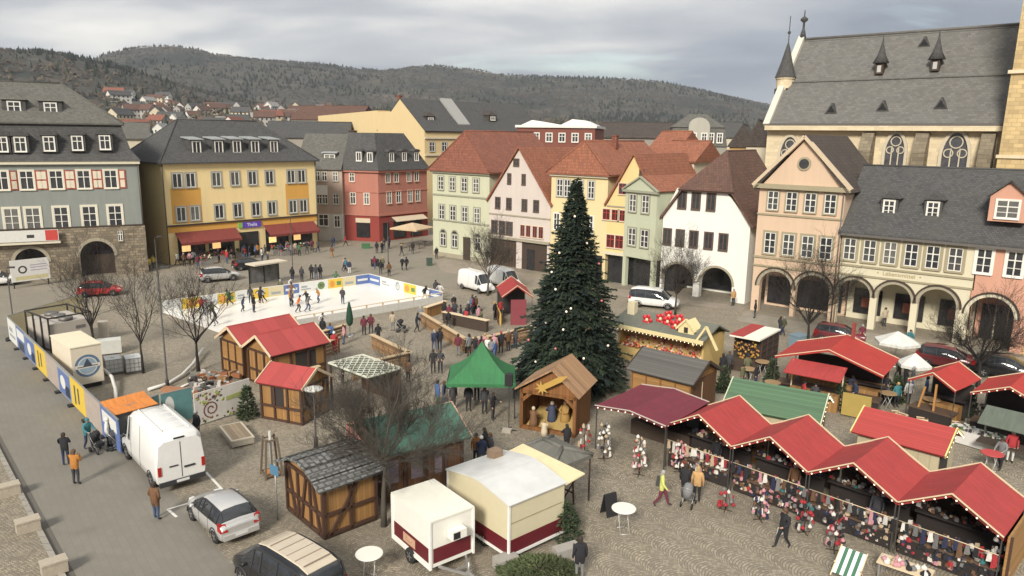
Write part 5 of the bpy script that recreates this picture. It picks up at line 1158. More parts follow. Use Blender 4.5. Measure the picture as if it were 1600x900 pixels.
for k in range(4):
    A = fS.w(k * SP, 0)
    r = gcanopy('canvas_stall', f'red peaked canvas stall, {places[k]} of the four zigzag stalls along the cobbles', A, fS.rz, SP - .02, 3.95, 2.3, 3.35, REDC, wallm=(HON if k == 0 else plain('brown_backcloth', (.06, .04, .028), .9)))
    b = MB(); b.tube([(.1, .08, 1.5), (SP - .1, .08, 1.05 + .45)], .02, 5); b.build('hanging_rail', PALE, r)
    for i in range(64):
        nm = HATC[rh.choice((0, 0, 0, 1, 2, 2, 3, 6, 7, 8, 4) if k else (1, 3, 5, 6, 0, 2, 3, 1))][0]
        back = i % 5 == 4
        p = fS.w(k * SP + rh.uniform(.25, SP - .25), rh.uniform(2.05, 2.35) if back else rh.uniform(.2, 1.2)); o = inst('knitted_hat', HATM[nm], None, (p.x, p.y, 1.285 if back else .864), rh.uniform(0, 6), (.8, .8, rh.uniform(.4, .8)))
        tag(o, f'{nm} knitted hat laid out in the {places[k]} red zigzag stall', 'hat', f'hats on sale in the {places[k]} zigzag stall')
    b = MB()
    for i in range(260):
        f_ = rh.random(); x = rh.uniform(.15, SP - .2); y, z = ((rh.uniform(.13, .22), rh.uniform(.15, .8)) if f_ < .35 else (rh.uniform(.2, 1.25), rh.uniform(.87, 1.05)) if f_ < .62 else (rh.uniform(3.4, 3.8), rh.uniform(.6, 2.2)) if f_ < .85 else (rh.uniform(2.0, 2.4), rh.uniform(1.29, 1.45))); s_ = rh.uniform(.04, .12); a_ = rh.uniform(0, 3); c_, sn = math.cos(a_) * s_, math.sin(a_) * s_
        b.hexa([(x + c_, y + sn * .6, z), (x - sn, y + c_ * .6, z), (x - c_, y - sn * .6, z), (x + sn, y - c_ * .6, z)] + [(x + c_ * .8, y + sn * .5, z + s_ * 1.6), (x - sn * .8, y + c_ * .5, z + s_ * 1.3), (x - c_ * .8, y - sn * .5, z + s_ * 1.5), (x + sn * .8, y - c_ * .5, z + s_ * 1.4)], rh.choice((0, 0, 0, 6, 6, 2, 1, 3, 8, 4, 5)))
    struct(b.build('small_goods', [plain('wool_' + n_, c_) for n_, c_ in HATC], r), 'stuff')
    for i in range(13):
        nm = HATC[rh.choice((0, 0, 8, 6, 1, 2, 5, 4, 6, 0) if k else (5, 4, 1, 3))][0]; p = fS.w(k * SP + .2 + (i + rh.uniform(-.4, .4)) * (SP - .4) / 12, .08); o = inst('scarf', GLOVE[nm], None, (p.x, p.y, 1.47), fS.rz + rh.uniform(-.4, .4), (1, 1, rh.uniform(.7, 1.3)))
        tag(o, f'{nm} woollen scarf hanging on the front rail of the {places[k]} zigzag stall', 'scarf', f'scarves on the rail of the {places[k]} zigzag stall')
# wooden end wall of the last stall
we = empty('wooden_screen', 'honey coloured wooden screen closing the right end of the zigzag stalls', 'screen', fS.w(4 * SP + .08, .1), fS.rz); b = MB(); b.box(0, .08, 0, 3.7, 0, 2.3); b.build('boards', HONV, we); [timbers(we, [((.12, y, 0), (.12, y, 2.3))], .09, name='post') for y in (.1, 3.6)]
# display racks of hats and scarves in front of the stalls
def rack(px, py, h, label, cols, n=38, spread=.3):
    g = G(px, py); r = empty('display_rack', label, 'display rack', g, rh.uniform(0, 3)); b = MB(); b.tube([(0, 0, 0), (0, 0, h)], .025, 6)
    for k in range(4): a_ = k * math.pi / 2; b.beam((0, 0, .03), (.3 * math.cos(a_), .3 * math.sin(a_), .02), .04, .03)
    b.build('stand', DARKW, r)
    for i in range(n):
        z = h * (.22 + .78 * i / n); a_ = i * 2.4; nm = rh.choice(cols); s_ = spread * (1.1 - .45 * i / n)
        inst('hat' if i % 3 else 'scarf', HATM[nm] if i % 3 else GLOVE[nm], r, (s_ * math.cos(a_), s_ * math.sin(a_), z), a_, (.62, .62, .62))
rack(943, 717, 1.9, 'slim display rack of white and black hats under the left edge of the maroon canopy', ['white', 'black', 'grey', 'beige', 'white']); rack(998, 742, 1.95, 'tall display rack of mostly white hats with red ones low down, before the maroon canopy', ['white', 'beige', 'white', 'pink', 'red', 'grey'])
rack(913, 706, 1.6, 'display rack of brown and cream puppets right of the nativity hut', ['brown', 'beige', 'red', 'white'], 16); rack(1133, 797, .95, 'low display basket of dark red and white wool goods before the zigzag stalls', ['red', 'white', 'grey', 'red'], 18, .32)
rack(1187, 812, 1.3, 'display rack of pink and navy wool goods before the second zigzag stall', ['pink', 'navy', 'white', 'black', 'brown']); rack(1256, 832, 1.35, 'display rack of teal and black wool goods beside the walker in black', ['teal', 'black', 'grey', 'white', 'red']); rack(1303, 860, 1.5, 'display rack of black and pink wool goods before the third zigzag stall', ['black', 'black', 'pink', 'grey', 'red', 'white'])
rack(1556, 905, 1.7, 'display rack of white and red patterned goods at the far right of the zigzag stalls', ['white', 'grey', 'red', 'white', 'black']); rack(1062, 738, 1.6, 'display rack of pink and red goods at the left post of the zigzag stalls', ['pink', 'red', 'white', 'brown'])
# low display table at the bottom edge
dt = Frame(G(1366, 905), G(1450, 935)); r = empty('display_table', 'low table with pink and black hats near the bottom edge of the picture', 'table', dt.A, dt.rz); b = MB(); b.box(0, dt.L, 0, .8, .7, .76); b.build('tabletop', PALE, r)
for x in (.1, dt.L - .1):
    for y in (.1, .7): b = MB(); b.box(x - .03, x + .03, y - .03, y + .03, 0, .7); b.build('leg', STEEL, r)
for i in range(24):
    x = rh.uniform(.1, dt.L - .1); nm = rh.choice(('pink', 'white', 'pink', 'beige') if x < dt.L * .45 else ('black', 'white', 'black', 'grey')); p = dt.w(x, rh.uniform(.1, .7)); tag(inst('knitted_hat', HATM[nm], None, (p.x, p.y, .762), rh.uniform(0, 6), (.8, .8, .7)), f'{nm} knitted hat on the low display table at the bottom edge', 'hat', 'hats on the low display table')

# --- maroon canopy
fM = eframe((930, 633), (1041, 666), 2.5); L = fM.L; DM = 4.6
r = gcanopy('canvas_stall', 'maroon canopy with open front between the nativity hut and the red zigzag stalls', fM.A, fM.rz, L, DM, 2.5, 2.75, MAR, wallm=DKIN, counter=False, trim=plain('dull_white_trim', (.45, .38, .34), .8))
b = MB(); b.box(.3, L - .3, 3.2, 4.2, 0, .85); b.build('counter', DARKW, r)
for x in (1.2, 2.4, 3.5): b = MB(); b.box(x - .35, x + .35, 4.38, 4.44, .9, 2.3); b.build('hanging_cloth', plain('grey_blue_cloth', (.06, .07, .08), .9, var=.4), r)

# --- red canopies at the back right
def cano(label, pa, pb, ppk, ze, depth, mat_, **k):
    fr = eframe(pa, pb, ze); u, z = fr.uz(*ppk); return fr, gcanopy('canvas_stall', label, fr.A, fr.rz, fr.L, depth, ze, max(ze + .5, min(z, ze + 1.3)), mat_, **k)
fr, r = cano('large bright red peaked canopy before the arcades, with a post sticking up', (1211, 556), (1381, 588), (1288, 545), 2.6, 4.6, REDB, wallm=None, lights=False)
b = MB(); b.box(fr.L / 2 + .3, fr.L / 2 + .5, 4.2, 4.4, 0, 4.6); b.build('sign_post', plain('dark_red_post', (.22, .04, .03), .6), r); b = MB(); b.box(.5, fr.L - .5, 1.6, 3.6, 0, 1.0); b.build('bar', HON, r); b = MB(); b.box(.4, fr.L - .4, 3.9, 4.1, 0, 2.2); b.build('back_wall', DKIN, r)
fL = eframe((1224, 581), (1313, 598), 2.25); r = empty('awning_stall', 'small red lean-to awning over an ochre counter in front of the large red canopy', 'market stall', fL.A, fL.rz); L = fL.L
b = MB(); b.slab([(0, 0, 2.25), (L, 0, 2.25), (L, 1.7, 2.75), (0, 1.7, 2.75)], .05); b.build('awning', REDC, r); b = MB(); b.box(.2, L - .2, .8, 1.4, 0, 1.05); b.build('counter', HON, r)
for x in (.15, L - .15): b = MB(); b.box(x - .04, x + .04, 1.5, 1.58, 0, 2.7); b.build('post', PALE, r)
b = MB(); b.box(L + .1, L + 1.7, .6, .72, .1, 1.5); b.build('side_panel', plain('olive_ochre_panel', (.33, .24, .06), .7), r)
fr, r = cano('small bright red peaked canopy on wooden posts behind the red ribbed hut', (1419, 592), (1494, 611), (1457, 582), 2.5, 3.6, REDB, wallm=None, lights=False)
b = MB(); b.box(.3, fr.L - .3, 1.5, 2.2, 0, 1.0); b.build('bar', HON, r); [timbers(r, [q], .1, m=plain('honey_beam', (.4, .2, .06), .7), name='post') for q in (((.5, .3, 0), (.9, .3, 2.2)), ((1.5, .3, 0), (1.5, .3, 2.5)))]; b = MB(); b.box(.2, fr.L - .2, 3.2, 3.3, 0, 2.1); b.build('back_wall', DKIN, r)
A = G(1516, 613, 2.5); fq = Frame(A, A + fS.x * 5); u, z = fq.uz(1579, 597); r = gcanopy('canvas_stall', 'red peaked canopy with fairy lights cut by the right edge of the picture', fq.A, fq.rz, 2 * u, 3.8, 2.5, 3.3, REDB, wallm=DKIN)
fq2 = Frame(fq.w(1.2, -3.2), fq.w(5, -3.2)); r = empty('awning_stall', 'grey green awning over a table of small goods at the right edge', 'market stall', fq2.A, fq2.rz); b = MB(); b.slab([(0, 0, 1.9), (3.5, 0, 1.9), (3.5, 1.6, 2.5), (0, 1.6, 2.5)], .04); b.build('awning', canvas('grey_green_canvas', (.12, .14, .11)), r); b = MB(); b.box(0, 3.5, .3, 1.4, .75, .82); b.build('table', DARKW, r)
for x in (.1, 3.4): b = MB(); b.box(x - .03, x + .03, 1.5, 1.56, 0, 2.45); b.build('post', STEEL, r)
fq3 = Frame(G(1478, 688), G(1560, 712)); r = empty('display_table', 'table with white cloth and small goods behind the red ribbed hut', 'table', fq3.A, fq3.rz); b = MB(); b.box(0, fq3.L, 0, 1.1, .05, .8); b.build('tablecloth', plain('white_cloth', (.55, .53, .5), .9), r); b = MB()
for i in range(90): b.box(*(lambda x, y, s_: (x, x + s_, y, y + s_))(rg.uniform(.1, fq3.L - .2), rg.uniform(.05, .95), rg.uniform(.06, .16)), .803, .83 + rg.random() * .14, rg.randrange(3))
struct(b.build('goods', [plain('goods_dark', (.05, .04, .04), .7), plain('goods_pale', (.5, .48, .44), .7), plain('goods_green', (.08, .14, .05), .7)], r), 'stuff')

# --- red pavilion by the rink
fP = Frame(G(784, 464, 2.6), G(784, 464, 2.6) + Vector((2.75, .35, 0))); r = gcanopy('canvas_stall', 'red canopied drinks stall by the far corner of the rink, left of the christmas tree', fP.A, fP.rz, fP.L, 4.5, 2.6, 3.6, REDC, lights=False, wallm=DKIN, counter=False); L = fP.L
for y in (.2, 4.2): pass
b = MB(); b.box(-.15, .0, .2, 4.3, 0, 1.05); b.build('counter', plain('yellow_counter', (.52, .33, .08), .6), r); timbers(r, [((-.2, .2 + i * 1.0, 0), (-.2, 1.2 + i * 1.0, 1.0)) for i in range(4)] + [((-.2, 1.2 + i * 1.0, 0), (-.2, .2 + i * 1.0, 1.0)) for i in range(4)] + [((-.2, .2, 1.05), (-.2, 4.3, 1.05))], .09)
b = MB(); b.box(L * .3, L * .8, .1, .2, 0, 2.3); b.build('door', plain('dull_red_door', (.2, .04, .05), .6), r)

# --- green pop-up tent
fT = eframe((697, 600), (806, 601), 2.15); L = fT.L; DT = 3.6; r = empty('pavilion_tent', 'green pop-up tent with a pointed top left of the nativity hut', 'tent', fT.A, fT.rz)
b = MB(); N = 8; zp = 4.3; c = (L / 2, DT / 2)
cor = [(0, 0), (L, 0), (L, DT), (0, DT)]
def hgt(t): return 2.15 + (zp - 2.15) * (t * .55 + .45 * t ** 2.6)
for i in range(4):
    p, q = cor[i], cor[(i + 1) % 4]
    for k in range(N):
        t0, t1 = k / N, (k + 1) / N
        def P(e, t, s): 
            m = (1 - t); sag = .10 * math.sin(math.pi * s) * m; return (c[0] + (e[0] - c[0]) * m, c[1] + (e[1] - c[1]) * m, hgt(t) - sag)
        for s in range(4):
            s0, s1 = s / 4, (s + 1) / 4; e0 = (p[0] + (q[0] - p[0]) * s0, p[1] + (q[1] - p[1]) * s0); e1 = (p[0] + (q[0] - p[0]) * s1, p[1] + (q[1] - p[1]) * s1)
            f4_ = [P(e0, t0, s0), P(e1, t0, s1), P(e1, t1, s1), P(e0, t1, s0)]; b.poly(f4_, 0, True); b.poly([(x, y, z - .02) for x, y, z in f4_][::-1], 0, True)
    b.poly([(p[0], p[1], 1.95), (q[0], q[1], 1.95), (q[0], q[1], 2.15), (p[0], p[1], 2.15)]); b.poly([(q[0] * .997 + .005, q[1] * .997 + .005, 1.95), (p[0] * .997 + .005, p[1] * .997 + .005, 1.95), (p[0] * .997 + .005, p[1] * .997 + .005, 2.14), (q[0] * .997 + .005, q[1] * .997 + .005, 2.14)])
b.build('roof', GRNC, r)
for x in (.05, L - .05):
    for y in (.05, DT - .05): b = MB(); b.box(x - .03, x + .03, y - .03, y + .03, 0, 2.1); b.build('leg', BLK, r)

# --- grey tent beside the kiosk
fU = eframe((800, 702), (862, 733), 2.35); L = fU.L; r = empty('small_tent', 'small grey canvas tent between the nativity hut and the cream kiosk', 'tent', fU.A, fU.rz); b = MB(); gr = canvas('grey_canvas', (.15, .145, .125)); hip(b, 0, L, 0, 2.6, 2.3, 2.75, 0, .7, (1, 1)); b.build('roof', gr, r)
for x in (.08, L - .08):
    for y in (.08, 2.5): b = MB(); b.box(x - .03, x + .03, y - .03, y + .03, 0, 2.2); b.build('leg', DARKW, r)

# --- nativity hut
fN = eframe((803, 607), (906, 623), 2.45); L = fN.L; DN = 3.4; r = empty('nativity_hut', 'open fronted nativity hut of oiled oak under a board roof with a golden comet star', 'nativity scene', fN.A, fN.rz)
u, zr = fN.uz(875, 556); zr = max(3.3, min(zr, 3.9)); xp = L * .58
b = MB(); b.slab([(0, DN, 2.45), (0, 0, 2.45), (xp, 0, zr), (xp, DN, zr)], .09); b.slab([(L, 0, 2.45), (L, DN, 2.45), (xp, DN, zr), (xp, 0, zr)], .09); b.build('roof', CRB, r)
b = MB(); b.box(.3, L - .3, DN - .4, DN - .3, 0, 2.5); b.box(.3, .4, .5, DN - .41, 0, 2.4); b.box(L - .4, L - .3, .5, DN - .41, 0, 2.4); b.build('wall', OAK, r)
b = MB(); b.prism([(.3, 2.35), (L - .3, 2.35), (xp, zr - .18)], .3, .38); b.build('gable', planks('oak_gable', (.24, .10, .028), .2, 'X', .5, .2), r)
timbers(r, [((.36, .35, 0), (.36, .35, 2.4)), ((L - .36, .35, 0), (L - .36, .35, 2.4)), ((.3, .35, 2.28), (L - .3, .35, 2.28)), ((.36, .35, 1.7), (1.0, .35, 2.3)), ((L - .36, .35, 1.7), (L - 1.0, .35, 2.3)), ((.3, .35, .12), (L - .3, .35, .12))], .2, m=OAK, name='post_frame')
b = MB(); 
for i in range(500): x, y = rg.uniform(.5, L - .5), rg.uniform(.3, DN - .5); a_ = rg.uniform(0, 6); h0 = .06 + .5 * (y / DN) ** 2; b.beam((x, y, h0 * rg.random()), (x + .25 * math.cos(a_), y + .25 * math.sin(a_), h0 * rg.random() + .05), .03, .02)
b.hexa([(.45, .4, .03), (L - .45, .4, .03), (L - .45, DN - .45, .03), (.45, DN - .45, .03), (.5, .5, .06), (L - .5, .5, .06), (L - .5, DN - .5, .5), (.5, DN - .5, .5)]); struct(b.build('straw_bed', STRAW, r), 'stuff')
b = MB(); sx_ = L * .5
P = [(.42 * (1 if j % 2 == 0 else .42) * math.cos(math.pi * j / 8 + .2), .42 * (1 if j % 2 == 0 else .42) * math.sin(math.pi * j / 8 + .2)) for j in range(16)]; b.prism(P[::-1], -.03, .03); b.prism([(.05, .2), (.2, -.05), (1.2, .55), (1.5, .9), (1.0, .8)], -.025, .025); so_ = b.build('comet_star', plain('gold_star', (.42, .26, .06), .6), r, (sx_ - .25, -.06, 2.75))
def figure(x, y, h, cols, label):
    p = fN.w(x, y); r_ = empty('nativity_figure', label, 'statue', (p.x, p.y, .08), R.uniform(0, 6)); b = MB(); b.lathe([(.22 * h, 0), (.2 * h, .3 * h), (.16 * h, .6 * h), (.15 * h, .74 * h), (.07 * h, .82 * h)], 9); b.tube([(.14 * h, 0, .74 * h), (.2 * h, -.12 * h, .56 * h), (.05 * h, -.2 * h, .5 * h)], [.06 * h, .05 * h, .04 * h], 6); b.tube([(-.14 * h, 0, .74 * h), (-.2 * h, -.12 * h, .56 * h), (-.05 * h, -.2 * h, .5 * h)], [.06 * h, .05 * h, .04 * h], 6); b.build('robe', plain('robe_' + cols[0], cols[1], .8), r_); b = MB(); b.ball((0, -.01 * h, .9 * h), .08 * h, .09 * h, .1 * h, 8, 6); b.ball((0, -.1 * h, .89 * h), .02 * h, n=5, k=3); b.build('head', plain('figure_face', (.5, .32, .22), .7), r_); b = MB(); b.ball((0, .025 * h, .92 * h), .09 * h, .09 * h, .1 * h, 8, 5); b.build('headcloth', plain('robe_' + cols[2], cols[3], .8), r_)
figure(1.0, .6, 1.25, ('brown', (.16, .08, .04), 'cream', (.5, .42, .3)), 'kneeling sized shepherd figure in brown at the left of the nativity straw'); figure(1.75, 1.6, 1.35, ('blue', (.04, .05, .09), 'white', (.4, .36, .3)), 'standing figure in blue and white deep inside the nativity hut'); figure(2.5, 1.8, 1.45, ('ochre', (.33, .2, .06), 'brown', (.16, .08, .04)), 'standing figure in ochre deep inside the nativity hut'); figure(2.0, -.3, .95, ('cream', (.5, .42, .3), 'ochre', (.33, .2, .06)), 'small cream robed figure standing before the nativity hut')

# --- trailers
fV = eframe((613, 771), (672, 817), 2.35); L = fV.L; r = empty('trailer', 'small white and maroon market trailer with drawbar parked beside the cream kiosk', 'trailer', fV.A, fV.rz); DV = 1.95
b = MB(); b.box(0, L, 0, DV, .45, 2.33); b.build('body', WPAN, r); b = MB(); b.box(-.04, L + .04, -.04, DV + .04, 2.332, 2.4); b.build('roof', plain('trailer_roof', (.74, .72, .62), .5, var=.1), r)
b = MB(); b.box(.12, L - .12, -.018, -.003, .62, 1.22); b.build('maroon_panel', MARP, r); b = MB(); b.box(L + .003, L + .018, .12, DV - .12, .62, 1.22); b.build('maroon_panel', MARP, r); b = MB(); b.box(L * .3, L * .62, -.024, -.0185, .72, 1.1); b.ball((L * .46, -.03, .95), .22, .015, .12, 10, 6); b.build('emblem', plain('emblem_tan', (.5, .3, .2), .6), r)
b = MB()
for x in (L, 0): b = MB(); b.box(x - .05, x + .05, -.05, .03, .4, 2.33); b.build('edge_trim', plain('trim_white', (.74, .72, .68), .5), r) if x else 0
b.build('edge_trim', plain('trim_white', (.74, .72, .68), .5), r); b = MB(); b.box(L - .03, L + .05, DV - .03, DV + .05, .4, 2.33); b.build('edge_trim', plain('trim_white', (.74, .72, .68), .5), r); b = MB(); b.box(-.02, L + .02, -.06, -.02, .4, .5); b.build('edge_trim', plain('trim_white', (.74, .72, .68), .5), r)
b = MB(); b.box(L + .02, L + .38, .75, 1.4, 1.5, 1.85); ac = b.build('air_conditioner', WPAN, r); b = MB(); b.box(L + .381, L + .39, .8, 1.1, 1.53, 1.8); b.build('grille', BLK, ac)
def wheel(parent, x, y, r_, w_, side, rimm=None):
    b = MB(); b.lathe([(r_ * .62, -w_ / 2), (r_ * .95, -w_ / 2), (r_, -w_ * .3), (r_, w_ * .3), (r_ * .95, w_ / 2), (r_ * .62, w_ / 2)], 18); o = b.build('wheel', plain('tyre_rubber', (.018, .018, .018), .9, var=.1), parent, (x, y, r_)); o.rotation_euler = (math.pi / 2, 0, 0)
    b = MB(); zf = w_ / 2 * side; b.lathe([(r_ * .62, -w_ * .45), (r_ * .62, w_ * .45)], 16); 
    for k in range(5): a_ = k * 1.2566; b.beam((0, 0, -zf * .93), (r_ * .58 * math.cos(a_), r_ * .58 * math.sin(a_), -zf * .93), r_ * .18, w_ * .12, 1)
    b.build('rim', [plain('rim_dark', (.06, .06, .06), .5, .5), rimm or plain('rim_alloy', (.42, .42, .42), .35, .8, .05)], o); return o  # dark wheel disc behind the alloy spokes
wheel(r, L * .5, .0, .32, .2, -1); wheel(r, L * .5, DV, .32, .2, 1)
b = MB(); b.beam((L, .35, .42), (L + 1.15, DV / 2, .42), .07, .09); b.beam((L, DV - .35, .42), (L + 1.15, DV / 2, .42), .07, .09); b.beam((L + .6, DV / 2 - .25, .42), (L + .6, DV / 2 + .25, .42), .06, .08); b.box(L + 1.0, L + 1.4, DV / 2 - .06, DV / 2 + .06, .4, .5); b.tube([(L + .95, DV / 2 + .12, .1), (L + .95, DV / 2 + .12, .8)], .04, 6); b.build('drawbar', STEEL, r)
fK = eframe((700, 731), (796, 787), 2.55); L = fK.L; DK = 3.0; r = empty('kiosk', 'large cream kiosk on wheels with maroon base, arched silver white roof and a raised flap', 'kiosk', fK.A, fK.rz)
arcp = [(-.08, 2.5), (L * .2, 2.69), (L * .42, 2.84), (L * .5, 2.86), (L * .58, 2.84), (L * .8, 2.69), (L + .08, 2.5)]
b = MB(); b.prism([(0, .3), (L, .3), (L, 2.5)] + [(x, z - .05) for x, z in arcp[1:-1][::-1]] + [(0, 2.5)], 0, DK); b.build('body', plain('kiosk_cream', (.56, .50, .34), .5, var=.07), r)
b = MB()
for (a, c_), (d, e) in zip(arcp, arcp[1:]): b.slab([(a, -.08, c_), (d, -.08, e), (d, DK + .08, e), (a, DK + .08, c_)], .06)
ro = b.build('roof', plain('kiosk_roof', (.56, .56, .54), .35, var=.22, scale=1.2), r); b = MB(); b.box(.3, .8, 1.9, 2.4, 2.6, 2.98); b.build('vent_box', plain('vent_rust', (.25, .17, .11), .8), ro)
b = MB(); b.box(.06, L - .06, -.02, -.003, .36, .95); b.build('maroon_panel', MARP, r); b = MB(); b.box(L + .003, L + .02, .06, DK - .06, .36, .95); b.build('maroon_panel', MARP, r)
b = MB(); b.box(L - .05, L + .04, -.045, .04, .25, 2.5); b.box(-.03, L + .03, -.05, -.021, .24, .36); b.box(L + .021, L + .05, -.03, DK + .03, .24, .36); b.box(-.04, .05, -.045, .04, .25, 2.5); b.build('edge_trim', plain('trim_white', (.74, .72, .68), .5), r); b = MB(); b.box(L + .003, L + .016, .1, DK - .1, 1.64, 1.68); b.build('seam', plain('seam_dark', (.3, .26, .16), .7), r)  # seam is a thin darker cream strip along the end panel
b = MB(); b.slab([(.2, DK, 2.45), (L + .1, DK, 2.45), (L + .1, DK + 1.1, 2.6), (.2, DK + 1.1, 2.6)], .05); b.build('service_flap', plain('flap_cream', (.66, .55, .33), .6), r)
wheel(r, L * .45, .08, .3, .2, -1); wheel(r, L * .6, .08, .3, .2, -1)
tr_ = Frame(G(872, 800), G(905, 785)); r = empty('trestle', 'dark wooden trestle standing to the right of the cream kiosk', 'trestle', tr_.A, tr_.rz); b = MB()
for y in (0, .8): b.beam((0, y, 0), (.1, y, 1.3), .06, .06); b.beam((1.0, y, 0), (.9, y, 1.3), .06, .06); b.beam((0, y, .2), (1.0, y, 1.2), .05, .05); b.beam((0, y, 1.3), (1, y, 1.3), .06, .06)
b.beam((.05, 0, .6), (.05, .8, .6), .05, .05); b.beam((.95, 0, .6), (.95, .8, .6), .05, .05); b.build('frame', TIMB, r)
# ================================================================== vehicles
CGL = glassm('car_glass', (.02, .022, .025), .05); TYRE = plain('tyre_rubber', (.018, .018, .018), .9, var=.1); LRED = plain('tail_lamp', (.35, .015, .012), .25, var=0); LWH = plain('head_lamp', (.7, .7, .68), .15, var=0); PLATE = plain('number_plate', (.62, .62, .6), .5, var=0); CPL = plain('bumper_plastic', (.03, .03, .032), .6, var=.1)
def paint(name, c, metal=.2):
    if name in _M: return _M[name]
    t = NT(name); t.color(t.mix(t.noise(3, 4), sc(c, .9), sc(c, 1.06))); t.rough(.3); t.b.inputs['Metallic'].default_value = metal; t.b.inputs['Coat Weight'].default_value = .5; t.b.inputs['Coat Roughness'].default_value = .08
    _M[name] = t.m; return t.m
CARS = {
 # stations: x (rear to front), sill z, belt z, roof z, half width sill/belt/roof, glass above belt?
 'hatch': dict(L=3.95, W=.86, st=[(0, .45, .78, .81, .74, .78, .72), (.05, .3, .93, .98, .81, .83, .72), (.12, .28, .98, 1.08, .83, .84, .68), (.45, .26, .99, 1.46, .86, .85, .60), (1.2, .24, .95, 1.50, .86, .86, .60), (1.95, .24, .92, 1.47, .86, .86, .59), (2.35, .24, .90, 1.36, .86, .85, .58), (3.0, .25, .90, .96, .86, .83, .68), (3.5, .28, .80, .84, .83, .78, .6), (3.85, .35, .68, .72, .72, .66, .5), (3.95, .45, .58, .60, .6, .55, .4)], glass=(2, 7), wh=(.68, 3.15), r=.31),
 'suv': dict(L=4.4, W=.92, st=[(0, .5, .85, .9, .78, .8, .72), (.08, .35, 1.0, 1.06, .88, .88, .74), (.25, .33, 1.06, 1.35, .9, .9, .7), (.55, .32, 1.06, 1.60, .92, .91, .66), (1.4, .3, 1.04, 1.66, .92, .92, .66), (2.1, .3, 1.02, 1.63, .92, .92, .65), (2.6, .3, 1.0, 1.5, .92, .91, .62), (3.3, .32, 1.0, 1.06, .92, .88, .72), (3.9, .35, .92, .97, .88, .82, .65), (4.3, .42, .78, .82, .76, .7, .5), (4.4, .5, .65, .68, .65, .6, .4)], glass=(2, 7), wh=(.8, 3.5), r=.36),
 'mpv': dict(L=4.9, W=.95, st=[(0, .5, .95, 1.0, .86, .88, .80), (.06, .35, 1.05, 1.4, .92, .93, .80), (.2, .33, 1.06, 1.82, .94, .94, .76), (.7, .32, 1.06, 1.93, .95, .95, .76), (1.7, .3, 1.05, 1.95, .95, .95, .76), (2.7, .3, 1.04, 1.92, .95, .95, .75), (3.25, .3, 1.02, 1.78, .95, .94, .72), (4.0, .32, 1.0, 1.12, .94, .9, .76), (4.5, .35, .92, .98, .88, .84, .68), (4.82, .42, .75, .8, .78, .74, .5), (4.9, .5, .62, .66, .66, .62, .4)], glass=(1, 7), wh=(.95, 3.95), r=.34),
 'van': dict(L=5.9, W=1.0, st=[(0, .5, 1.2, 2.3, .95, .97, .84), (.05, .42, 1.2, 2.52, .98, .99, .86), (.3, .4, 1.2, 2.6, 1.0, 1.0, .86), (1.5, .38, 1.2, 2.62, 1.0, 1.0, .86), (3.0, .38, 1.2, 2.62, 1.0, 1.0, .86), (3.9, .38, 1.2, 2.58, 1.0, 1.0, .85), (4.35, .38, 1.18, 2.4, 1.0, .99, .80), (5.05, .38, 1.15, 1.3, 1.0, .96, .8), (5.5, .4, 1.0, 1.08, .97, .9, .72), (5.84, .45, .8, .86, .88, .82, .6), (5.9, .52, .65, .7, .76, .7, .5)], glass=(5, 7), wh=(1.05, 4.75), r=.36),
}
_cm = {}
def car_parts(kind):
    if kind in _cm: return _cm[kind]
    S = CARS[kind]; st = S['st']; b = MB(); rings = []
    for (x, zs, zb, zt, ws, wb, wt) in st:
        k = len(b.v); zm = zs + (zb - zs) * .5
        half = [(0, zs), (ws * .9, zs), (ws, zs + .08), (max(ws, wb) * 1.0 + .012, zm), (wb, zb), (wt + .02, zb + (zt - zb) * .86), (wt * .8, zt), (0, zt + .025)]
        ring = [(x, -y, z) for y, z in half] + [(x, y, z) for y, z in half[::-1][1:-1]]
        b.v.extend(ring); rings.append(k)
    n = 14; g0, g1 = S['glass']
    for i in range(len(st) - 1):
        for j in range(n):
            a, c = rings[i], rings[i + 1]; f = (a + j, a + (j + 1) % n, c + (j + 1) % n, c + j)
            # band 4 (belt to roof rail) and its mirror are the side windows; bands 5, 6 glass where the roof falls to the bonnet or tail
            m = 0; side = j in (4, 9); topf = j in (5, 6, 7, 8)
            zt0, zt1 = st[i][3] - st[i][2], st[i + 1][3] - st[i + 1][2]
            if g0 <= i < g1 and side: m = 1
            if topf and i == g1 - 1: m = 1
            if kind != 'van' and topf and i in ((g0,) if kind in ('hatch', 'suv') else (g0 - 0,)) and zt1 - zt0 > .15: m = 1
            b.f.append(f); b.m.append(m); b.sm.append(True)
    b.f.append(tuple(rings[0] + j for j in range(n))); b.m.append(0); b.sm.append(False); b.f.append(tuple(rings[-1] + j for j in reversed(range(n)))); b.m.append(0); b.sm.append(False)
    # window pillars
    def side_pt(i, t, s, e=.012):
        x, zs, zb, zt, ws, wb, wt = st[i]; return (x, s * (wb + (wt + .02 - wb) * t + e), zb + (zt - zb) * .86 * t)
    _cm[kind] = b; S['side'] = side_pt; return b
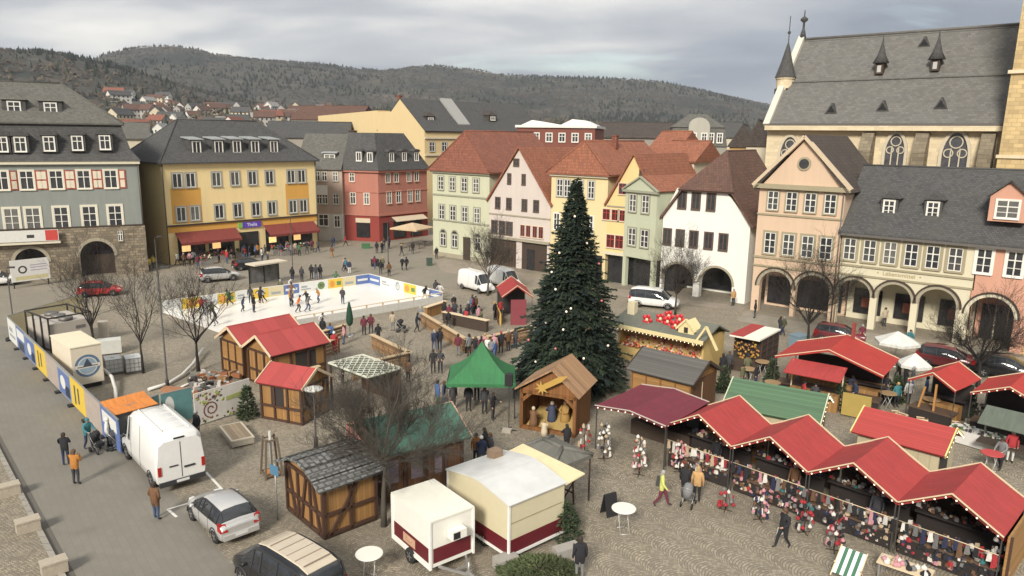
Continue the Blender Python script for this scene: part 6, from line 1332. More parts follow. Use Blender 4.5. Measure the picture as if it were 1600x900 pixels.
def car(kind, label, rear, d, pm, roofm=None, cat='car', name='parked_car', extras=None, scale=1.0):
    S = CARS[kind]; b = car_parts(kind); st = S['st']; ang = math.atan2(d[1], d[0]); r = empty(name, label, cat, (rear[0], rear[1], 0.0), ang)
    if scale != 1: r.scale = (scale,) * 3
    key = ('car', kind, pm.name)
    if key not in _cm: _cm[key] = b.mesh('body', [pm, CGL])
    body = inst('body', _cm[key], r); sp_ = S['side']
    g0, g1 = S['glass']
    for s in (-1, 1):
        p = MB()
        for i in range(g0 + 1, g1):
            p.beam(sp_(i, 0, s), sp_(i, 1, s), .07, .03)
        for i in range(g0, g1): p.beam(sp_(i, 1, s, .0), sp_(i + 1, 1, s, .0), .05, .05); p.beam(sp_(i, 0, s), sp_(i + 1, 0, s), .03, .02)
        p.build('window_frame', CPL if kind != 'van' else pm, body)
    x0, zs, zb, zt, ws, wb, wt = st[0]
    for s in (-1, 1):
        q = MB(); q.hexa([(-.03, s * .54, st[1][2] - .24), (.0, s * (st[1][5] + .02), st[1][2] - .24), (.26, s * (st[1][5] + .035), st[1][2] - .2), (.26, s * .54, st[1][2] - .2)][::s] + [(.06, s * .6, st[1][2] + .1), (.09, s * (st[1][5] - .0), st[1][2] + .14), (.3, s * (st[1][5] + .03), st[1][2] + .1), (.3, s * .6, st[1][2] + .1)][::s]) if kind != 'van' else q.box(-.03, .12, s * .9 - .07, s * .9 + .07, .85, 1.25); q.build('tail_light', LRED, r)
        xe = S['L']; q = MB(); q.hexa([(xe - .4, s * .45, .62), (xe - .03, s * .45, .62), (xe - .1, s * .66, .62), (xe - .4, s * .74, .62)][::s] + [(xe - .4, s * .45, .78), (xe - .08, s * .45, .74), (xe - .16, s * .66, .76), (xe - .4, s * .76, .8)][::s]); q.build('headlight', LWH, r)
        q = MB(); i = g1 - 1; xm, _, zbm, *_r = st[i]; q.ball((xm + .25, s * (S['W'] + .12), zbm + .08), .08, .12, .08, 7, 5); q.build('wing_mirror', pm if kind != 'van' else CPL, r)
        for xw in S['wh']: wheel(r, xw, s * (S['W'] - .1), S['r'], .22, s)
        pass
    def hw(x):
        for a, c in zip(st, st[1:]):
            if a[0] <= x <= c[0]: f = (x - a[0]) / (c[0] - a[0]); return [a[i] + (c[i] - a[i]) * f for i in range(7)]
    for s in (-1, 1):
        for xd in ((1.25, 2.2, 3.0) if kind == 'hatch' else (1.3, 2.3, 3.3) if kind != 'van' else (2.4, 3.75, 4.9)):
            _x, a, b_, c, w0, w1, w2 = hw(xd); q = MB(); m_ = (xd, s * (max(w0, w1) + .013), a + (b_ - a) * .5); q.beam((xd, s * (w0 + .004), a + .1), m_, .014, .012); q.beam(m_, (xd, s * (w1 + .004), b_), .014, .012)
            if kind == 'van' and xd < 4: q.beam((xd, s * (w1 + .004), b_), (xd, s * (w2 + .03), b_ + (c - b_) * .84), .014, .012)
            q.build('door_seam', CPL, body)
        for xw in S['wh']:
            q = MB(); q.tube([(xw + (S['r'] + .07) * math.cos(math.pi * j / 10), s * (S['W'] + .004), S['r'] + (S['r'] + .06) * math.sin(math.pi * j / 10)) for j in range(11)], .035, 5); q.build('wheel_arch', CPL, body)
    q = MB(); q.box(-.07, .1, -ws, ws, .34, .55); q.build('bumper', CPL if kind != 'hatch' else pm, r)
    q = MB(); q.box(-.085, -.071, -.26, .26, .42, .53); q.build('number_plate', PLATE, r)
    if kind == 'van':
        q = MB(); q.box(-.012, -.001, -.012, .012, .6, 2.2); q.build('door_seam', CPL, r); q = MB(); q.box(-.03, -.002, .15, .5, 1.15, 1.2); q.build('door_handle', CPL, r); q = MB(); q.box(-.03, -.002, -.55, -.1, .98, 1.06); q.build('door_handle', CPL, r)
        q = MB()
        for y in (-.55, .55): q.box(.4, 3.8, y - .02, y + .02, 2.6, 2.66)
        for i in range(5): q.box(.6 + i * .7, .62 + i * .7, -.5, .5, 2.63, 2.655)
        q.build('roof_rib', pm, r); q = MB(); q.box(-.02, .0, -.2, .25, 2.36, 2.43); q.build('brake_light', CPL, r)
    if roofm:
        q = MB(); xs = [s_ for s_ in st if s_[3] > 1.7]; 
        A = [(xs[0][0] + .05, xs[0][6] * .9, xs[0][3] + .03), (xs[-1][0], xs[-1][6] * .9, xs[-1][3] + .03)]
        for (s0, s1) in zip(xs, xs[1:]): q.hexa([(s0[0], -s0[6] * .82, s0[3] + .012), (s1[0], -s1[6] * .82, s1[3] + .012), (s1[0], s1[6] * .82, s1[3] + .012), (s0[0], s0[6] * .82, s0[3] + .012), (s0[0], -s0[6] * .78, s0[3] + .04), (s1[0], -s1[6] * .78, s1[3] + .04), (s1[0], s1[6] * .78, s1[3] + .04), (s0[0], s0[6] * .78, s0[3] + .04)])
        ro = q.build('roof_panel', roofm, r)
        for i in range(6): x = .5 + i * .5; q = MB(); q.box(x, x + .03, -.55, .55, 1.965, 2.0); q.build('roof_groove', plain('roof_groove', (.25, .2, .15), .6), ro)
        q = MB(); q.beam((.4, -.97, 1.06), (4.0, -.96, 1.04), .02, .03); q.build('chrome_strip', plain('chrome', (.6, .6, .6), .15, .9, 0), r)
    return r
DV_ = Vector((-.67, .742, 0))
car('van', 'white panel van with closed rear doors parked on the street beside the fenced plant', (-15.35, 32.0), DV_, paint('van_white', (.70, .69, .66), 0), name='panel_van', cat='van', scale=1.09)
car('hatch', 'silver hatchback parked between the white panel van and the dark people carrier', (-10.95, 27.45), (-.69, .72), paint('silver', (.52, .51, .49), .35))
p0, p1 = G(500, 879, 1.95), G(418, 829, 1.95); dm = (p1 - p0).normalized()
car('mpv', 'black people carrier with a beige roof at the bottom edge, beside the half timbered hut', p0 - dm * .35, dm, paint('car_black', (.012, .012, .013), .2), plain('beige_roof_film', (.50, .43, .33), .35, var=.12))
def car2(kind, label, pa, pb, pm, **k):
    a, b_ = G(*pa), G(*pb); d = (b_ - a).normalized(); c = (a + b_) / 2 + Vector((-d.y, d.x, 0)) * .85; return car(kind, label, c - d * CARS[kind]['L'] / 2, d, pm, **k)
car2('suv', 'silver off-road car parked on the street before the yellow building', (318, 443), (373, 438), paint('silver', (.52, .51, .49), .35))
car2('hatch', 'black car parked behind the silver off-road car at the yellow shop front', (372, 424), (415, 420), paint('car_black', (.012, .012, .013), .2))
car2('hatch', 'red car parked before the stone arches of the grey building', (122, 466), (190, 462), paint('car_red', (.40, .03, .03), .1))
car2('suv', 'white car at the left edge in front of the grey building', (-30, 450), (22, 446), paint('van_white', (.70, .69, .66), 0))
car2('van', 'white van parked behind the rink beside the bare tree, left one of two', (722, 452), (757, 462), paint('van_white', (.70, .69, .66), 0), cat='van', name='parked_van', scale=.82)
car2('van', 'white van half hidden by the red drinks stall roof, right one of two', (766, 446), (800, 456), paint('van_white', (.70, .69, .66), 0), cat='van', name='parked_van', scale=.82)
car2('mpv', 'white minibus parked in front of the white arched house', (976, 478), (1064, 487), paint('van_white', (.70, .69, .66), 0), cat='minibus', name='minibus')
car2('hatch', 'dark red car parked before the second arch of the peach house', (1284, 534), (1336, 541), paint('car_wine', (.16, .02, .025), .1))
car2('suv', 'wine red car parked by the bare tree before the salmon house', (1448, 574), (1512, 584), paint('car_wine', (.16, .02, .025), .1))
car2('suv', 'black car parked at the right edge behind the red canopies', (1541, 590), (1602, 600), paint('car_black', (.012, .012, .013), .2))

# ================================================================== trees
def bare_tree(label, base, h, spread, seed, mat_, trunk=.16, lean=(0, 0), dens=1.0, fork=.32, name='bare_tree', twig=5):
    r = empty(name, label, 'tree', base); rr = random.Random(seed); T, Bm = MB(), MB()
    def seg(p, d, l, rad_, lvl, mb):
        pts = [p]; rs = [rad_]; q = p.copy(); dd = d.copy(); n = 4 if lvl < 3 else 3
        for i in range(n):
            dd = (dd + Vector((rr.gauss(0, .13 if lvl else .04), rr.gauss(0, .13 if lvl else .04), rr.gauss(.05, .07)))).normalized(); q = q + dd * (l / n); pts.append(q.copy()); rs.append(rad_ * (1 - .62 * (i + 1) / n))
        mb.tube(pts, rs, 7 if lvl == 0 else (5 if lvl < 3 else 3), cap=lvl == 0)
        return pts, rs, dd
    def grow(p, d, l, rad_, lvl):
        pts, rs, dd = seg(p, d, l, rad_, lvl, Bm)
        if lvl >= twig or l < .16: return
        k = max(2, int((5 if lvl <= 2 else 4) * dens))
        for i in range(k):
            t_ = (.3 + .7 * (i + rr.random() * .6) / k); t_ = min(.999, t_); j = int(t_ * (len(pts) - 1)); f = t_ * (len(pts) - 1) - j; q = pts[j].lerp(pts[j + 1], f)
            a_ = rr.uniform(0, 6.283); o = dd.orthogonal().normalized(); o = Matrix.Rotation(a_, 3, dd) @ o; tilt = rr.uniform(.45, .95)
            nd = (dd * math.cos(tilt) + o * math.sin(tilt) + Vector((0, 0, .12))).normalized(); grow(q, nd, l * rr.uniform(.42, .66), max(.006, rs[j] * rr.uniform(.42, .6)), lvl + 1)
        grow(pts[-1], dd, l * .6, max(.006, rs[-1]), lvl + 1)
    th = h * fork; pts, rs, dd = seg(Vector((0, 0, 0)), Vector((lean[0], lean[1], 1)).normalized(), th, trunk, 0, T)
    # the leader carries on through the crown, side limbs leave it
    for i in range(int(7 * dens) + 2):
        a_ = i * 2.4 + rr.uniform(-.3, .3); up = rr.uniform(.5, 1.0); d = Vector((math.cos(a_) * spread, math.sin(a_) * spread, up)).normalized(); q = pts[-1].lerp(pts[-2], rr.random() * .7); grow(q, d, (h - th) * rr.uniform(.4, .6), trunk * rr.uniform(.28, .42), 1)
    grow(pts[-1], dd, (h - th) * .62, trunk * .42, 1)
    T.build('trunk', mat_, r); Bm.build('crown', mat_, r); return r
BARK = plain('bark', (.042, .033, .025), .95, var=.35, scale=6); BARKL = plain('bark_grey', (.07, .06, .047), .95, var=.35, scale=6); BARKD = plain('bark_dark', (.024, .019, .016), .95, var=.3, scale=6)
def tree_h(px, py, pt): g = G(px, py); return g, HZ(g, pt)
for label, px, py, pt, sp, seed, m, tr_, dn in (
    ('big bare tree with fine twiggy crown between half timbered hut and white trailer', 600, 822, 562, .95, 4, BARKL, .15, 1.25),
    ('bare tree behind the pale container plant, left one of three beside the rink', 152, 555, 385, .42, 5, BARKD, .12, .8),
    ('bare tree by the white tanks, middle one of three beside the rink', 224, 583, 400, .42, 6, BARKD, .11, .75),
    ('bare tree left of the red roofed huts, right one of three beside the rink', 310, 580, 408, .55, 7, BARKD, .14, .85),
    ('pale bare tree behind the red drinks stall, in front of the pink gabled house', 762, 462, 352, .5, 8, BARKL, .14, 1.0),
    ('bare tree in front of the white arched house', 1055, 492, 372, .7, 9, BARK, .13, 1.0),
    ('bare tree in front of the peach house arches', 1262, 548, 385, .75, 10, BARKD, .15, 1.1),
    ('spreading bare tree in front of the salmon house', 1528, 605, 455, .85, 11, BARKD, .17, 1.15)):
    g, h = tree_h(px, py, pt); bare_tree(label, g, h, sp, seed, m, tr_, dens=dn, fork=.30 if px != 600 else .42)
# --- the big christmas tree
gx = Vector((4.05, 47.6, 0)); HX = HZ(gx, 282); r = empty('christmas_tree', 'tall dark christmas tree standing among the stalls behind the nativity hut', 'christmas tree', gx)
b = MB(); b.tube([(0, 0, 0), (0, 0, HX * .5), (0, 0, HX * .97)], [.26, .15, .02], 8); b.build('trunk', BARKD, r)
rx = random.Random(17); N = [MB()]; nb = 0
def twig_fan(mb, p, d, l, w, m):
    """a flat spray of needles: a few narrow leaf shapes about a twig"""
    up = Vector((0, 0, 1)); s_ = d.cross(up); s_ = s_.normalized() if s_.length > 1e-3 else Vector((1, 0, 0)); nrm_ = s_.cross(d).normalized()
    tip = p + d * l
    mb.poly([p, p + d * l * .45 + s_ * w * .5 + nrm_ * .02, tip, p + d * l * .45 - s_ * w * .5 - nrm_ * .02], m)
    for sg in (-1, 1):
        for t_ in (.15, .45):
            q = p + d * l * t_; e = (d * .75 + s_ * sg * .75 + Vector((0, 0, rx.uniform(-.3, .1)))).normalized(); ll = l * .55 * (1.15 - t_); mb.poly([q, q + e * ll * .5 + nrm_ * w * .22, q + e * ll, q + e * ll * .5 - nrm_ * w * .22], m)
z = .9; lev = 0
BAU = []
while z < HX * .985:
    t_ = z / HX; Rm = 4.2 * (1 - t_) ** .95 + .1; Rm *= 1 - .25 * math.exp(-((t_ - .05) / .05) ** 2); n = max(5, int(18 * (1 - t_) + 5)); lev += 1
    for k in range(n):
        a_ = 2 * math.pi * (k + rx.random() * .8) / n + lev * .7; l = Rm * (rx.uniform(.62, 1.0) if rx.random() < .7 else rx.uniform(.95, 1.28)); zz_ = z + rx.uniform(-.28, .28); d = Vector((math.cos(a_), math.sin(a_), 0)); droop = .16 + .20 * (1 - t_)
        def bp(s_): return Vector((d.x * l * s_, d.y * l * s_, zz_ + .12 * s_ - droop * l * s_ * s_ * .9 + .10 * l * max(0, s_ - .72) * 2))
        m = rx.choice((0, 0, 0, 1, 2)); steps = max(4, int(l / .16))
        for i in range(steps):
            s_ = .18 + .82 * i / steps; p = bp(s_); q = bp(min(1, s_ + .05)); dd = (q - p).normalized(); sd_ = Vector((-d.y, d.x, 0))
            w_ = (.62 * (1 - .6 * s_)) * (.5 + .5 * (1 - t_)) + .14
            for sg in (-1, 1):
                e = (dd * rx.uniform(.5, .9) + sd_ * sg * rx.uniform(.5, 1.0) + Vector((0, 0, rx.uniform(-.45, .12)))).normalized(); twig_fan(N[0], p, e, w_ * rx.uniform(.75, 1.2), .11, m)
            if i % 2 == 0: e = (dd + Vector((0, 0, rx.uniform(-.2, .55)))).normalized(); twig_fan(N[0], p, e, w_ * .8, .10, m)
        twig_fan(N[0], bp(.96), (bp(1) - bp(.93)).normalized() + Vector((0, 0, .25)), .3 * (1.1 - t_) + .12, .1, m)
        if False: BAU.append(bp(.97) + Vector((0, 0, -.12)))
    z += .21 * (1 - t_) + .10
for i in range(7000):
    t_ = rx.random() ** 1.5 * .98; z_ = .7 + (HX - .7) * t_; Rm = 4.2 * (1 - t_) ** .95 * rx.uniform(.5, .84) + .06; a_ = rx.uniform(0, 6.283); d = Vector((math.cos(a_), math.sin(a_), rx.uniform(-.75, .15))).normalized(); twig_fan(N[0], Vector((Rm * math.cos(a_), Rm * math.sin(a_), z_ + rx.uniform(-.2, .2))), d, rx.uniform(.25, .6) * (1.15 - .6 * t_), rx.uniform(.1, .17), rx.choice((0, 0, 1, 2)))
twig_fan(N[0], Vector((0, 0, HX * .95)), Vector((0, 0, 1)), HX * .05, .18, 0)
N[0].build('crown', [plain('fir_green', (.014, .026, .014), .8, var=.4, scale=1.2), plain('fir_green_mid', (.028, .045, .022), .8, var=.4, scale=1.2), plain('fir_green_blue', (.010, .020, .016), .8, var=.4, scale=1.2)], r)
BW = plain('bauble_warm_white', (.8, .66, .52), .3, var=0, emit=.35); BR_ = plain('bauble_rose', (.55, .16, .15), .25, var=0); bm_w = MB().ball((0, 0, 0), .075, n=10, k=7).mesh('bauble', BW); bm_r = MB().ball((0, 0, 0), .085, n=10, k=7).mesh('bauble', BR_)
for px, py, c in ((898, 338, 0), (882, 362, 0), (862, 425, 0), (905, 425, 1), (936, 412, 1), (868, 452, 0), (892, 482, 0), (853, 504, 0), (920, 513, 1), (885, 487, 0), (826, 531, 1), (837, 565, 0), (803, 513, 0), (912, 560, 0), (940, 470, 1), (874, 395, 0), (917, 380, 0), (845, 470, 1), (950, 540, 0), (812, 560, 0), (868, 545, 1), (880, 515, 0)):
    # hang each on the cone surface facing the square
    q = ray(px, py); best = None
    for i in range(400):
        p = EYE + q * (38 + i * .03) ; hh = p.z / HX
        if hh < 1 and math.hypot(p.x - gx.x, p.y - gx.y) < 4.2 * (1 - hh) ** .95 * .97: best = p; break
    if best is not None: tag(inst('christmas_bauble', bm_r if c else bm_w, None, best), 'rose red bauble hanging on the big christmas tree' if c else 'warm white bauble light hanging on the big christmas tree', 'bauble', 'rose baubles on the christmas tree' if c else 'white baubles on the christmas tree')
# --- small firs and the juniper bed
def fir_bush(label, g, h, w, seed, name='fir_bush', cols=None):
    r = empty(name, label, 'shrub', g); rr = random.Random(seed); b = MB(); cols = cols or [plain('bush_green', (.032, .052, .022), .9, var=.4, scale=3), plain('bush_green_b', (.05, .07, .03), .9, var=.4, scale=3)]
    for i in range(520):
        z = h * rr.random() ** 1.3; rad_ = w * (1 - z / h) ** .8 * rr.uniform(.3, 1.08); a_ = rr.uniform(0, 6.28); p = Vector((rad_ * math.cos(a_), rad_ * math.sin(a_), z)); d = Vector((math.cos(a_), math.sin(a_), rr.uniform(-.1, .8))).normalized(); twig_fan(b, p, d, rr.uniform(.16, .34), .1, rr.randrange(2))
    b.build('foliage', cols, r); b = MB(); b.tube([(0, 0, 0), (0, 0, h * .9)], [.05, .01], 6); b.build('stem', BARKD, r)
fir_bush('dark fir bush between the mural fence and the nearest red roofed hut', G(388, 652), 1.9, .6, 1); fir_bush('dark fir bush at the right corner of the cream kiosk', G(884, 838), 1.5, .7, 2)
r = empty('planter', 'low juniper bed edged with stone slabs in front of the cream kiosk', 'planter', G(840, 900)); b = MB(); rr = random.Random(4)
for i in range(1500): a_, q = rr.uniform(0, 6.28), math.sqrt(rr.random()); p = Vector((1.5 * q * math.cos(a_), 1.0 * q * math.sin(a_), .1 + .28 * (1 - q * q) * rr.random() + .1)); twig_fan(b, p, Vector((math.cos(a_ + rr.uniform(-1, 1)), math.sin(a_ + rr.uniform(-1, 1)), rr.uniform(0, .7))).normalized(), rr.uniform(.14, .3), .09, rr.randrange(2))
b.build('foliage', [plain('juniper', (.045, .062, .022), .9, var=.4, scale=3), plain('juniper_b', (.075, .088, .034), .9, var=.4, scale=3)], r)
for px, py, w_, d_, a_ in ((790, 884, .9, .55, .6), (885, 868, 1.1, .5, .5), (905, 880, .5, .4, .5)):
    g = G(px, py) - G(840, 900); b = MB(); b.box(-w_ / 2, w_ / 2, -d_ / 2, d_ / 2, .0, .42); b.build('stone_slab', plain('slab_granite', (.30, .28, .25), .85, var=.2, scale=8), r, (g.x, g.y, 0), a_)
# --- granite blocks on the pavement
gb = MB(); gb.box(-.42, .42, -.26, .26, 0, .5); gb.box(-.44, .44, -.28, .28, .44, .52)
for px, py, w_ in ((15, 776, 'farthest of the three along the kerb'), (45, 832, 'middle one of the three along the kerb'), (86, 898, 'nearest of the three along the kerb, at the bottom edge')):
    g = G(px, py); o = gb.build('granite_block', plain('sandy_granite', (.36, .31, .24), .9, var=.3, scale=10), None, (g.x, g.y, .105), math.atan2(kd.y, kd.x) + 1.57); tag(o, 'pale rough granite block, ' + w_, 'stone block', 'granite blocks along the kerb')
# --- stone bench
fb_ = Frame(G(332, 682), G(363, 702)); fb_ = Frame(G(363, 702), G(399, 694)); r = empty('stone_bench', 'long low stone bench with wooden seat between the mural fence and the tree guard', 'bench', fb_.A, fb_.rz)
b = MB(); b.box(0, 1.15, 0, 2.5, .08, .38); b.build('base', plain('bench_stone', (.40, .36, .29), .85, var=.15, scale=5), r); b = MB(); b.box(-.03, 1.18, -.03, 2.53, .38, .46); b.box(.08, 1.07, .12, 2.4, .461, .475, 1); b.build('seat', [plain('bench_cap', (.46, .41, .32), .8), planks('bench_boards', (.30, .23, .15), .2, 'X', .5, .2)], r)
# --- tree guard with young tree, sign, lamps, loudspeaker
g = G(425, 742); r = empty('tree_guard', 'tapering wooden tree guard with a wrapped sapling beside the stone bench', 'tree guard', g, .6); b = MB()
for sx_ in (-1, 1):
    for sy_ in (-1, 1): b.beam((sx_ * .42, sy_ * .42, 0), (sx_ * .26, sy_ * .26, 2.0), .09, .09)
for z_, k in ((.15, .41), (1.9, .27)):
    for s_ in (-1, 1): b.beam((-k, s_ * k, z_), (k, s_ * k, z_), .05, .08); b.beam((s_ * k, -k, z_), (s_ * k, k, z_), .05, .08)
b.build('frame', plain('guard_timber', (.13, .10, .07), .8, var=.2), r); b = MB(); b.tube([(0, 0, 0), (0, 0, 2.3)], .07, 7); b.build('wrapped_trunk', plain('trunk_wrap', (.42, .40, .36), .9), r); b = MB(); b.box(-.3, .3, -.3, .3, .02, .2); b.build('soil_box', plain('orange_box', (.4, .17, .05), .8), r)
g = G(434, 812); r = empty('signpost', 'small blue sign on a thin post in front of the half timbered hut', 'sign', g, -.6); b = MB(); b.tube([(0, 0, 0), (0, 0, 2.6)], .03, 6); b.build('post', STEEL, r); b = MB(); b.box(-.28, .28, -.05, -.03, 2.1, 2.55); b.build('plate', plain('sign_blue', (.07, .17, .26), .5, var=.1), r)
def lamp(label, px, py, pt, head=True, r0=.055):
    g = G(px, py); h = HZ(g, pt); r = empty('street_lamp', label, 'street lamp', g); b = MB(); b.lathe([(.12, 0), (.12, .5), (r0, .6), (r0 * .7, h - .2)], 8); b.build('post', plain('lamp_iron', (.05, .048, .045), .5, .4), r)
    if head: b = MB(); b.lathe([(.06, h - .35), (.12, h - .25), (.5, h - .12), (.48, h - .06), (.2, h), (.05, h + .08)], 14); b.build('lamp_head', plain('lamp_white', (.5, .49, .45), .5), r)
    else: b = MB(); b.beam((0, 0, h - .1), (.7, -.5, h + .1), .06, .05); b.box(.5, 1.0, -.6, -.4, h + .05, h + .18); b.build('lamp_arm', plain('lamp_iron', (.05, .048, .045), .5, .4), r)
lamp('street lamp with a saucer shaped head in front of the nearest red roofed hut', 494, 700, 605)
for label, px, py, pt in (('tall thin street lamp rising among the bare trees left of the red roofed huts', 262, 606, 418), ('tall thin street lamp beside the rink in front of the yellow building', 458, 432, 335), ('tall thin street lamp near the umbrella of the red corner house', 607, 425, 345), ('thin street lamp at the far left by the fence', 22, 512, 418), ('thin street lamp before the grey building', 250, 470, 370)): lamp(label, px, py, pt, False, .06)
g = G(795, 672); r = empty('loudspeaker', 'black loudspeaker on a tall stand left of the nativity hut', 'loudspeaker', g, -.3); h = HZ(g, 600); b = MB(); b.tube([(0, 0, 0), (0, 0, h)], .025, 6); b.box(-.45, .45, -.03, .03, 0, .04); b.box(-.03, .03, -.45, .45, .0, .041); b.build('stand', BLK, r); b = MB(); b.hexa([(-.22, -.2, h - .1), (.22, -.2, h - .1), (.16, .2, h - .1), (-.16, .2, h - .1), (-.22, -.2, h + .6), (.22, -.2, h + .6), (.16, .2, h + .6), (-.16, .2, h + .6)]); b.build('cabinet', BLK, r); b = MB(); b.box(-.26, .26, -.5, -.15, .0, .2); b.build('weight', plain('pale_block', (.42, .38, .31), .8), r)
# --- bistro tables, sandwich board, bench like bits
def bistro(label, px, py, h=1.08, mat_=None):
    g = G(px, py); r = empty('bistro_table', label, 'table', g, R.uniform(0, 3)); b = MB(); b.lathe([(.5, h - .03), (.52, h - .02), (.52, h), (.5, h + .012)], 24); b.build('tabletop', mat_ or plain('table_white', (.70, .68, .60), .4, var=.05), r)
    for k in range(2): b = MB(); a_ = .0 if k else math.pi; b.tube([(.3 * math.cos(a_), -.2, 0), (-.22 * math.cos(a_), -.2, h - .04)], .018, 5); b.tube([(.3 * math.cos(a_), .2, 0), (-.22 * math.cos(a_), .2, h - .04)], .018, 5); b.tube([(.3 * math.cos(a_), -.2, .02), (.3 * math.cos(a_), .2, .02)], .018, 5); b.build('leg', plain('table_steel', (.5, .5, .48), .4, .3), r)
bistro('round white bistro table at the bottom edge before the bare tree trunk', 578, 905); bistro('round white bistro table standing alone on the open cobbles', 973, 830); bistro('round red bistro table behind the red ribbed hut', 1546, 738, 1.05, plain('table_red', (.42, .05, .05), .5))
g = G(952, 803); r = empty('sandwich_board', 'dark folding sandwich board beside the white bistro table on the cobbles', 'sign', g, .5); b = MB(); b.hexa([(-.32, -.28, 0), (.32, -.28, 0), (.32, -.25, 0), (-.32, -.25, 0), (-.32, -.03, 1.0), (.32, -.03, 1.0), (.32, 0, 1.0), (-.32, 0, 1.0)]); b.build('front_panel', BLK, r); b = MB(); b.hexa([(-.32, .25, 0), (.32, .25, 0), (.32, .28, 0), (-.32, .28, 0), (-.32, .01, 1.0), (.32, .01, 1.0), (.32, .04, 1.0), (-.32, .04, 1.0)]); b.build('back_panel', BLK, r)
g = G(1325, 905); r = empty('deck_chair', 'green and white striped deck chair cut by the bottom edge', 'deck chair', g, -.75); b = MB()
for i in range(7): x = -.45 + i * .13; b.hexa([(x, -.5, .35), (x + .13, -.5, .35), (x + .13, -.47, .37), (x, -.47, .37), (x, .35, 1.05), (x + .13, .35, 1.05), (x + .13, .37, 1.06), (x, .37, 1.06)], i % 2)
b.build('cloth', [plain('stripe_white', (.66, .66, .6), .9), plain('stripe_green', (.05, .14, .09), .9)], r)
for x in (-.47, .48): b = MB(); b.beam((x, -.6, .25), (x, .4, 1.1), .04, .05); b.beam((x, .35, 0), (x, -.3, .7), .04, .05); b.build('frame', PALE, r)
# --- parasols
def parasol(label, px, py, rad_, h, m, sides=8, closed=False, name='parasol'):
    g = G(px, py); r = empty(name, label, 'parasol', g, .3); b = MB(); b.tube([(0, 0, 0), (0, 0, h)], .03, 6); b.lathe([(.35, 0), (.3, .08)], 10); b.build('pole', STEEL, r); b = MB()
    if closed: b.lathe([(.12, .9), (.26, 1.1), (.3, 1.5), (.2, 2.3), (.06, h)], 9)
    else:
        for k in range(sides):
            a0, a1 = 2 * math.pi * k / sides, 2 * math.pi * (k + 1) / sides; p = [(rad_ * math.cos(a), rad_ * math.sin(a), h - .75) for a in (a0, a1)]; b.slab([p[0], p[1], (0, 0, h)], .02); b.slab([(p[0][0], p[0][1], h - .95), (p[1][0], p[1][1], h - .95), p[1], p[0]], .01)
    b.build('canopy', m, r)
parasol('big beige square umbrella over the cafe seats at the red corner house', 645, 385, 3.4, 3.6, canvas('beige_canvas', (.56, .42, .27)), 4); parasol('closed dark green umbrella standing at the near rink edge', 547, 525, .3, 2.9, canvas('dark_green_canvas', (.02, .06, .035)), closed=True); parasol('white umbrella behind the large red canopy', 1397, 572, 1.6, 2.7, canvas('white_canvas', (.66, .65, .6)), 6); parasol('low white umbrella between the two red peaked canopies', 1424, 604, 1.1, 2.4, canvas('white_canvas', (.66, .65, .6)), 6)
# ================================================================== rink boards and fences
def board_ads(b, L, h, spec, y=-.031):
    """spec: list of (u0, u1, z0, z1, material index, kind)"""
    for u0, u1, z0, z1, m, kind in spec:
        if kind == 'oval':
            c, d = (u0 + u1) / 2 * L, (u1 - u0) / 2 * L; zc, dz = (z0 + z1) / 2 * h, (z1 - z0) / 2 * h; b.poly([(c + d * math.cos(a), y - .004, zc + dz * math.sin(a)) for a in [2 * math.pi * j / 16 for j in range(16)]], m)
        else: b.poly([(u0 * L, y - .002, z0 * h), (u1 * L, y - .002, z0 * h), (u1 * L, y - .002, z1 * h), (u0 * L, y - .002, z1 * h)], m)
ADM = [plain('ad_white', (.60, .60, .57), .5, var=.05), plain('ad_yellow', (.62, .43, .05), .5, var=.1), plain('ad_blue', (.10, .15, .33), .5, var=.1), plain('ad_green', (.10, .20, .07), .5, var=.1), plain('ad_orange', (.58, .25, .05), .5, var=.1), plain('ad_grey', (.28, .3, .31), .5), plain('ad_dark', (.04, .05, .06), .5), plain('ad_cream', (.55, .48, .3), .5, var=.1)]
ADS = {
 'white': (0, []), 'white_text': (0, [(.15, .55, .5, .68, 5, ''), (.15, .8, .28, .4, 5, '')]), 'green_oval': (0, [(.25, .75, .12, .88, 3, 'oval'), (.33, .67, .3, .7, 7, 'oval')]), 'round_logo': (0, [(.32, .68, .05, .95, 5, 'oval'), (.38, .62, .2, .8, 0, 'oval'), (.42, .56, .35, .62, 2, 'oval')]),
 'yellow': (1, [(.35, .7, .2, .75, 4, '')]), 'yellow_green': (1, [(.1, .45, .15, .85, 4, 'oval'), (.6, .9, .3, .7, 3, '')]), 'blue': (2, [(.12, .88, .4, .62, 0, '')]), 'pale': (7, [(.2, .8, .25, .5, 5, '')])}
def panel(name, label, A, B, h, ad, cat, group, feet=False, base=.0, thick=.06):
    fr = Frame(A, B); L = fr.L; r = empty(name, label, cat, fr.A, fr.rz, group); bi, spec = ADS[ad]; b = MB(); b.box(.01, L - .01, -.03, thick - .03, base + .02, h, bi); board_ads(b, L, h, spec); b.build('board', ADM, r)
    b = MB(); b.box(0, L, -.04, .04, h, h + .05); b.build('top_rail', WPAN if not feet else STEEL, r)
    if feet: b = MB(); b.box(-.12, .28, -.3, .3, 0, .12); b.build('foot', BLK, r)
    return r
seqb = ['white', 'yellow', 'white_text', 'yellow_green', 'white_text', 'yellow', 'pale', 'blue', 'white_text', 'green_oval', 'yellow_green', 'pale', 'blue']
names = {'white': 'plain white', 'yellow': 'yellow', 'yellow_green': 'yellow-green', 'white_text': 'grey-lined white', 'green_oval': 'green-oval white', 'round_logo': 'round-logo white', 'blue': 'blue', 'pale': 'pale cream'}
seen_ad = {}
n = len(seqb)
ordn = ['first', 'second', 'third', 'fourth', 'fifth']
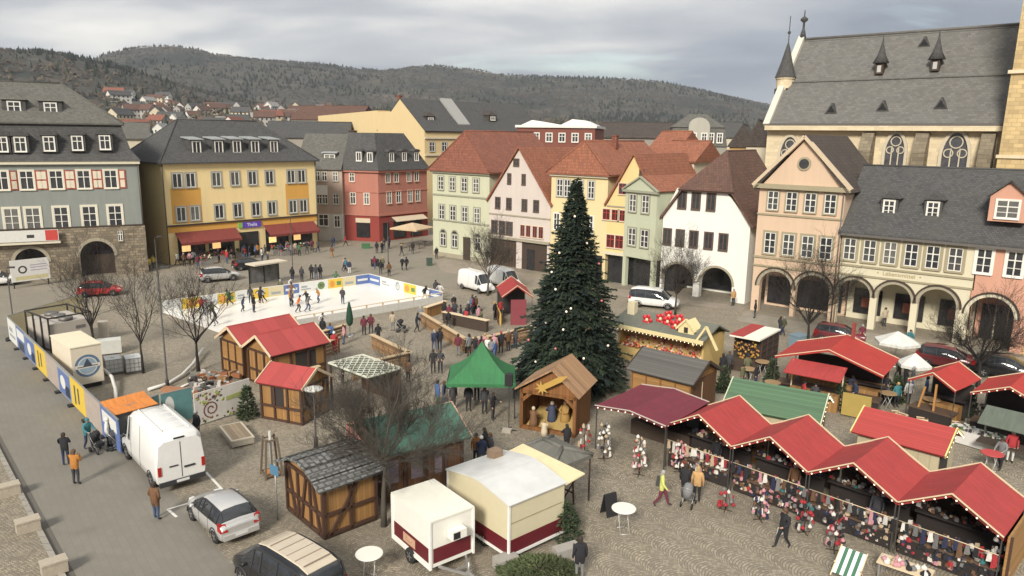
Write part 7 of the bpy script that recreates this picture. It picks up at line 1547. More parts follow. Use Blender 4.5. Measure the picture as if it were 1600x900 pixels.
for i, ad in enumerate(seqb):
    A, B = TLc + (TRc - TLc) * (i / n), TLc + (TRc - TLc) * ((i + 1) / n); k = seen_ad.get(ad, 0); seen_ad[ad] = k + 1
    panel('rink_board', f'{names[ad]} advertising board on the far side of the rink, {ordn[k]} such from the left', A + Vector((0, 0, .07)), B, 1.08, ad, 'rink board', 'advertising boards round the rink')
seqr = ['blue', 'white_text', 'round_logo', 'yellow_green', 'white', 'blue']; seen_ad = {}
for i, ad in enumerate(seqr):
    A, B = TRc + (BRc - TRc) * (i / 6), TRc + (BRc - TRc) * ((i + 1) / 6); k = seen_ad.get(ad, 0); seen_ad[ad] = k + 1
    panel('rink_board', f'{names[ad]} advertising board on the right side of the rink, {ordn[k]} such from the corner', A, B, 1.08, ad, 'rink board', 'advertising boards round the rink')
# near side: low white boards with a wooden handrail
for i in range(10):
    A, B = BRc + (BLc - BRc) * (i / 12), BRc + (BLc - BRc) * ((i + 1) / 12); fr = Frame(B, A); r = empty('rink_barrier', 'low pale barrier with handrail along the near side of the rink', 'barrier', fr.A, fr.rz, 'near side rink barriers'); b = MB(); b.box(.02, fr.L - .02, -.03, .03, .05, .75); b.build('board', plain('barrier_pale', (.50, .49, .45), .6, var=.15), r); b = MB(); b.box(0, fr.L, -.06, .06, 1.0, 1.06)
    for x in (.05, fr.L - .05): b.box(x - .03, x + .03, -.03, .03, .75, 1.0)
    b.build('handrail', PALE, r)
# construction fence panels along the street
P0, P1 = G(16, 532), G(190, 712); fd_ = (P1 - P0); n = 9; ADS.update(cream=(7, []), photo=(5, [(.05, .95, .1, .9, 2, ''), (.2, .6, .3, .75, 0, 'oval'), (.55, .9, .15, .5, 6, '')]), dull=(8, []), yellow_text=(1, [(.25, .35, .2, .8, 6, ''), (.5, .6, .3, .8, 6, '')]), teal=(9, [(.1, .4, .3, .9, 0, 'oval')]), bluephoto=(2, [(.1, .9, .55, .9, 0, ''), (.2, .8, .1, .45, 6, '')]))
ADM.extend([plain('ad_dull_pink', (.36, .30, .26), .6, var=.25, scale=2), plain('ad_teal', (.10, .22, .22), .6, var=.3, scale=2)])
sq = ['white_text', 'bluephoto', 'photo', 'yellow_text', 'dull', 'photo', 'yellow_text', 'dull', 'bluephoto']; nm_ = ['white panel with faint lines at the far end', 'blue and white picture panel, second from the far end', 'dark picture panel, third from the far end', 'yellow panel with black marks before the framed container', 'dull pinkish panel beside the framed container', 'dark picture panel beside the cream cabin', 'yellow panel with black marks before the cream cabin', 'dull pinkish panel before the orange tarpaulin', 'blue picture panel at the near end by the walkers']
for i in range(n):
    A, B = P0 + fd_ * (i / n), P0 + fd_ * ((i + 1) / n); panel('fence_panel', f'fence {nm_[i]}', A, B, 1.95, sq[i], 'fence panel', 'printed fence panels along the street', True, .12)
for i in range(3):
    A, B = G(16, 530) + (G(130, 492) - G(16, 530)) * (i / 3), G(16, 530) + (G(130, 492) - G(16, 530)) * ((i + 1) / 3); panel('fence_panel', ['pale yellow fence panel at the far left corner behind the plant', 'pale yellow fence panel behind the plant, in the middle', 'pale yellow fence panel behind the plant, nearest the bare tree'][i], A, B, 1.9, 'cream', 'fence panel', 'pale yellow fence panels behind the plant', True, .1)
for i, (pa, pb, lb) in enumerate((((203, 688), (252, 668), 'teal printed fence panel behind the white panel van, left one'), ((255, 668), (303, 655), 'teal printed fence panel behind the white panel van, right one'))): panel('fence_panel', lb, G(*pa), G(*pb), 1.95, 'teal', 'fence panel', 'teal printed fence panels', True, .1)
# mural fence
A, B = G(306, 668), G(392, 640); fr = Frame(A, B); r = empty('mural_fence', 'white painted mural fence with a red spiral and figures behind the stone bench', 'fence', fr.A, fr.rz); L = fr.L; b = MB(); b.box(0, L, -.03, .03, .1, 2.0); b.build('board', plain('mural_white', (.56, .53, .48), .8, var=.2, scale=1.6), r)
b = MB()
for k in range(26): a0, a1 = k * .42, (k + 1) * .42; q0, q1 = .1 + .016 * k, .1 + .016 * (k + 1); b.beam((1.0 + q0 * math.cos(a0), -.04, .85 + q0 * math.sin(a0)), (1.0 + q1 * math.cos(a1), -.04, .85 + q1 * math.sin(a1)), .06, .012, up=(0, 1, 0))
b.build('spiral', plain('mural_red', (.15, .03, .03), .8), r); b = MB(); rm = random.Random(2)
for k in range(34): x, z = rm.uniform(.15, L * .5), rm.uniform(1.2, 1.85); b.ball((x, -.035, z), rm.uniform(.04, .13), .012, rm.uniform(.05, .1), 6, 4, rm.randrange(3))
for k in range(24): x, z = rm.uniform(.2, L - .3), rm.uniform(.15, .5); b.ball((x, -.035, z), rm.uniform(.04, .1), .012, rm.uniform(.03, .09), 6, 4, rm.randrange(3))
b.hexa([(L * .55, -.045, 1.05), (L * .85, -.045, 1.1), (L * .85, -.032, 1.1), (L * .55, -.032, 1.05), (L * .55, -.045, 1.3), (L * .85, -.045, 1.38), (L * .85, -.032, 1.38), (L * .55, -.032, 1.3)], 2); struct(b.build('painted_figures', [plain('mural_dark', (.06, .05, .05), .8), plain('mural_brown', (.22, .12, .08), .8), plain('mural_green', (.33, .36, .12), .8)], r), 'stuff')
# --- plant: framed container, cream cabin, tanks, orange tarpaulin, pipes
fr = Frame(G(80, 552), G(148, 538)); r = empty('cooling_container', 'pale cooling container inside a dark steel frame behind the fence panels', 'container', fr.A, fr.rz); L = fr.L; D_ = 4.2; b = MB(); b.box(.12, L - .12, .12, D_ - .12, .2, 2.15); b.build('body', plain('container_beige', (.42, .38, .33), .6, var=.12), r); b = MB()
for x in (.05, L - .05):
    for y in (.05, D_ * .33, D_ * .66, D_ - .05): b.box(x - .05, x + .05, y - .05, y + .05, 0, 2.7)
    b.box(x - .05, x + .05, 0, D_, 2.6, 2.7)
for y in (.05, D_ - .05): b.box(0, L, y - .05, y + .05, 2.6, 2.7)
b.build('frame', plain('frame_steel', (.06, .055, .05), .5, .4), r); 
for i in range(3): b = MB(); b.lathe([(.5, 2.16), (.5, 2.4), (.42, 2.42)], 14, (L / 2, .8 + i * 1.25, 0)); b.build('fan', plain('fan_grey', (.16, .15, .14), .5, .4), r)
b = MB(); b.box(L * .62, L * .85, .105, .119, 1.5, 1.75); b.build('label_plate', plain('plate_grey', (.15, .14, .13), .6), r)
fr = Frame(G(117, 612), G(164, 602)); r = empty('site_cabin', 'cream box cabin with a big round blue emblem on its end', 'cabin', fr.A, fr.rz); L = fr.L; D_ = 4.2; hc = 2.85; b = MB(); b.box(0, L, 0, D_, .35, hc); b.build('body', plain('cabin_cream', (.62, .55, .43), .6, var=.1), r); b = MB(); b.box(-.04, L + .04, -.04, D_ + .04, hc, hc + .07); b.build('roof', plain('cabin_roof', (.66, .60, .44), .6, var=.1), r)
b = MB(); b.box(.1, L - .1, .2, D_ - .1, .0, .349); b.build('chassis', BLK, r)
def disc(u, z, q, m, y): return [(u + q * math.cos(a), y, z + q * math.sin(a)) for a in [2 * math.pi * j / 28 for j in range(28)]]
b = MB(); zc = .35 + (hc - .35) * .48; q = min(L * .42, 1.0)
for k, (f_, m) in enumerate(((1, 0), (.78, 1), (.70, 2))): b.poly(disc(L / 2, zc, q * f_, m, -.004 - .003 * k), m)
b.poly([(L / 2 - q * .98, -.016, zc - .13), (L / 2 + q * .98, -.016, zc - .13), (L / 2 + q * .98, -.016, zc + .1), (L / 2 - q * .98, -.016, zc + .1)], 1); b.poly([(L / 2 - .3, -.019, zc - .05), (L / 2 + .3, -.019, zc - .05), (L / 2, -.019, zc + .5)], 3); b.poly([(L / 2 - q * .8, -.0195, zc - .06), (L / 2 + q * .8, -.0195, zc - .06), (L / 2 + q * .8, -.0195, zc + .0), (L / 2 - q * .8, -.0195, zc + .0)], 3); b.build('emblem', [plain('emblem_blue', (.10, .16, .25), .6), plain('emblem_white', (.6, .57, .5), .6), plain('emblem_sky', (.25, .33, .4), .6), plain('emblem_dark', (.05, .06, .08), .6)], r)
TANK = plain('tank_plastic', (.55, .56, .54), .5, var=.12); CAGE = plain('tank_cage', (.3, .3, .3), .4, .6)
def ibc(label, px, py, rz, z0=0):
    g = G(px, py); r = empty('water_tank', label, 'tank', (g.x, g.y, z0), rz, 'white caged water tanks'); b = MB(); b.box(-.5, .5, -.6, .6, .16, 1.1); b.lathe([(.12, 1.1), (.12, 1.16)], 10); b.build('bottle', TANK, r); b = MB(); e = .52; f_ = .62
    for z in (.18, .45, .75, 1.08): b.box(-e, e, -f_ - .012, -f_, z - .015, z + .015); b.box(-e, e, f_, f_ + .012, z - .015, z + .015); b.box(-e - .012, -e, -f_, f_, z - .015, z + .015); b.box(e, e + .012, -f_, f_, z - .015, z + .015)
    for t_ in (-1, -.5, 0, .5, 1): b.box(t_ * e - .012, t_ * e + .012, -f_ - .02, -f_ - .012, .16, 1.1); b.box(t_ * e - .012, t_ * e + .012, f_ + .012, f_ + .02, .16, 1.1); b.box(-e - .02, -e - .012, t_ * f_ - .012, t_ * f_ + .012, .16, 1.1); b.box(e + .012, e + .02, t_ * f_ - .012, t_ * f_ + .012, .16, 1.1)
    b.build('cage', CAGE, r); b = MB(); b.box(-.52, .52, -.62, .62, .0, .15); b.build('pallet', plain('pallet_dark', (.1, .09, .08), .8), r)
ibc('white caged water tank right beside the cream cabin', 178, 582, .6); ibc('white caged water tank to the right of the other one', 209, 580, .6)
g = G(172, 552); b = MB(); b.box(-.8, .8, -.5, .5, .1, 1.1); o = b.build('pump_box', plain('pump_white', (.52, .52, .48), .6, var=.15), None, g, .5); tag(o, 'white pump box behind the caged water tanks', 'box')
fr = eframe((178, 646), (247, 629), 2.0); r = empty('tarpaulin_shelter', 'bright orange tarpaulin over a box beside the front of the white van', 'shelter', fr.A, fr.rz); L = fr.L; b = MB(); b.slab([(0, 0, 1.9), (L, 0, 1.95), (L, 1.3, 2.05), (0, 1.3, 2.0)], .04); b.slab([(0, 1.3, 2.0), (L, 1.3, 2.05), (L, 1.9, 2.2), (0, 1.9, 2.15)], .04); b.build('tarpaulin', canvas('orange_tarp', (.62, .22, .05), .6), r); b = MB(); b.box(.15, L - .15, .15, 1.75, 0, 1.85); b.build('box', plain('shelter_box', (.12, .12, .11), .8), r)
def pipe(label, pts, rad_=.11): b = MB(); b.tube([Vector((*G(x, y)[:2], z)) for x, y, z in pts], rad_, 8); o = b.build('pipe', plain('pipe_white', (.58, .56, .52), .6, var=.12), None); tag(o, label, 'pipe')
pipe('short white bent pipe leaving the cream cabin', [(163, 590, .6), (176, 600, .5), (181, 615, .3), (182, 630, .15)]); pipe('long white pipe on the ground from the plant to the rink', [(232, 612, .15), (262, 603, .15), (285, 590, .2), (302, 575, .3), (318, 552, .4)]); pipe('thin white pipe beside the mural fence', [(283, 607, .1), (300, 600, .12), (320, 590, .15)], .07)
g = G(275, 612); o = MB().box(-.9, .9, -.25, .25, 0, .25).build('kerb_box', plain('rust_box', (.3, .14, .07), .8), None, g, -.2); tag(o, 'low rusty brown box at the foot of the thin lamp', 'box')
# heap of hoses, cables and building rubbish between the huts and the fence
rj = random.Random(6); b = MB()
for i in range(130):
    px, py = rj.uniform(298, 372), rj.uniform(588, 626); g = G(px, py + (px - 330) * -.1); s_ = rj.uniform(.08, .35); a_ = rj.uniform(0, 3); c_, sn = math.cos(a_), math.sin(a_); z0 = rj.uniform(0, .25); h_ = rj.uniform(.05, .3); Q = [(g.x + (x * c_ - y * sn), g.y + (x * sn + y * c_)) for x, y in ((-s_, -.1), (s_, -.1), (s_, .1), (-s_, .1))]; b.hexa([(x, y, z0) for x, y in Q] + [(x, y, z0 + h_) for x, y in Q], rj.randrange(5))
struct(b.build('rubbish_heap', [plain('junk_dark', (.05, .045, .04), .9), plain('junk_wood', (.3, .17, .08), .9), plain('junk_pale', (.45, .42, .38), .9), plain('junk_rust', (.24, .09, .04), .9), plain('junk_grey', (.17, .17, .16), .9)], None), 'stuff')
# --- plank enclosures
PLK = planks('pallet_planks', (.30, .17, .075), .19, 'Y', .3, .3)
def plank_wall(label, pts, h=1.15, top=True, close=False):
    P = [G(*p) for p in pts]; r = empty('plank_wall', label, 'plank wall', P[0]); b = MB(); c = MB()
    for p, q in zip(P, P[1:]):
        p, q = p - P[0], q - P[0]; d = (q - p).normalized()
        for k in range(4): b.beam(p + Vector((0, 0, .16 + k * .27)), q + Vector((0, 0, .16 + k * .27)), .05, .2)
        nn = max(1, int((q - p).length / 1.2))
        for i in range(nn + 1): m = p + (q - p) * (i / nn); b.beam(m, m + Vector((0, 0, h - .06)), .1, .1)
        c.beam(p - d * .1 + Vector((0, 0, h)), q + d * .1 + Vector((0, 0, h)), .36, .06)
    b.build('boards', PLK, r); c.build('top_board', plain('pale_top_board', (.48, .36, .22), .8, var=.2, scale=4), r)
plank_wall('plank enclosure wall with pale top boards behind the lattice roof', [(552, 596), (640, 574), (582, 545)]); plank_wall('plank wall with pale top along the crowd by the red drinks stall', [(658, 508), (690, 528), (728, 552), (770, 546), (832, 530)]); plank_wall('plank wall left of the closed green umbrella at the rink', [(478, 548), (540, 528)]); plank_wall('second plank wall beside the red roofed huts at the rink', [(486, 566), (530, 550)])
# bar counters for the drinkers
for lb, pa, pb in (('dark wooden bar counter inside the plank enclosure at the drinks stall', (690, 505), (760, 520)), ('wooden bar counter left of the drinks stall by the ice', (668, 498), (700, 487))):
    fr = Frame(G(*pa), G(*pb)); r = empty('bar_counter', lb, 'counter', fr.A, fr.rz); b = MB(); b.box(0, fr.L, 0, .5, 1.0, 1.06); b.build('top', PALE, r); b = MB(); b.box(.1, fr.L - .1, .1, .4, 0, .999); b.build('front', HON if 'ice' in lb else DARKW, r)
# --- lattice roof
fr = eframe((513, 567), (574, 590), 2.3); r = empty('pergola', 'timber pergola with a white and green lattice roof beside the red roofed huts', 'pergola', fr.A, fr.rz); L = fr.L; D_ = 2.6; b = MB(); n = 13
for i in range(-n, n + 1):
    for sg in (1, -1):
        t0, t1 = None, None; pts = []
        for j in range(31):
            y = D_ * j / 30; x = (L * (i / n) * 1.6 + sg * y * 1.0 + (0 if sg > 0 else L * .6))
            if 0 <= x <= L: pts.append((x, y, 2.3 + .02 * sg))
        if len(pts) > 2: b.beam(pts[0], pts[-1], .06, .02)
b.beam((0, 0, 2.3), (L, 0, 2.3), .08, .08); b.beam((0, D_, 2.3), (L, D_, 2.3), .08, .08); b.beam((0, 0, 2.3), (0, D_, 2.3), .08, .08); b.beam((L, 0, 2.3), (L, D_, 2.3), .08, .08); b.build('lattice', plain('lattice_white', (.58, .58, .48), .8), r)
b = MB(); b.box(.05, L - .05, .05, D_ - .05, 2.12, 2.2); b.build('roof_boards', plain('dark_green_felt', (.05, .07, .045), .9), r)
for x in (.1, L - .1):
    for y in (.1, D_ - .1): b = MB(); b.box(x - .06, x + .06, y - .06, y + .06, 0, 2.25); b.build('post', TIMB, r)
b = MB(); b.box(.17, L - .17, D_ - .14, D_ - .08, 0, 2.0); b.build('back_wall', TIMB, r)
# --- billboard van banner before the left arch, bus shelter by the rink
fr = Frame(G(20, 452), G(80, 444)); r = empty('billboard', 'white billboard with a black ring emblem standing before the left stone arch', 'billboard', fr.A, fr.rz); L = fr.L; b = MB(); b.box(0, L, -.05, .05, .7, 3.0); b.poly(disc(L * .3, 1.95, .42, 1, -.054), 1); b.poly(disc(L * .3, 1.95, .26, 0, -.058), 0)
for k, z in enumerate((2.3, 2.05, 1.75)): b.poly([(L * .5, -.054, z), (L * .93, -.054, z), (L * .93, -.054, z + .1), (L * .5, -.054, z + .1)], 2)
b.poly([(L * .1, -.054, .85), (L * .95, -.054, .85), (L * .95, -.054, 1.25), (L * .1, -.054, 1.25)], 3); b.build('board', [plain('board_white', (.66, .64, .6), .6), plain('board_black', (.03, .03, .03), .6), plain('board_lines', (.35, .33, .42), .6), plain('board_yellow', (.55, .5, .28), .6)], r)
for x in (.2, L - .2): b = MB(); b.box(x - .05, x + .05, .06, .14, 0, 3.0); b.build('post', BLK, r)
fr = Frame(G(400, 449), G(446, 441)); r = empty('bus_shelter', 'glass bus shelter with a pale flat roof behind the rink boards', 'bus shelter', fr.A, fr.rz); L = fr.L; b = MB(); b.box(-.2, L + .2, -.3, 1.5, 2.35, 2.5); b.build('roof', plain('shelter_roof', (.55, .48, .38), .6), r); b = MB(); b.box(.05, L - .05, 1.2, 1.23, .2, 2.2); b.build('glass_wall', glassm('shelter_glass', (.1, .1, .1), .1), r)
for x in (0, L / 2, L): b = MB(); b.box(x - .05, x + .05, 1.13, 1.19, 0, 2.34); b.build('post', BLK, r)
# small things on the upper street
for lb, px, py, c, s_ in (('dark green litter bin before the pale green house', 671, 415, (.05, .08, .06), (.3, .3, 1.0)), ('black box on the upper street behind the rink', 586, 416, (.02, .02, .02), (.45, .3, .9)), ('pale electric cabinet by the bare tree left of the rink', 163, 530, (.42, .38, .32), (.35, .3, 1.5)), ('green plant tub before the red corner house', 572, 388, (.06, .15, .07), (.5, .5, .7)), ('blue box behind the flat red and white canopy stall', 1247, 545, (.16, .22, .26), (.6, .5, 1.2)), ('stone block before the cream arcade pillar', 1428, 548, (.38, .33, .26), (.4, .4, .7))):
    g = G(px, py); b = MB(); b.box(-s_[0], s_[0], -s_[1], s_[1], 0, s_[2] * .93); b.box(-s_[0] * 1.06, s_[0] * 1.06, -s_[1] * 1.06, s_[1] * 1.06, s_[2] * .93, s_[2]); o = b.build(lb.split(' before')[0].split(' on ')[0].split(' by ')[0].split(' behind')[0].split(' ', 1)[1].replace(' ', '_'), plain('box_' + str(px), c, .7), None, g, .5); tag(o, lb, 'box' if 'box' in lb else ('bin' if 'bin' in lb else ('planter' if 'tub' in lb else ('cabinet' if 'cabinet' in lb else 'stone block'))))
# cafe tables under the umbrella and shop displays in front of the yellow building
for i, (px, py) in enumerate(((628, 388), (640, 392), (655, 389), (664, 385))):
    g = G(px, py); r = empty('cafe_table', 'small dark cafe table under the beige umbrella', 'table', g, i, 'cafe tables under the beige umbrella'); b = MB(); b.lathe([(.4, .72), (.4, .75)], 12); b.build('tabletop', DARKW, r); b = MB(); b.lathe([(.25, 0), (.04, .05), (.04, .72)], 8); b.build('leg', BLK, r)
FLW = [plain('plant_green', (.06, .12, .04), .9, var=.4), plain('flower_pale', (.5, .48, .36), .9), plain('flower_red', (.42, .06, .06), .9), plain('flower_violet', (.2, .12, .2), .9)]
for i, (px, py) in enumerate(((312, 408), (332, 407), (352, 405), (375, 401), (433, 396), (455, 394), (476, 392), (322, 414), (446, 399))):
    g = G(px, py); r = empty('flower_stand', 'stand heaped with plants and flowers on the pavement of the yellow shop front', 'flower stand', g, .8, 'flower stands before the yellow shop'); b = MB(); b.box(-.8, .8, -.4, .4, .0, .6); b.build('stand', plain('stand_grey', (.2, .18, .16), .8), r); b = MB(); rf_ = random.Random(i)
    for k in range(40): b.ball((rf_.uniform(-.8, .8), rf_.uniform(-.4, .4), rf_.uniform(.65, 1.2)), rf_.uniform(.07, .16), n=5, k=3, m=rf_.choice((0, 0, 0, 1, 2, 3)))
    struct(b.build('flowers', FLW, r), 'stuff')
# ================================================================== people
def V(*a): return Vector(a)
BASE = dict(pel=(0, .01, .95), spi=(0, .0, 1.14), che=(0, .0, 1.36), nec=(0, -.005, 1.50), hea=(0, -.03, 1.60), top=(0, -.02, 1.70))
def pose(**k):
    d = dict(BASE)
    for s, n in ((-1, 'r'), (1, 'l')):
        d['sh' + n] = (s * .185, .0, 1.41); d['el' + n] = (s * .25, .04, 1.14); d['wr' + n] = (s * .255, -.05, .90); d['ha' + n] = (s * .25, -.075, .82)
        d['hi' + n] = (s * .095, .01, .88); d['kn' + n] = (s * .105, -.015, .49); d['an' + n] = (s * .11, .03, .09); d['to' + n] = (s * .125, -.14, .035)
    d.update(k); return d
POSES = {
 'stand': pose(),
 'phone': pose(ell=(.25, -.08, 1.17), wrl=(.12, -.27, 1.32), hal=(.07, -.31, 1.38), elr=(-.25, -.08, 1.17), wrr=(-.12, -.27, 1.32), har=(-.07, -.31, 1.38)),
 'pocket': pose(ell=(.29, .06, 1.16), wrl=(.2, -.08, .99), hal=(.16, -.13, .95), elr=(-.29, .06, 1.16), wrr=(-.2, -.08, .99), har=(-.16, -.13, .95), knl=(.12, -.05, .49), anl=(.14, -.04, .09), tol=(.17, -.2, .035)),
 'walk': pose(knl=(.1, -.19, .53), anl=(.1, -.30, .11), tol=(.11, -.46, .09), knr=(-.1, .07, .47), anr=(-.1, .34, .17), tor=(-.11, .25, .035), ell=(.25, .15, 1.16), wrl=(.25, .14, .92), hal=(.245, .12, .84), elr=(-.25, -.06, 1.15), wrr=(-.24, -.22, .97), har=(-.235, -.28, .91)),
 'stride': pose(knr=(-.1, -.16, .52), anr=(-.1, -.26, .1), tor=(-.11, -.42, .07), knl=(.1, .05, .48), anl=(.1, .28, .14), tol=(.11, .19, .035), ell=(.27, .0, 1.15), wrl=(.2, -.2, 1.03), hal=(.15, -.27, 1.0), elr=(-.25, .1, 1.15), wrr=(-.26, .1, .9), har=(-.25, .08, .82)),
 'push': pose(che=(0, -.05, 1.35), nec=(0, -.08, 1.49), hea=(0, -.12, 1.58), top=(0, -.12, 1.68), shl=(.185, -.06, 1.40), shr=(-.185, -.06, 1.40), ell=(.25, -.16, 1.17), wrl=(.2, -.38, 1.08), hal=(.18, -.45, 1.06), elr=(-.25, -.16, 1.17), wrr=(-.2, -.38, 1.08), har=(-.18, -.45, 1.06), knl=(.1, -.13, .5), anl=(.1, -.18, .09), tol=(.11, -.34, .04), anr=(-.1, .22, .12), tor=(-.11, .1, .035)),
 'skate': pose(pel=(0, .07, .90), spi=(0, .02, 1.08), che=(0, -.07, 1.28), nec=(0, -.13, 1.41), hea=(0, -.18, 1.50), top=(0, -.18, 1.60), shl=(.185, -.09, 1.34), shr=(-.185, -.09, 1.34), ell=(.38, -.05, 1.16), wrl=(.5, -.16, 1.04), hal=(.54, -.22, 1.0), elr=(-.38, .02, 1.16), wrr=(-.5, -.02, 1.02), har=(-.55, -.05, .97), hil=(.095, .06, .84), hir=(-.095, .06, .84), knl=(.13, -.14, .49), anl=(.15, -.02, .11), tol=(.17, -.2, .05), knr=(-.18, .02, .5), anr=(-.32, .28, .16), tor=(-.38, .14, .09)),
 'reach': pose(ell=(.25, -.12, 1.2), wrl=(.2, -.36, 1.15), hal=(.18, -.44, 1.13), che=(0, -.02, 1.36)),
 'carry': pose(elr=(-.26, .02, 1.13), wrr=(-.27, -.06, .88), har=(-.265, -.08, .80), ell=(.26, -.05, 1.16), wrl=(.13, -.24, 1.12), hal=(.07, -.27, 1.12), knl=(.1, -.12, .51), anl=(.1, -.2, .1), tol=(.11, -.36, .05), anr=(-.1, .2, .12), tor=(-.11, .1, .035)),
}
RADII = dict(pel=.15, spi=.145, che=.15, nec=.062, hea=.085, top=.078, sh=.085, el=.062, wr=.045, ha=.036, hi=.105, kn=.075, an=.05, to=.042)
EDG = [('pel', 'spi'), ('spi', 'che'), ('che', 'nec'), ('nec', 'hea'), ('hea', 'top')] + [e for n in 'lr' for e in (('che', 'sh' + n), ('sh' + n, 'el' + n), ('el' + n, 'wr' + n), ('wr' + n, 'ha' + n), ('pel', 'hi' + n), ('hi' + n, 'kn' + n), ('kn' + n, 'an' + n), ('an' + n, 'to' + n))]
def seg_mat(a, b): 
    k = (a[:2], b[:2])
    if b in ('hea', 'top') : return 2
    if b[:2] == 'ha': return 2
    if b[:2] == 'to': return 3
    if b[:2] in ('hi', 'kn', 'an'): return 1
    return 0
def body_mesh(nm, P, coat=False):
    keys = list(P); idx = {k: i for i, k in enumerate(keys)}
    me = bpy.data.meshes.new('body_skel'); me.from_pydata([P[k] for k in keys], [(idx[a], idx[b]) for a, b in EDG], []); o = bpy.data.objects.new('skel', me); COL.objects.link(o)
    md = o.modifiers.new('skin', 'SKIN'); sv = me.skin_vertices[0].data
    for k in keys:
        r_ = RADII.get(k, RADII.get(k[:2])); sx_ = 1.25 if k in ('che', 'pel', 'spi') else 1
        if coat and k in ('pel', 'spi', 'che'): r_ *= 1.1
        if coat and k[:2] == 'hi': r_ *= 1.25
        sv[idx[k]].radius = (r_ * sx_, r_ * .92); sv[idx[k]].use_root = (k == 'pel')
    md.use_smooth_shade = True; sb = o.modifiers.new('sub', 'SUBSURF'); sb.levels = 1; sb.render_levels = 1
    dg = bpy.context.evaluated_depsgraph_get(); ev = bpy.data.meshes.new_from_object(o.evaluated_get(dg)); bpy.data.objects.remove(o)
    B = MB(); B.v = [tuple(v.co) for v in ev.vertices]
    segs = [(Vector(P[a]), Vector(P[b]), seg_mat(a, b), RADII.get(a, RADII.get(a[:2]))) for a, b in EDG]
    for p in ev.polygons:
        c = Vector(p.center); best = 9; m = 0
        for a, b, mm, r_ in segs:
            d = b - a; t_ = max(0, min(1, (c - a).dot(d) / d.length_squared)); q = (c - (a + d * t_)).length - r_ * .5
            if q < best: best = q; m = mm; tt = t_
        if m == 1 and c.z > (.66 if coat else .83) * (P['pel'][2] / .95): m = 0
        if m == 2 and c.z > 1.2 and c.z < P['nec'][2] + .01: m = 0
        B.f.append(tuple(p.vertices)); B.m.append(m); B.sm.append(True)
    bpy.data.meshes.remove(ev)
    # hands: four unequal bent fingers and a thumb from the side of each palm
    for n, s in (('l', 1), ('r', -1)):
        w, h = Vector(P['wr' + n]), Vector(P['ha' + n]); d = (h - w).normalized(); inn = Vector((-s, 0, 0)) ; inn = (inn - d * inn.dot(d)).normalized(); fwd = d.cross(inn).normalized()
        for k, ln in enumerate((.062, .075, .07, .055)):
            o_ = fwd * (.022 - .0147 * k); p0 = h + o_ - d * .01; p1 = h + o_ + d * ln * .55; p2 = p1 + (d * .8 + inn * .6).normalized() * ln * .5; B.tube([p0, p1, p2], [.0095, .009, .007], 5, 2)
        B.tube([h - d * .03 + fwd * .02, h + fwd * .045 + d * .01, h + fwd * .05 + d * .04 + inn * .01], [.011, .01, .008], 5, 2)
    hd = Vector(P['hea']); f_ = Vector((0, -1, 0)); up = (Vector(P['top']) - hd).normalized()
    B.ball(hd + f_ * .088 - up * .005, .014, .02, .022, 6, 4, 2)
    for s in (-1, 1): B.ball(hd + f_ * .076 + up * .03 + Vector((s * .032, 0, 0)), .012, n=6, k=4, m=4); B.ball(hd + Vector((s * .085, .01, .01)), .012, .02, .03, 6, 4, 2)
    B.box(hd.x - .022, hd.x + .022, hd.y - .088, hd.y - .078, hd.z - .047, hd.z - .039, 4)
    return B, hd, up
SKIN = plain('skin', (.45, .26, .18), .6, var=.05); EYE_ = plain('eye_dark', (.03, .02, .02), .4, var=0); SHOE = plain('shoe_dark', (.03, .026, .023), .7, var=.1); SHOEW = plain('shoe_pale', (.45, .43, .4), .7, var=.1)
CC = dict(black=(.016, .016, .019), navy=(.025, .033, .07), grey=(.17, .17, .17), brown=(.13, .065, .03), mustard=(.36, .15, .03), teal=(.04, .16, .18), lime=(.50, .52, .15), tan=(.44, .26, .11), red=(.34, .03, .035), white=(.58, .57, .54), blue=(.06, .11, .25), green=(.06, .12, .06), orange=(.6, .15, .03), wine=(.12, .02, .035), beige=(.4, .33, .24), pink=(.48, .25, .28), jeans=(.06, .085, .15), charcoal=(.045, .045, .05), yellow=(.58, .45, .08), olive=(.1, .1, .05))
HAIRC = dict(dark=(.03, .02, .014), brown=(.09, .05, .025), blond=(.36, .24, .1), grey=(.3, .29, .27))
def cloth(c): return plain('cloth_' + c, CC[c], .9, var=.22, scale=9)
_bm = {}
def body(ps, coat):
    k = (ps, coat)
    if k not in _bm:
        B, hd, up = body_mesh(ps, POSES[ps], coat); me = B.mesh('body', [cloth('black'), cloth('black'), SKIN, SHOE, EYE_])
        h = MB(); c = hd + up * .045 + Vector((0, .012, 0)); h.lathe([(.098, -.06), (.103, -.01), (.1, .04), (.075, .085), (.03, .105), (.004, .11)], 10, c); h.box(c.x - .085, c.x + .085, c.y + .02, c.y + .1, c.z - .13, c.z - .02)
        t_ = MB(); t_.lathe([(.106, -.03), (.108, .0), (.102, .05), (.075, .1), (.03, .125), (.004, .13)], 10, c); t_.ball(c + Vector((0, 0, .14)), .03, n=6, k=4)
        hb = MB(); hb.ball(c + Vector((0, .01, -.02)), .115, .12, .135, 10, 7)
        hm = [MB_.mesh(n_, cloth('black')) for MB_, n_ in ((h, 'hair'), (t_, 'knitted_hat'), (hb, 'hood'))]
        _bm[k] = (me, hm)
    return _bm[k]
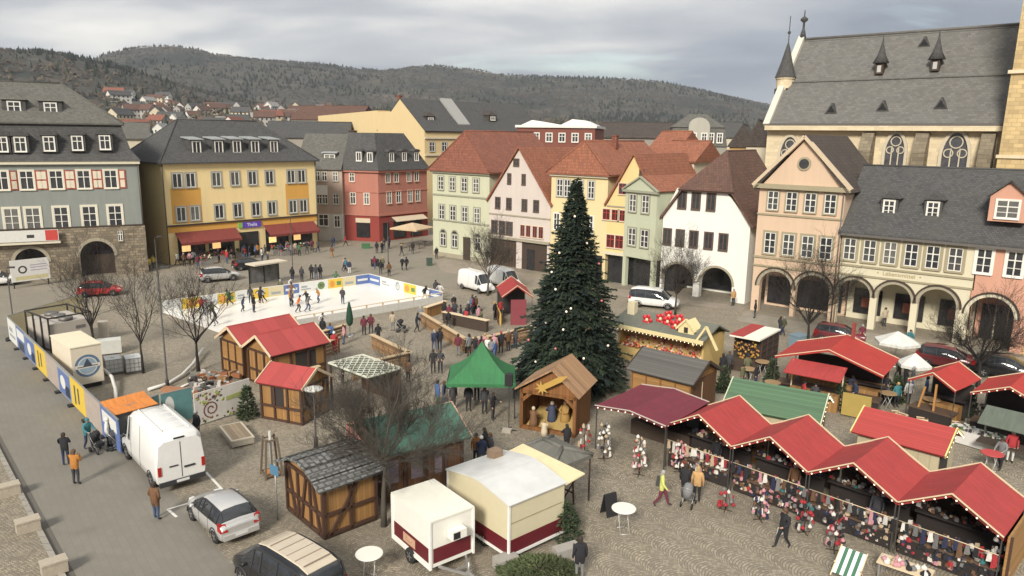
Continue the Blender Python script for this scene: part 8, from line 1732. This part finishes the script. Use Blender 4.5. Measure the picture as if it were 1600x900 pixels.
def person(px, py, ps, jk, tr, hair, where, face=None, h=1.0, coat=None, shoes=None, bag=None, verb=None, group=None, z=0.0):
    """someone standing at image point (px, py); hair: 'dark' etc., 'hat:red' or 'hood:black'; face = heading in degrees, 0 towards the camera"""
    g = G(px, py, z); face = R.uniform(0, 360) if face is None else face; coat = (ps in ('stand', 'pocket') and (int(px) % 3 == 0)) if coat is None else coat
    me, hm = body(ps, coat)
    lab = f"person in {jk} {'coat' if coat else 'jacket'}, {'blue jeans' if tr == 'jeans' else tr + ' trousers'}" + (f', {hair.split(":")[1]} {hair.split(":")[0]}' if ':' in hair else '') + f', {where}'
    r = empty('person', lab, 'person', g, rad(face), group); s_ = h * R.uniform(.97, 1.03); r.scale = (s_,) * 3
    o = inst('body', me, r)
    for i, m in enumerate((cloth(jk), cloth(tr), SKIN, shoes or SHOE, EYE_)): o.material_slots[i].link = 'OBJECT'; o.material_slots[i].material = m
    k = 0 if ':' not in hair else (1 if hair.startswith('hat') else 2); c = inst(('hair', 'hat', 'hood')[k], hm[k], r); c.material_slots[0].link = 'OBJECT'; c.material_slots[0].material = cloth(hair.split(':')[1]) if ':' in hair else plain('hair_' + hair, HAIRC[hair], .8, var=.2, scale=30)
    if bag:
        side, col_ = bag; P = POSES[ps]; hd = Vector(P['har']); b = MB()
        if side == 'back': b.hexa([(-.15, .14, 1.0), (.15, .14, 1.0), (.13, .3, 1.02), (-.13, .3, 1.02), (-.14, .14, 1.42), (.14, .14, 1.42), (.11, .26, 1.4), (-.11, .26, 1.4)])
        else: b.hexa([(hd.x - .06, hd.y - .16, hd.z - .36), (hd.x + .06, hd.y - .16, hd.z - .36), (hd.x + .06, hd.y + .16, hd.z - .36), (hd.x - .06, hd.y + .16, hd.z - .36), (hd.x - .03, hd.y - .13, hd.z - .06), (hd.x + .03, hd.y - .13, hd.z - .06), (hd.x + .03, hd.y + .13, hd.z - .06), (hd.x - .03, hd.y + .13, hd.z - .06)]); b.beam((hd.x, hd.y - .1, hd.z - .06), (hd.x, hd.y - .02, hd.z + .0), .012, .012); b.beam((hd.x, hd.y + .1, hd.z - .06), (hd.x, hd.y + .02, hd.z + .0), .012, .012)
        o2 = b.build('bag' if side != 'back' else 'backpack', cloth(col_), None, g, r.rotation_euler.z); o2.scale = r.scale; tag(o2, f"{col_} {'bag held' if side != 'back' else 'backpack worn'} by the {jk} clad person walking the cobbles", 'bag' if side != 'back' else 'backpack')
    return r
def pushchair(px, py, rz, col_, label):
    g = G(px, py); r = empty('pushchair', label, 'pushchair', g, rad(rz)); b = MB()
    for s in (-1, 1): b.tube([(s * .22, -.35, .15), (s * .22, .2, .75), (s * .22, .42, 1.02)], .016, 5); b.tube([(s * .22, .3, .15), (s * .22, -.2, .6)], .016, 5)
    b.tube([(-.22, .42, 1.02), (.22, .42, 1.02)], .018, 5); b.build('frame', STEEL, r); b = MB(); b.hexa([(-.2, -.3, .35), (.2, -.3, .35), (.2, .2, .4), (-.2, .2, .4), (-.2, -.3, .55), (.2, -.3, .55), (.2, .25, .62), (-.2, .25, .62)]); b.build('seat', cloth(col_), r)
    b = MB(); b.tube([(0, .27, .55), (0, .22, .85), (0, .05, .98), (0, -.12, .95)], [.2, .24, .22, .12], 9); b.build('hood', cloth(col_), r)
    for s in (-1, 1):
        for y, q in ((-.35, .1), (.3, .14)): b = MB(); b.lathe([(q * .6, -.02), (q, -.02), (q, .02), (q * .6, .02)], 10); o = b.build('wheel', BLK, r, (s * .25, y, q)); o.rotation_euler = (0, math.pi / 2, 0)
# --- the street on the left
person(104, 727, 'phone', 'black', 'navy', 'dark', 'standing on the street beside the one in mustard', 200, coat=False)
person(120, 757, 'phone', 'mustard', 'charcoal', 'brown', 'seen from behind taking a photo on the street', 175, coat=False, h=1.02)
person(139, 702, 'push', 'teal', 'navy', 'hat:teal', 'pushing a pushchair before the fence panels', 60, coat=False); pushchair(154, 706, 60, 'black', 'black pushchair pushed along the printed fence panels')
person(170, 698, 'stand', 'white', 'black', 'hat:white', 'bending at the nose of the white van', 120, coat=True, h=.95); pushchair(186, 702, 100, 'charcoal', 'charcoal pushchair at the nose of the white panel van')
person(245, 812, 'pocket', 'brown', 'jeans', 'dark', 'standing behind the white van on the street', 160, coat=True, h=1.03)
person(309, 687, 'stand', 'black', 'black', 'grey', 'between the white van and the mural fence', 330, coat=True)
# --- open cobbles
person(1033, 791, 'walk', 'lime', 'wine', 'grey', 'walking to the right across the cobbles', 75, coat=False, bag=('back', 'charcoal')); person(1088, 784, 'stand', 'tan', 'black', 'blond', 'looking at the zigzag stalls', 160, coat=False, shoes=SHOEW); person(1069, 778, 'stand', 'black', 'charcoal', 'dark', 'at the left end of the zigzag stalls', 150, coat=True)
pushchair(1075, 790, 150, 'grey', 'grey pushchair between the two people at the left end of the zigzag stalls')
person(1222, 856, 'stride', 'black', 'black', 'brown', 'walking with a white bag before the zigzag stalls', 290, coat=True, bag=('hand', 'white')); person(905, 905, 'stand', 'black', 'grey', 'dark', 'at the bottom edge by the juniper bed', 190, coat=True, shoes=SHOEW)
person(885, 706, 'reach', 'black', 'black', 'dark', 'bending in front of the nativity hut', 200, coat=True, h=.9)
person(744, 724, 'stand', 'mustard', 'navy', 'dark', 'in the chatting group right of the mossy green hut', 20, h=.95, coat=False); person(757, 716, 'pocket', 'black', 'jeans', 'dark', 'in the chatting group right of the mossy green hut', 250, coat=True); person(766, 724, 'stand', 'charcoal', 'black', 'brown', 'in the chatting group right of the mossy green hut', 300, coat=False); person(752, 732, 'stand', 'navy', 'charcoal', 'hat:white', 'chatting beside the kiosk roof', 200, coat=False)
# --- round the green tent
for a in ((684, 634, 'stand', 'blue', 'green', 'dark', 'at the left leg of the green tent', 120), (694, 636, 'reach', 'navy', 'jeans', 'brown', 'leaning on the left leg of the green tent', 90), (732, 642, 'stand', 'black', 'black', 'dark', 'under the front edge of the green tent', 0), (708, 640, 'stand', 'charcoal', 'black', 'brown', 'behind the left leg of the green tent', 30), (770, 656, 'reach', 'black', 'charcoal', 'dark', 'playing in front of the green tent', 70), (757, 646, 'stand', 'charcoal', 'black', 'dark', 'under the right half of the green tent', 10), (745, 625, 'stand', 'grey', 'black', 'grey', 'deep inside the green tent', 0)): person(*a)
# --- walkers between the plank walls
for a in ((677, 583, 'stand', 'black', 'black', 'dark', 'left one of a pair above the green tent', 10), (688, 583, 'pocket', 'charcoal', 'black', 'brown', 'right one of a pair above the green tent', 350), (679, 549, 'walk', 'navy', 'jeans', 'grey', 'left one of a pair by the long plank wall', 200), (687, 547, 'stand', 'black', 'navy', 'dark', 'right one of a pair by the long plank wall', 190), (716, 556, 'stand', 'wine', 'grey', 'dark', 'leaning at the outside of the long plank wall', 180), (638, 598, 'stand', 'brown', 'black', 'brown', 'at the corner of the plank enclosure', 150)): person(*a)
# --- crowd along the long plank wall
cr = [('grey', 'black', 'dark'), ('black', 'jeans', 'brown'), ('wine', 'black', 'dark'), ('white', 'charcoal', 'blond'), ('pink', 'jeans', 'hat:pink'), ('black', 'black', 'hat:red'), ('brown', 'black', 'grey'), ('charcoal', 'navy', 'dark')]
for i, (px, py) in enumerate(((733, 557), (743, 561), (752, 559), (762, 560), (772, 556), (783, 552), (794, 549), (805, 545))): person(px, py, ('stand', 'reach', 'pocket')[i % 3], *cr[i], 'lining the long plank wall outside', 180 + R.uniform(-40, 40))
cr = [('black', 'black', 'dark'), ('wine', 'black', 'brown'), ('charcoal', 'jeans', 'dark'), ('black', 'grey', 'hat:black'), ('navy', 'black', 'dark'), ('grey', 'jeans', 'brown'), ('brown', 'black', 'dark'), ('black', 'navy', 'grey'), ('olive', 'charcoal', 'dark')]
for i, (px, py) in enumerate(((694, 500), (702, 505), (711, 500), (720, 506), (728, 510), (738, 488), (743, 490), (709, 488), (752, 512))): person(px, py, ('stand', 'pocket', 'reach')[i % 3], *cr[i], 'drinking inside the plank wall', R.uniform(0, 360))
person(782, 497, 'stand', 'red', 'black', 'dark', 'serving inside the red drinks stall', 40); person(773, 500, 'stand', 'black', 'black', 'blond', 'at the yellow counter of the red drinks stall', 60)
# --- near rink edge
for a in ((505, 528, 'stand', 'black', 'charcoal', 'dark', 'left of the closed green umbrella', 170), (523, 553, 'stand', 'red', 'red', 'hat:white', 'below the closed green umbrella', 20), (569, 524, 'stand', 'wine', 'black', 'dark', 'left one of a pair right of the closed umbrella', 180), (580, 522, 'pocket', 'wine', 'charcoal', 'brown', 'right one of a pair right of the closed umbrella', 190), (614, 517, 'stand', 'beige', 'grey', 'brown', 'at the near barrier beside a pushchair', 200), (651, 519, 'push', 'black', 'charcoal', 'dark', 'behind the pushchair at the near barrier', 100), (657, 508, 'stand', 'grey', 'jeans', 'grey', 'at the right end of the near barrier', 190), (536, 600, 'stand', 'charcoal', 'black', 'dark', 'in the shade of the lattice roof', 90)): person(*a)
pushchair(628, 519, 80, 'black', 'black pushchair standing at the near barrier of the rink')
# --- skaters
for a in ((467, 488, 'skate', 'orange', 'charcoal', 'dark', 'skating in the middle of the ice', 100), (482, 487, 'skate', 'grey', 'jeans', 'hat:white', 'skating close behind the one in orange', 90), (503, 513, 'skate', 'white', 'grey', 'dark', 'skating alone near the closed umbrella', 70), (380, 487, 'skate', 'navy', 'charcoal', 'dark', 'smaller one skating on the left of the ice', 120), (397, 488, 'stand', 'black', 'navy', 'brown', 'standing on the ice left of the centre', 80), (392, 474, 'stand', 'charcoal', 'black', 'dark', 'standing on the ice near the blue board', 200), (410, 473, 'skate', 'white', 'black', 'dark', 'skating before the blue board', 240), (358, 478, 'skate', 'green', 'charcoal', 'dark', 'skating before the yellow board on the far left', 260), (337, 509, 'skate', 'black', 'grey', 'dark', 'skating just left of the red roofed huts', 300), (332, 500, 'skate', 'olive', 'grey', 'brown', 'skating behind the right bare tree', 200), (525, 446, 'skate', 'green', 'jeans', 'hat:green', 'skating near the far rink corner', 170), (664, 470, 'skate', 'black', 'beige', 'dark', 'skating at the right end of the ice', 60), (681, 463, 'stand', 'charcoal', 'jeans', 'dark', 'in a pair at the right end', 20), (688, 466, 'skate', 'white', 'wine', 'brown', 'in a pair at the right end of the ice', 330), (316, 490, 'skate', 'red', 'black', 'dark', 'skating at the left end of the ice', 30), (300, 480, 'skate', 'brown', 'teal', 'brown', 'skating before the boards at the far left', 80)): person(*a, h=.86 if a[0] in (380, 503) else .98, coat=False, z=.07)
# --- behind the rink and on the upper street
for a in ((457, 440, 'stand', 'black', 'navy', 'dark', 'right beside the bus shelter', 190), (472, 440, 'stand', 'charcoal', 'black', 'brown', 'second from the bus shelter', 170), (487, 436, 'pocket', 'black', 'black', 'dark', 'grouped behind the green oval board', 180), (494, 437, 'stand', 'charcoal', 'jeans', 'hat:black', 'grouped behind the green oval board', 200), (501, 436, 'stand', 'black', 'charcoal', 'dark', 'grouped behind the green oval board', 160), (546, 428, 'stand', 'navy', 'white', 'blond', 'behind the boards near the far corner', 170), (595, 429, 'stand', 'black', 'charcoal', 'dark', 'left one of two behind the right side boards', 190), (608, 432, 'stand', 'brown', 'black', 'dark', 'right one of two behind the right side boards', 200), (519, 403, 'walk', 'brown', 'mustard', 'dark', 'crossing the upper street', 140), (521, 388, 'walk', 'navy', 'jeans', 'brown', 'walking by the pink narrow house', 200), (540, 385, 'walk', 'red', 'black', 'dark', 'walking before the red corner house', 90), (589, 396, 'stand', 'black', 'black', 'dark', 'before the door of the red corner house', 180), (600, 391, 'pocket', 'charcoal', 'navy', 'brown', 'at the door of the red corner house', 40), (608, 388, 'stand', 'navy', 'black', 'dark', 'right of the door of the red corner house', 60), (645, 397, 'stand', 'black', 'charcoal', 'dark', 'before the beige umbrella', 10), (682, 405, 'stand', 'black', 'black', 'grey', 'at the litter bin by the pale green house', 30)): person(*a, coat=False)
yc = [('white', 'charcoal', 'blond', 278, 415), ('grey', 'black', 'dark', 303, 412), ('wine', 'jeans', 'dark', 310, 420), ('black', 'black', 'brown', 342, 410), ('red', 'jeans', 'blond', 355, 412), ('brown', 'black', 'dark', 361, 404), ('blue', 'charcoal', 'brown', 382, 402), ('black', 'jeans', 'dark', 390, 405), ('charcoal', 'black', 'grey', 419, 415), ('navy', 'grey', 'dark', 438, 400), ('grey', 'jeans', 'brown', 448, 396), ('beige', 'brown', 'dark', 462, 397), ('black', 'charcoal', 'dark', 480, 396), ('wine', 'black', 'dark', 488, 393), ('charcoal', 'navy', 'brown', 497, 395), ('green', 'black', 'dark', 468, 400), ('yellow', 'black', 'dark', 233, 424), ('yellow', 'navy', 'brown', 240, 420), ('white', 'jeans', 'dark', 410, 408)]
for j, k, hr, px, py in yc: person(px, py, R.choice(('stand', 'walk', 'pocket', 'stride')), j, k, hr, 'in the crowd before the yellow shop front' if px > 250 else 'in the gap between the grey and yellow buildings', coat=False)
# --- right side
for a in ((1381, 510, 'stand', 'beige', 'charcoal', 'dark', 'under the arches of the cream house', 10), (1179, 497, 'stand', 'black', 'charcoal', 'dark', 'at the left pillar of the peach house', 250), (1145, 478, 'stand', 'tan', 'black', 'grey', 'at the right corner of the white arched house', 200), (1424, 612, 'stand', 'charcoal', 'jeans', 'grey', 'between the two red peaked canopies', 60), (1413, 606, 'reach', 'black', 'black', 'dark', 'beside the large red canopy', 90), (1562, 733, 'push', 'grey', 'black', 'dark', 'bending over at the red bistro table', 300), (1577, 722, 'stand', 'red', 'white', 'grey', 'right of the red bistro table', 330), (1128, 590, 'stand', 'black', 'black', 'dark', 'in the gap right of the sweets stall', 200), (1138, 585, 'stand', 'charcoal', 'black', 'brown', 'before the golden wares stall', 160), (1122, 572, 'stand', 'white', 'white', 'hat:white', 'dressed in white at the sweets stall end', 20), (1290, 606, 'stand', 'pink', 'jeans', 'brown', 'under the small red lean-to awning', 180), (1445, 628, 'stand', 'blue', 'black', 'dark', 'at the bar of the red peaked canopy', 60), (990, 430, 'walk', 'black', 'jeans', 'dark', 'before the narrow green house', 90)): person(*a)
# vendors inside the zigzag stalls
for k, (j, t_, hr) in enumerate((('black', 'black', 'dark'), ('brown', 'charcoal', 'grey'), ('charcoal', 'black', 'brown'))):
    p = fS.w((k + .55) * SP + (.4 if k else 0), 1.65); q = proj((p.x, p.y, 0)); person(q[0], q[1], 'stand', j, t_, hr, f'vendor in the {places[k]} zigzag stall', math.degrees(fS.rz), coat=False)

# more of the crowd
rq = random.Random(77); JK = ['black', 'charcoal', 'navy', 'brown', 'grey', 'wine', 'black', 'olive', 'blue', 'black']; TR = ['black', 'jeans', 'charcoal', 'navy', 'black']
for wh, n, bx in (('in the throng before the yellow shop front', 16, (282, 492, 392, 412)), ('skating on the ice before the far boards', 9, (400, 600, 452, 482)), ('drinking inside the plank wall', 7, (692, 760, 488, 516)), ('lining the long plank wall outside', 5, (735, 800, 552, 566)), ('strolling on the upper street', 8, (505, 640, 395, 425)), ('watching from the near rink barrier', 5, (470, 600, 528, 545)), ('strolling along the arcades', 5, (1190, 1480, 520, 552)), ('browsing between the back stalls', 16, (1150, 1480, 590, 640))):
    for i in range(n):
        x, y = rq.uniform(bx[0], bx[1]), 0; f = (x - bx[0]) / (bx[1] - bx[0]); y = bx[3] - (bx[3] - bx[2]) * f + rq.uniform(-5, 5) if 'yellow' in wh else (bx[2] + (bx[3] - bx[2]) * (f if 'arcades' in wh else rq.random()))
        ice = 'ice' in wh; person(x, y, 'skate' if ice and i % 3 else rq.choice(('stand', 'pocket', 'walk', 'stride')), rq.choice(JK if i % 4 else ['red', 'white', 'teal', 'mustard', 'pink']), rq.choice(TR), rq.choice(('dark', 'brown', 'blond', 'grey', 'hat:black')), wh, rq.uniform(0, 360), .95, False, group='people ' + wh, z=.07 if ice else 0)
# clutter between the back stalls
for i, (px, py) in enumerate(((1168, 600), (1205, 622), (1385, 640), (1452, 650), (1500, 640), (1190, 588))): bistro('wooden standing table in the lane between the back stalls', px, py, 1.1, plain('table_wood', (.28, .18, .09), .7)); bpy.data.objects['bistro_table.%03d' % (i + 3)]['group'] = 'standing tables between the back stalls'
CR = MB()
for z in (.02, .14, .26): CR.box(-.3, .3, -.2, -.18, z, z + .09); CR.box(-.3, .3, .18, .2, z, z + .09); CR.box(-.3, -.28, -.18, .18, z, z + .09); CR.box(.28, .3, -.18, .18, z, z + .09)
CR.box(-.28, .28, -.18, .18, .02, .05); CR.box(-.27, .27, -.17, .17, .06, .3, 1); cm = CR.mesh('crate', [PALE, plain('crate_goods', (.2, .11, .06), .9, var=.6, scale=12)])
for px, py in ((1160, 612), (1172, 616), (1398, 652), (1408, 655), (1490, 668), (1330, 640), (1320, 636), (1120, 606), (1440, 662), (1236, 600)): o = inst('crate', cm, None, G(px, py), rq.uniform(0, 3)); tag(o, 'open wooden crate of wares on the ground between the back stalls', 'crate', 'crates between the back stalls')
for px, py, w_ in ((1206, 600, 'beside the small red lean-to awning'), (1400, 628, 'between the two red peaked canopies'), (1512, 650, 'left of the fairy lit canopy'), (1312, 640, 'behind the red ribbed hut'), (1130, 612, 'at the right end of the honey coloured hut')): fir_bush('small decorative fir ' + w_, G(px, py), 1.7, .5, int(px), 'small_fir')
# ================================================================== air
mb = MB(); mb.box(-2600, 2600, -60, 3500, -25, 420); hz = struct(mb.build('haze', None), 'stuff'); m = bpy.data.materials.new('haze_air'); m.use_nodes = True; m.node_tree.nodes.remove(m.node_tree.nodes['Principled BSDF'])
pv = m.node_tree.nodes.new('ShaderNodeVolumePrincipled'); pv.inputs['Color'].default_value = (.80, .86, .95, 1); pv.inputs['Density'].default_value = .00008; m.node_tree.links.new(pv.outputs[0], m.node_tree.nodes['Material Output'].inputs['Volume']); hz.data.materials.clear(); hz.data.materials.append(m)
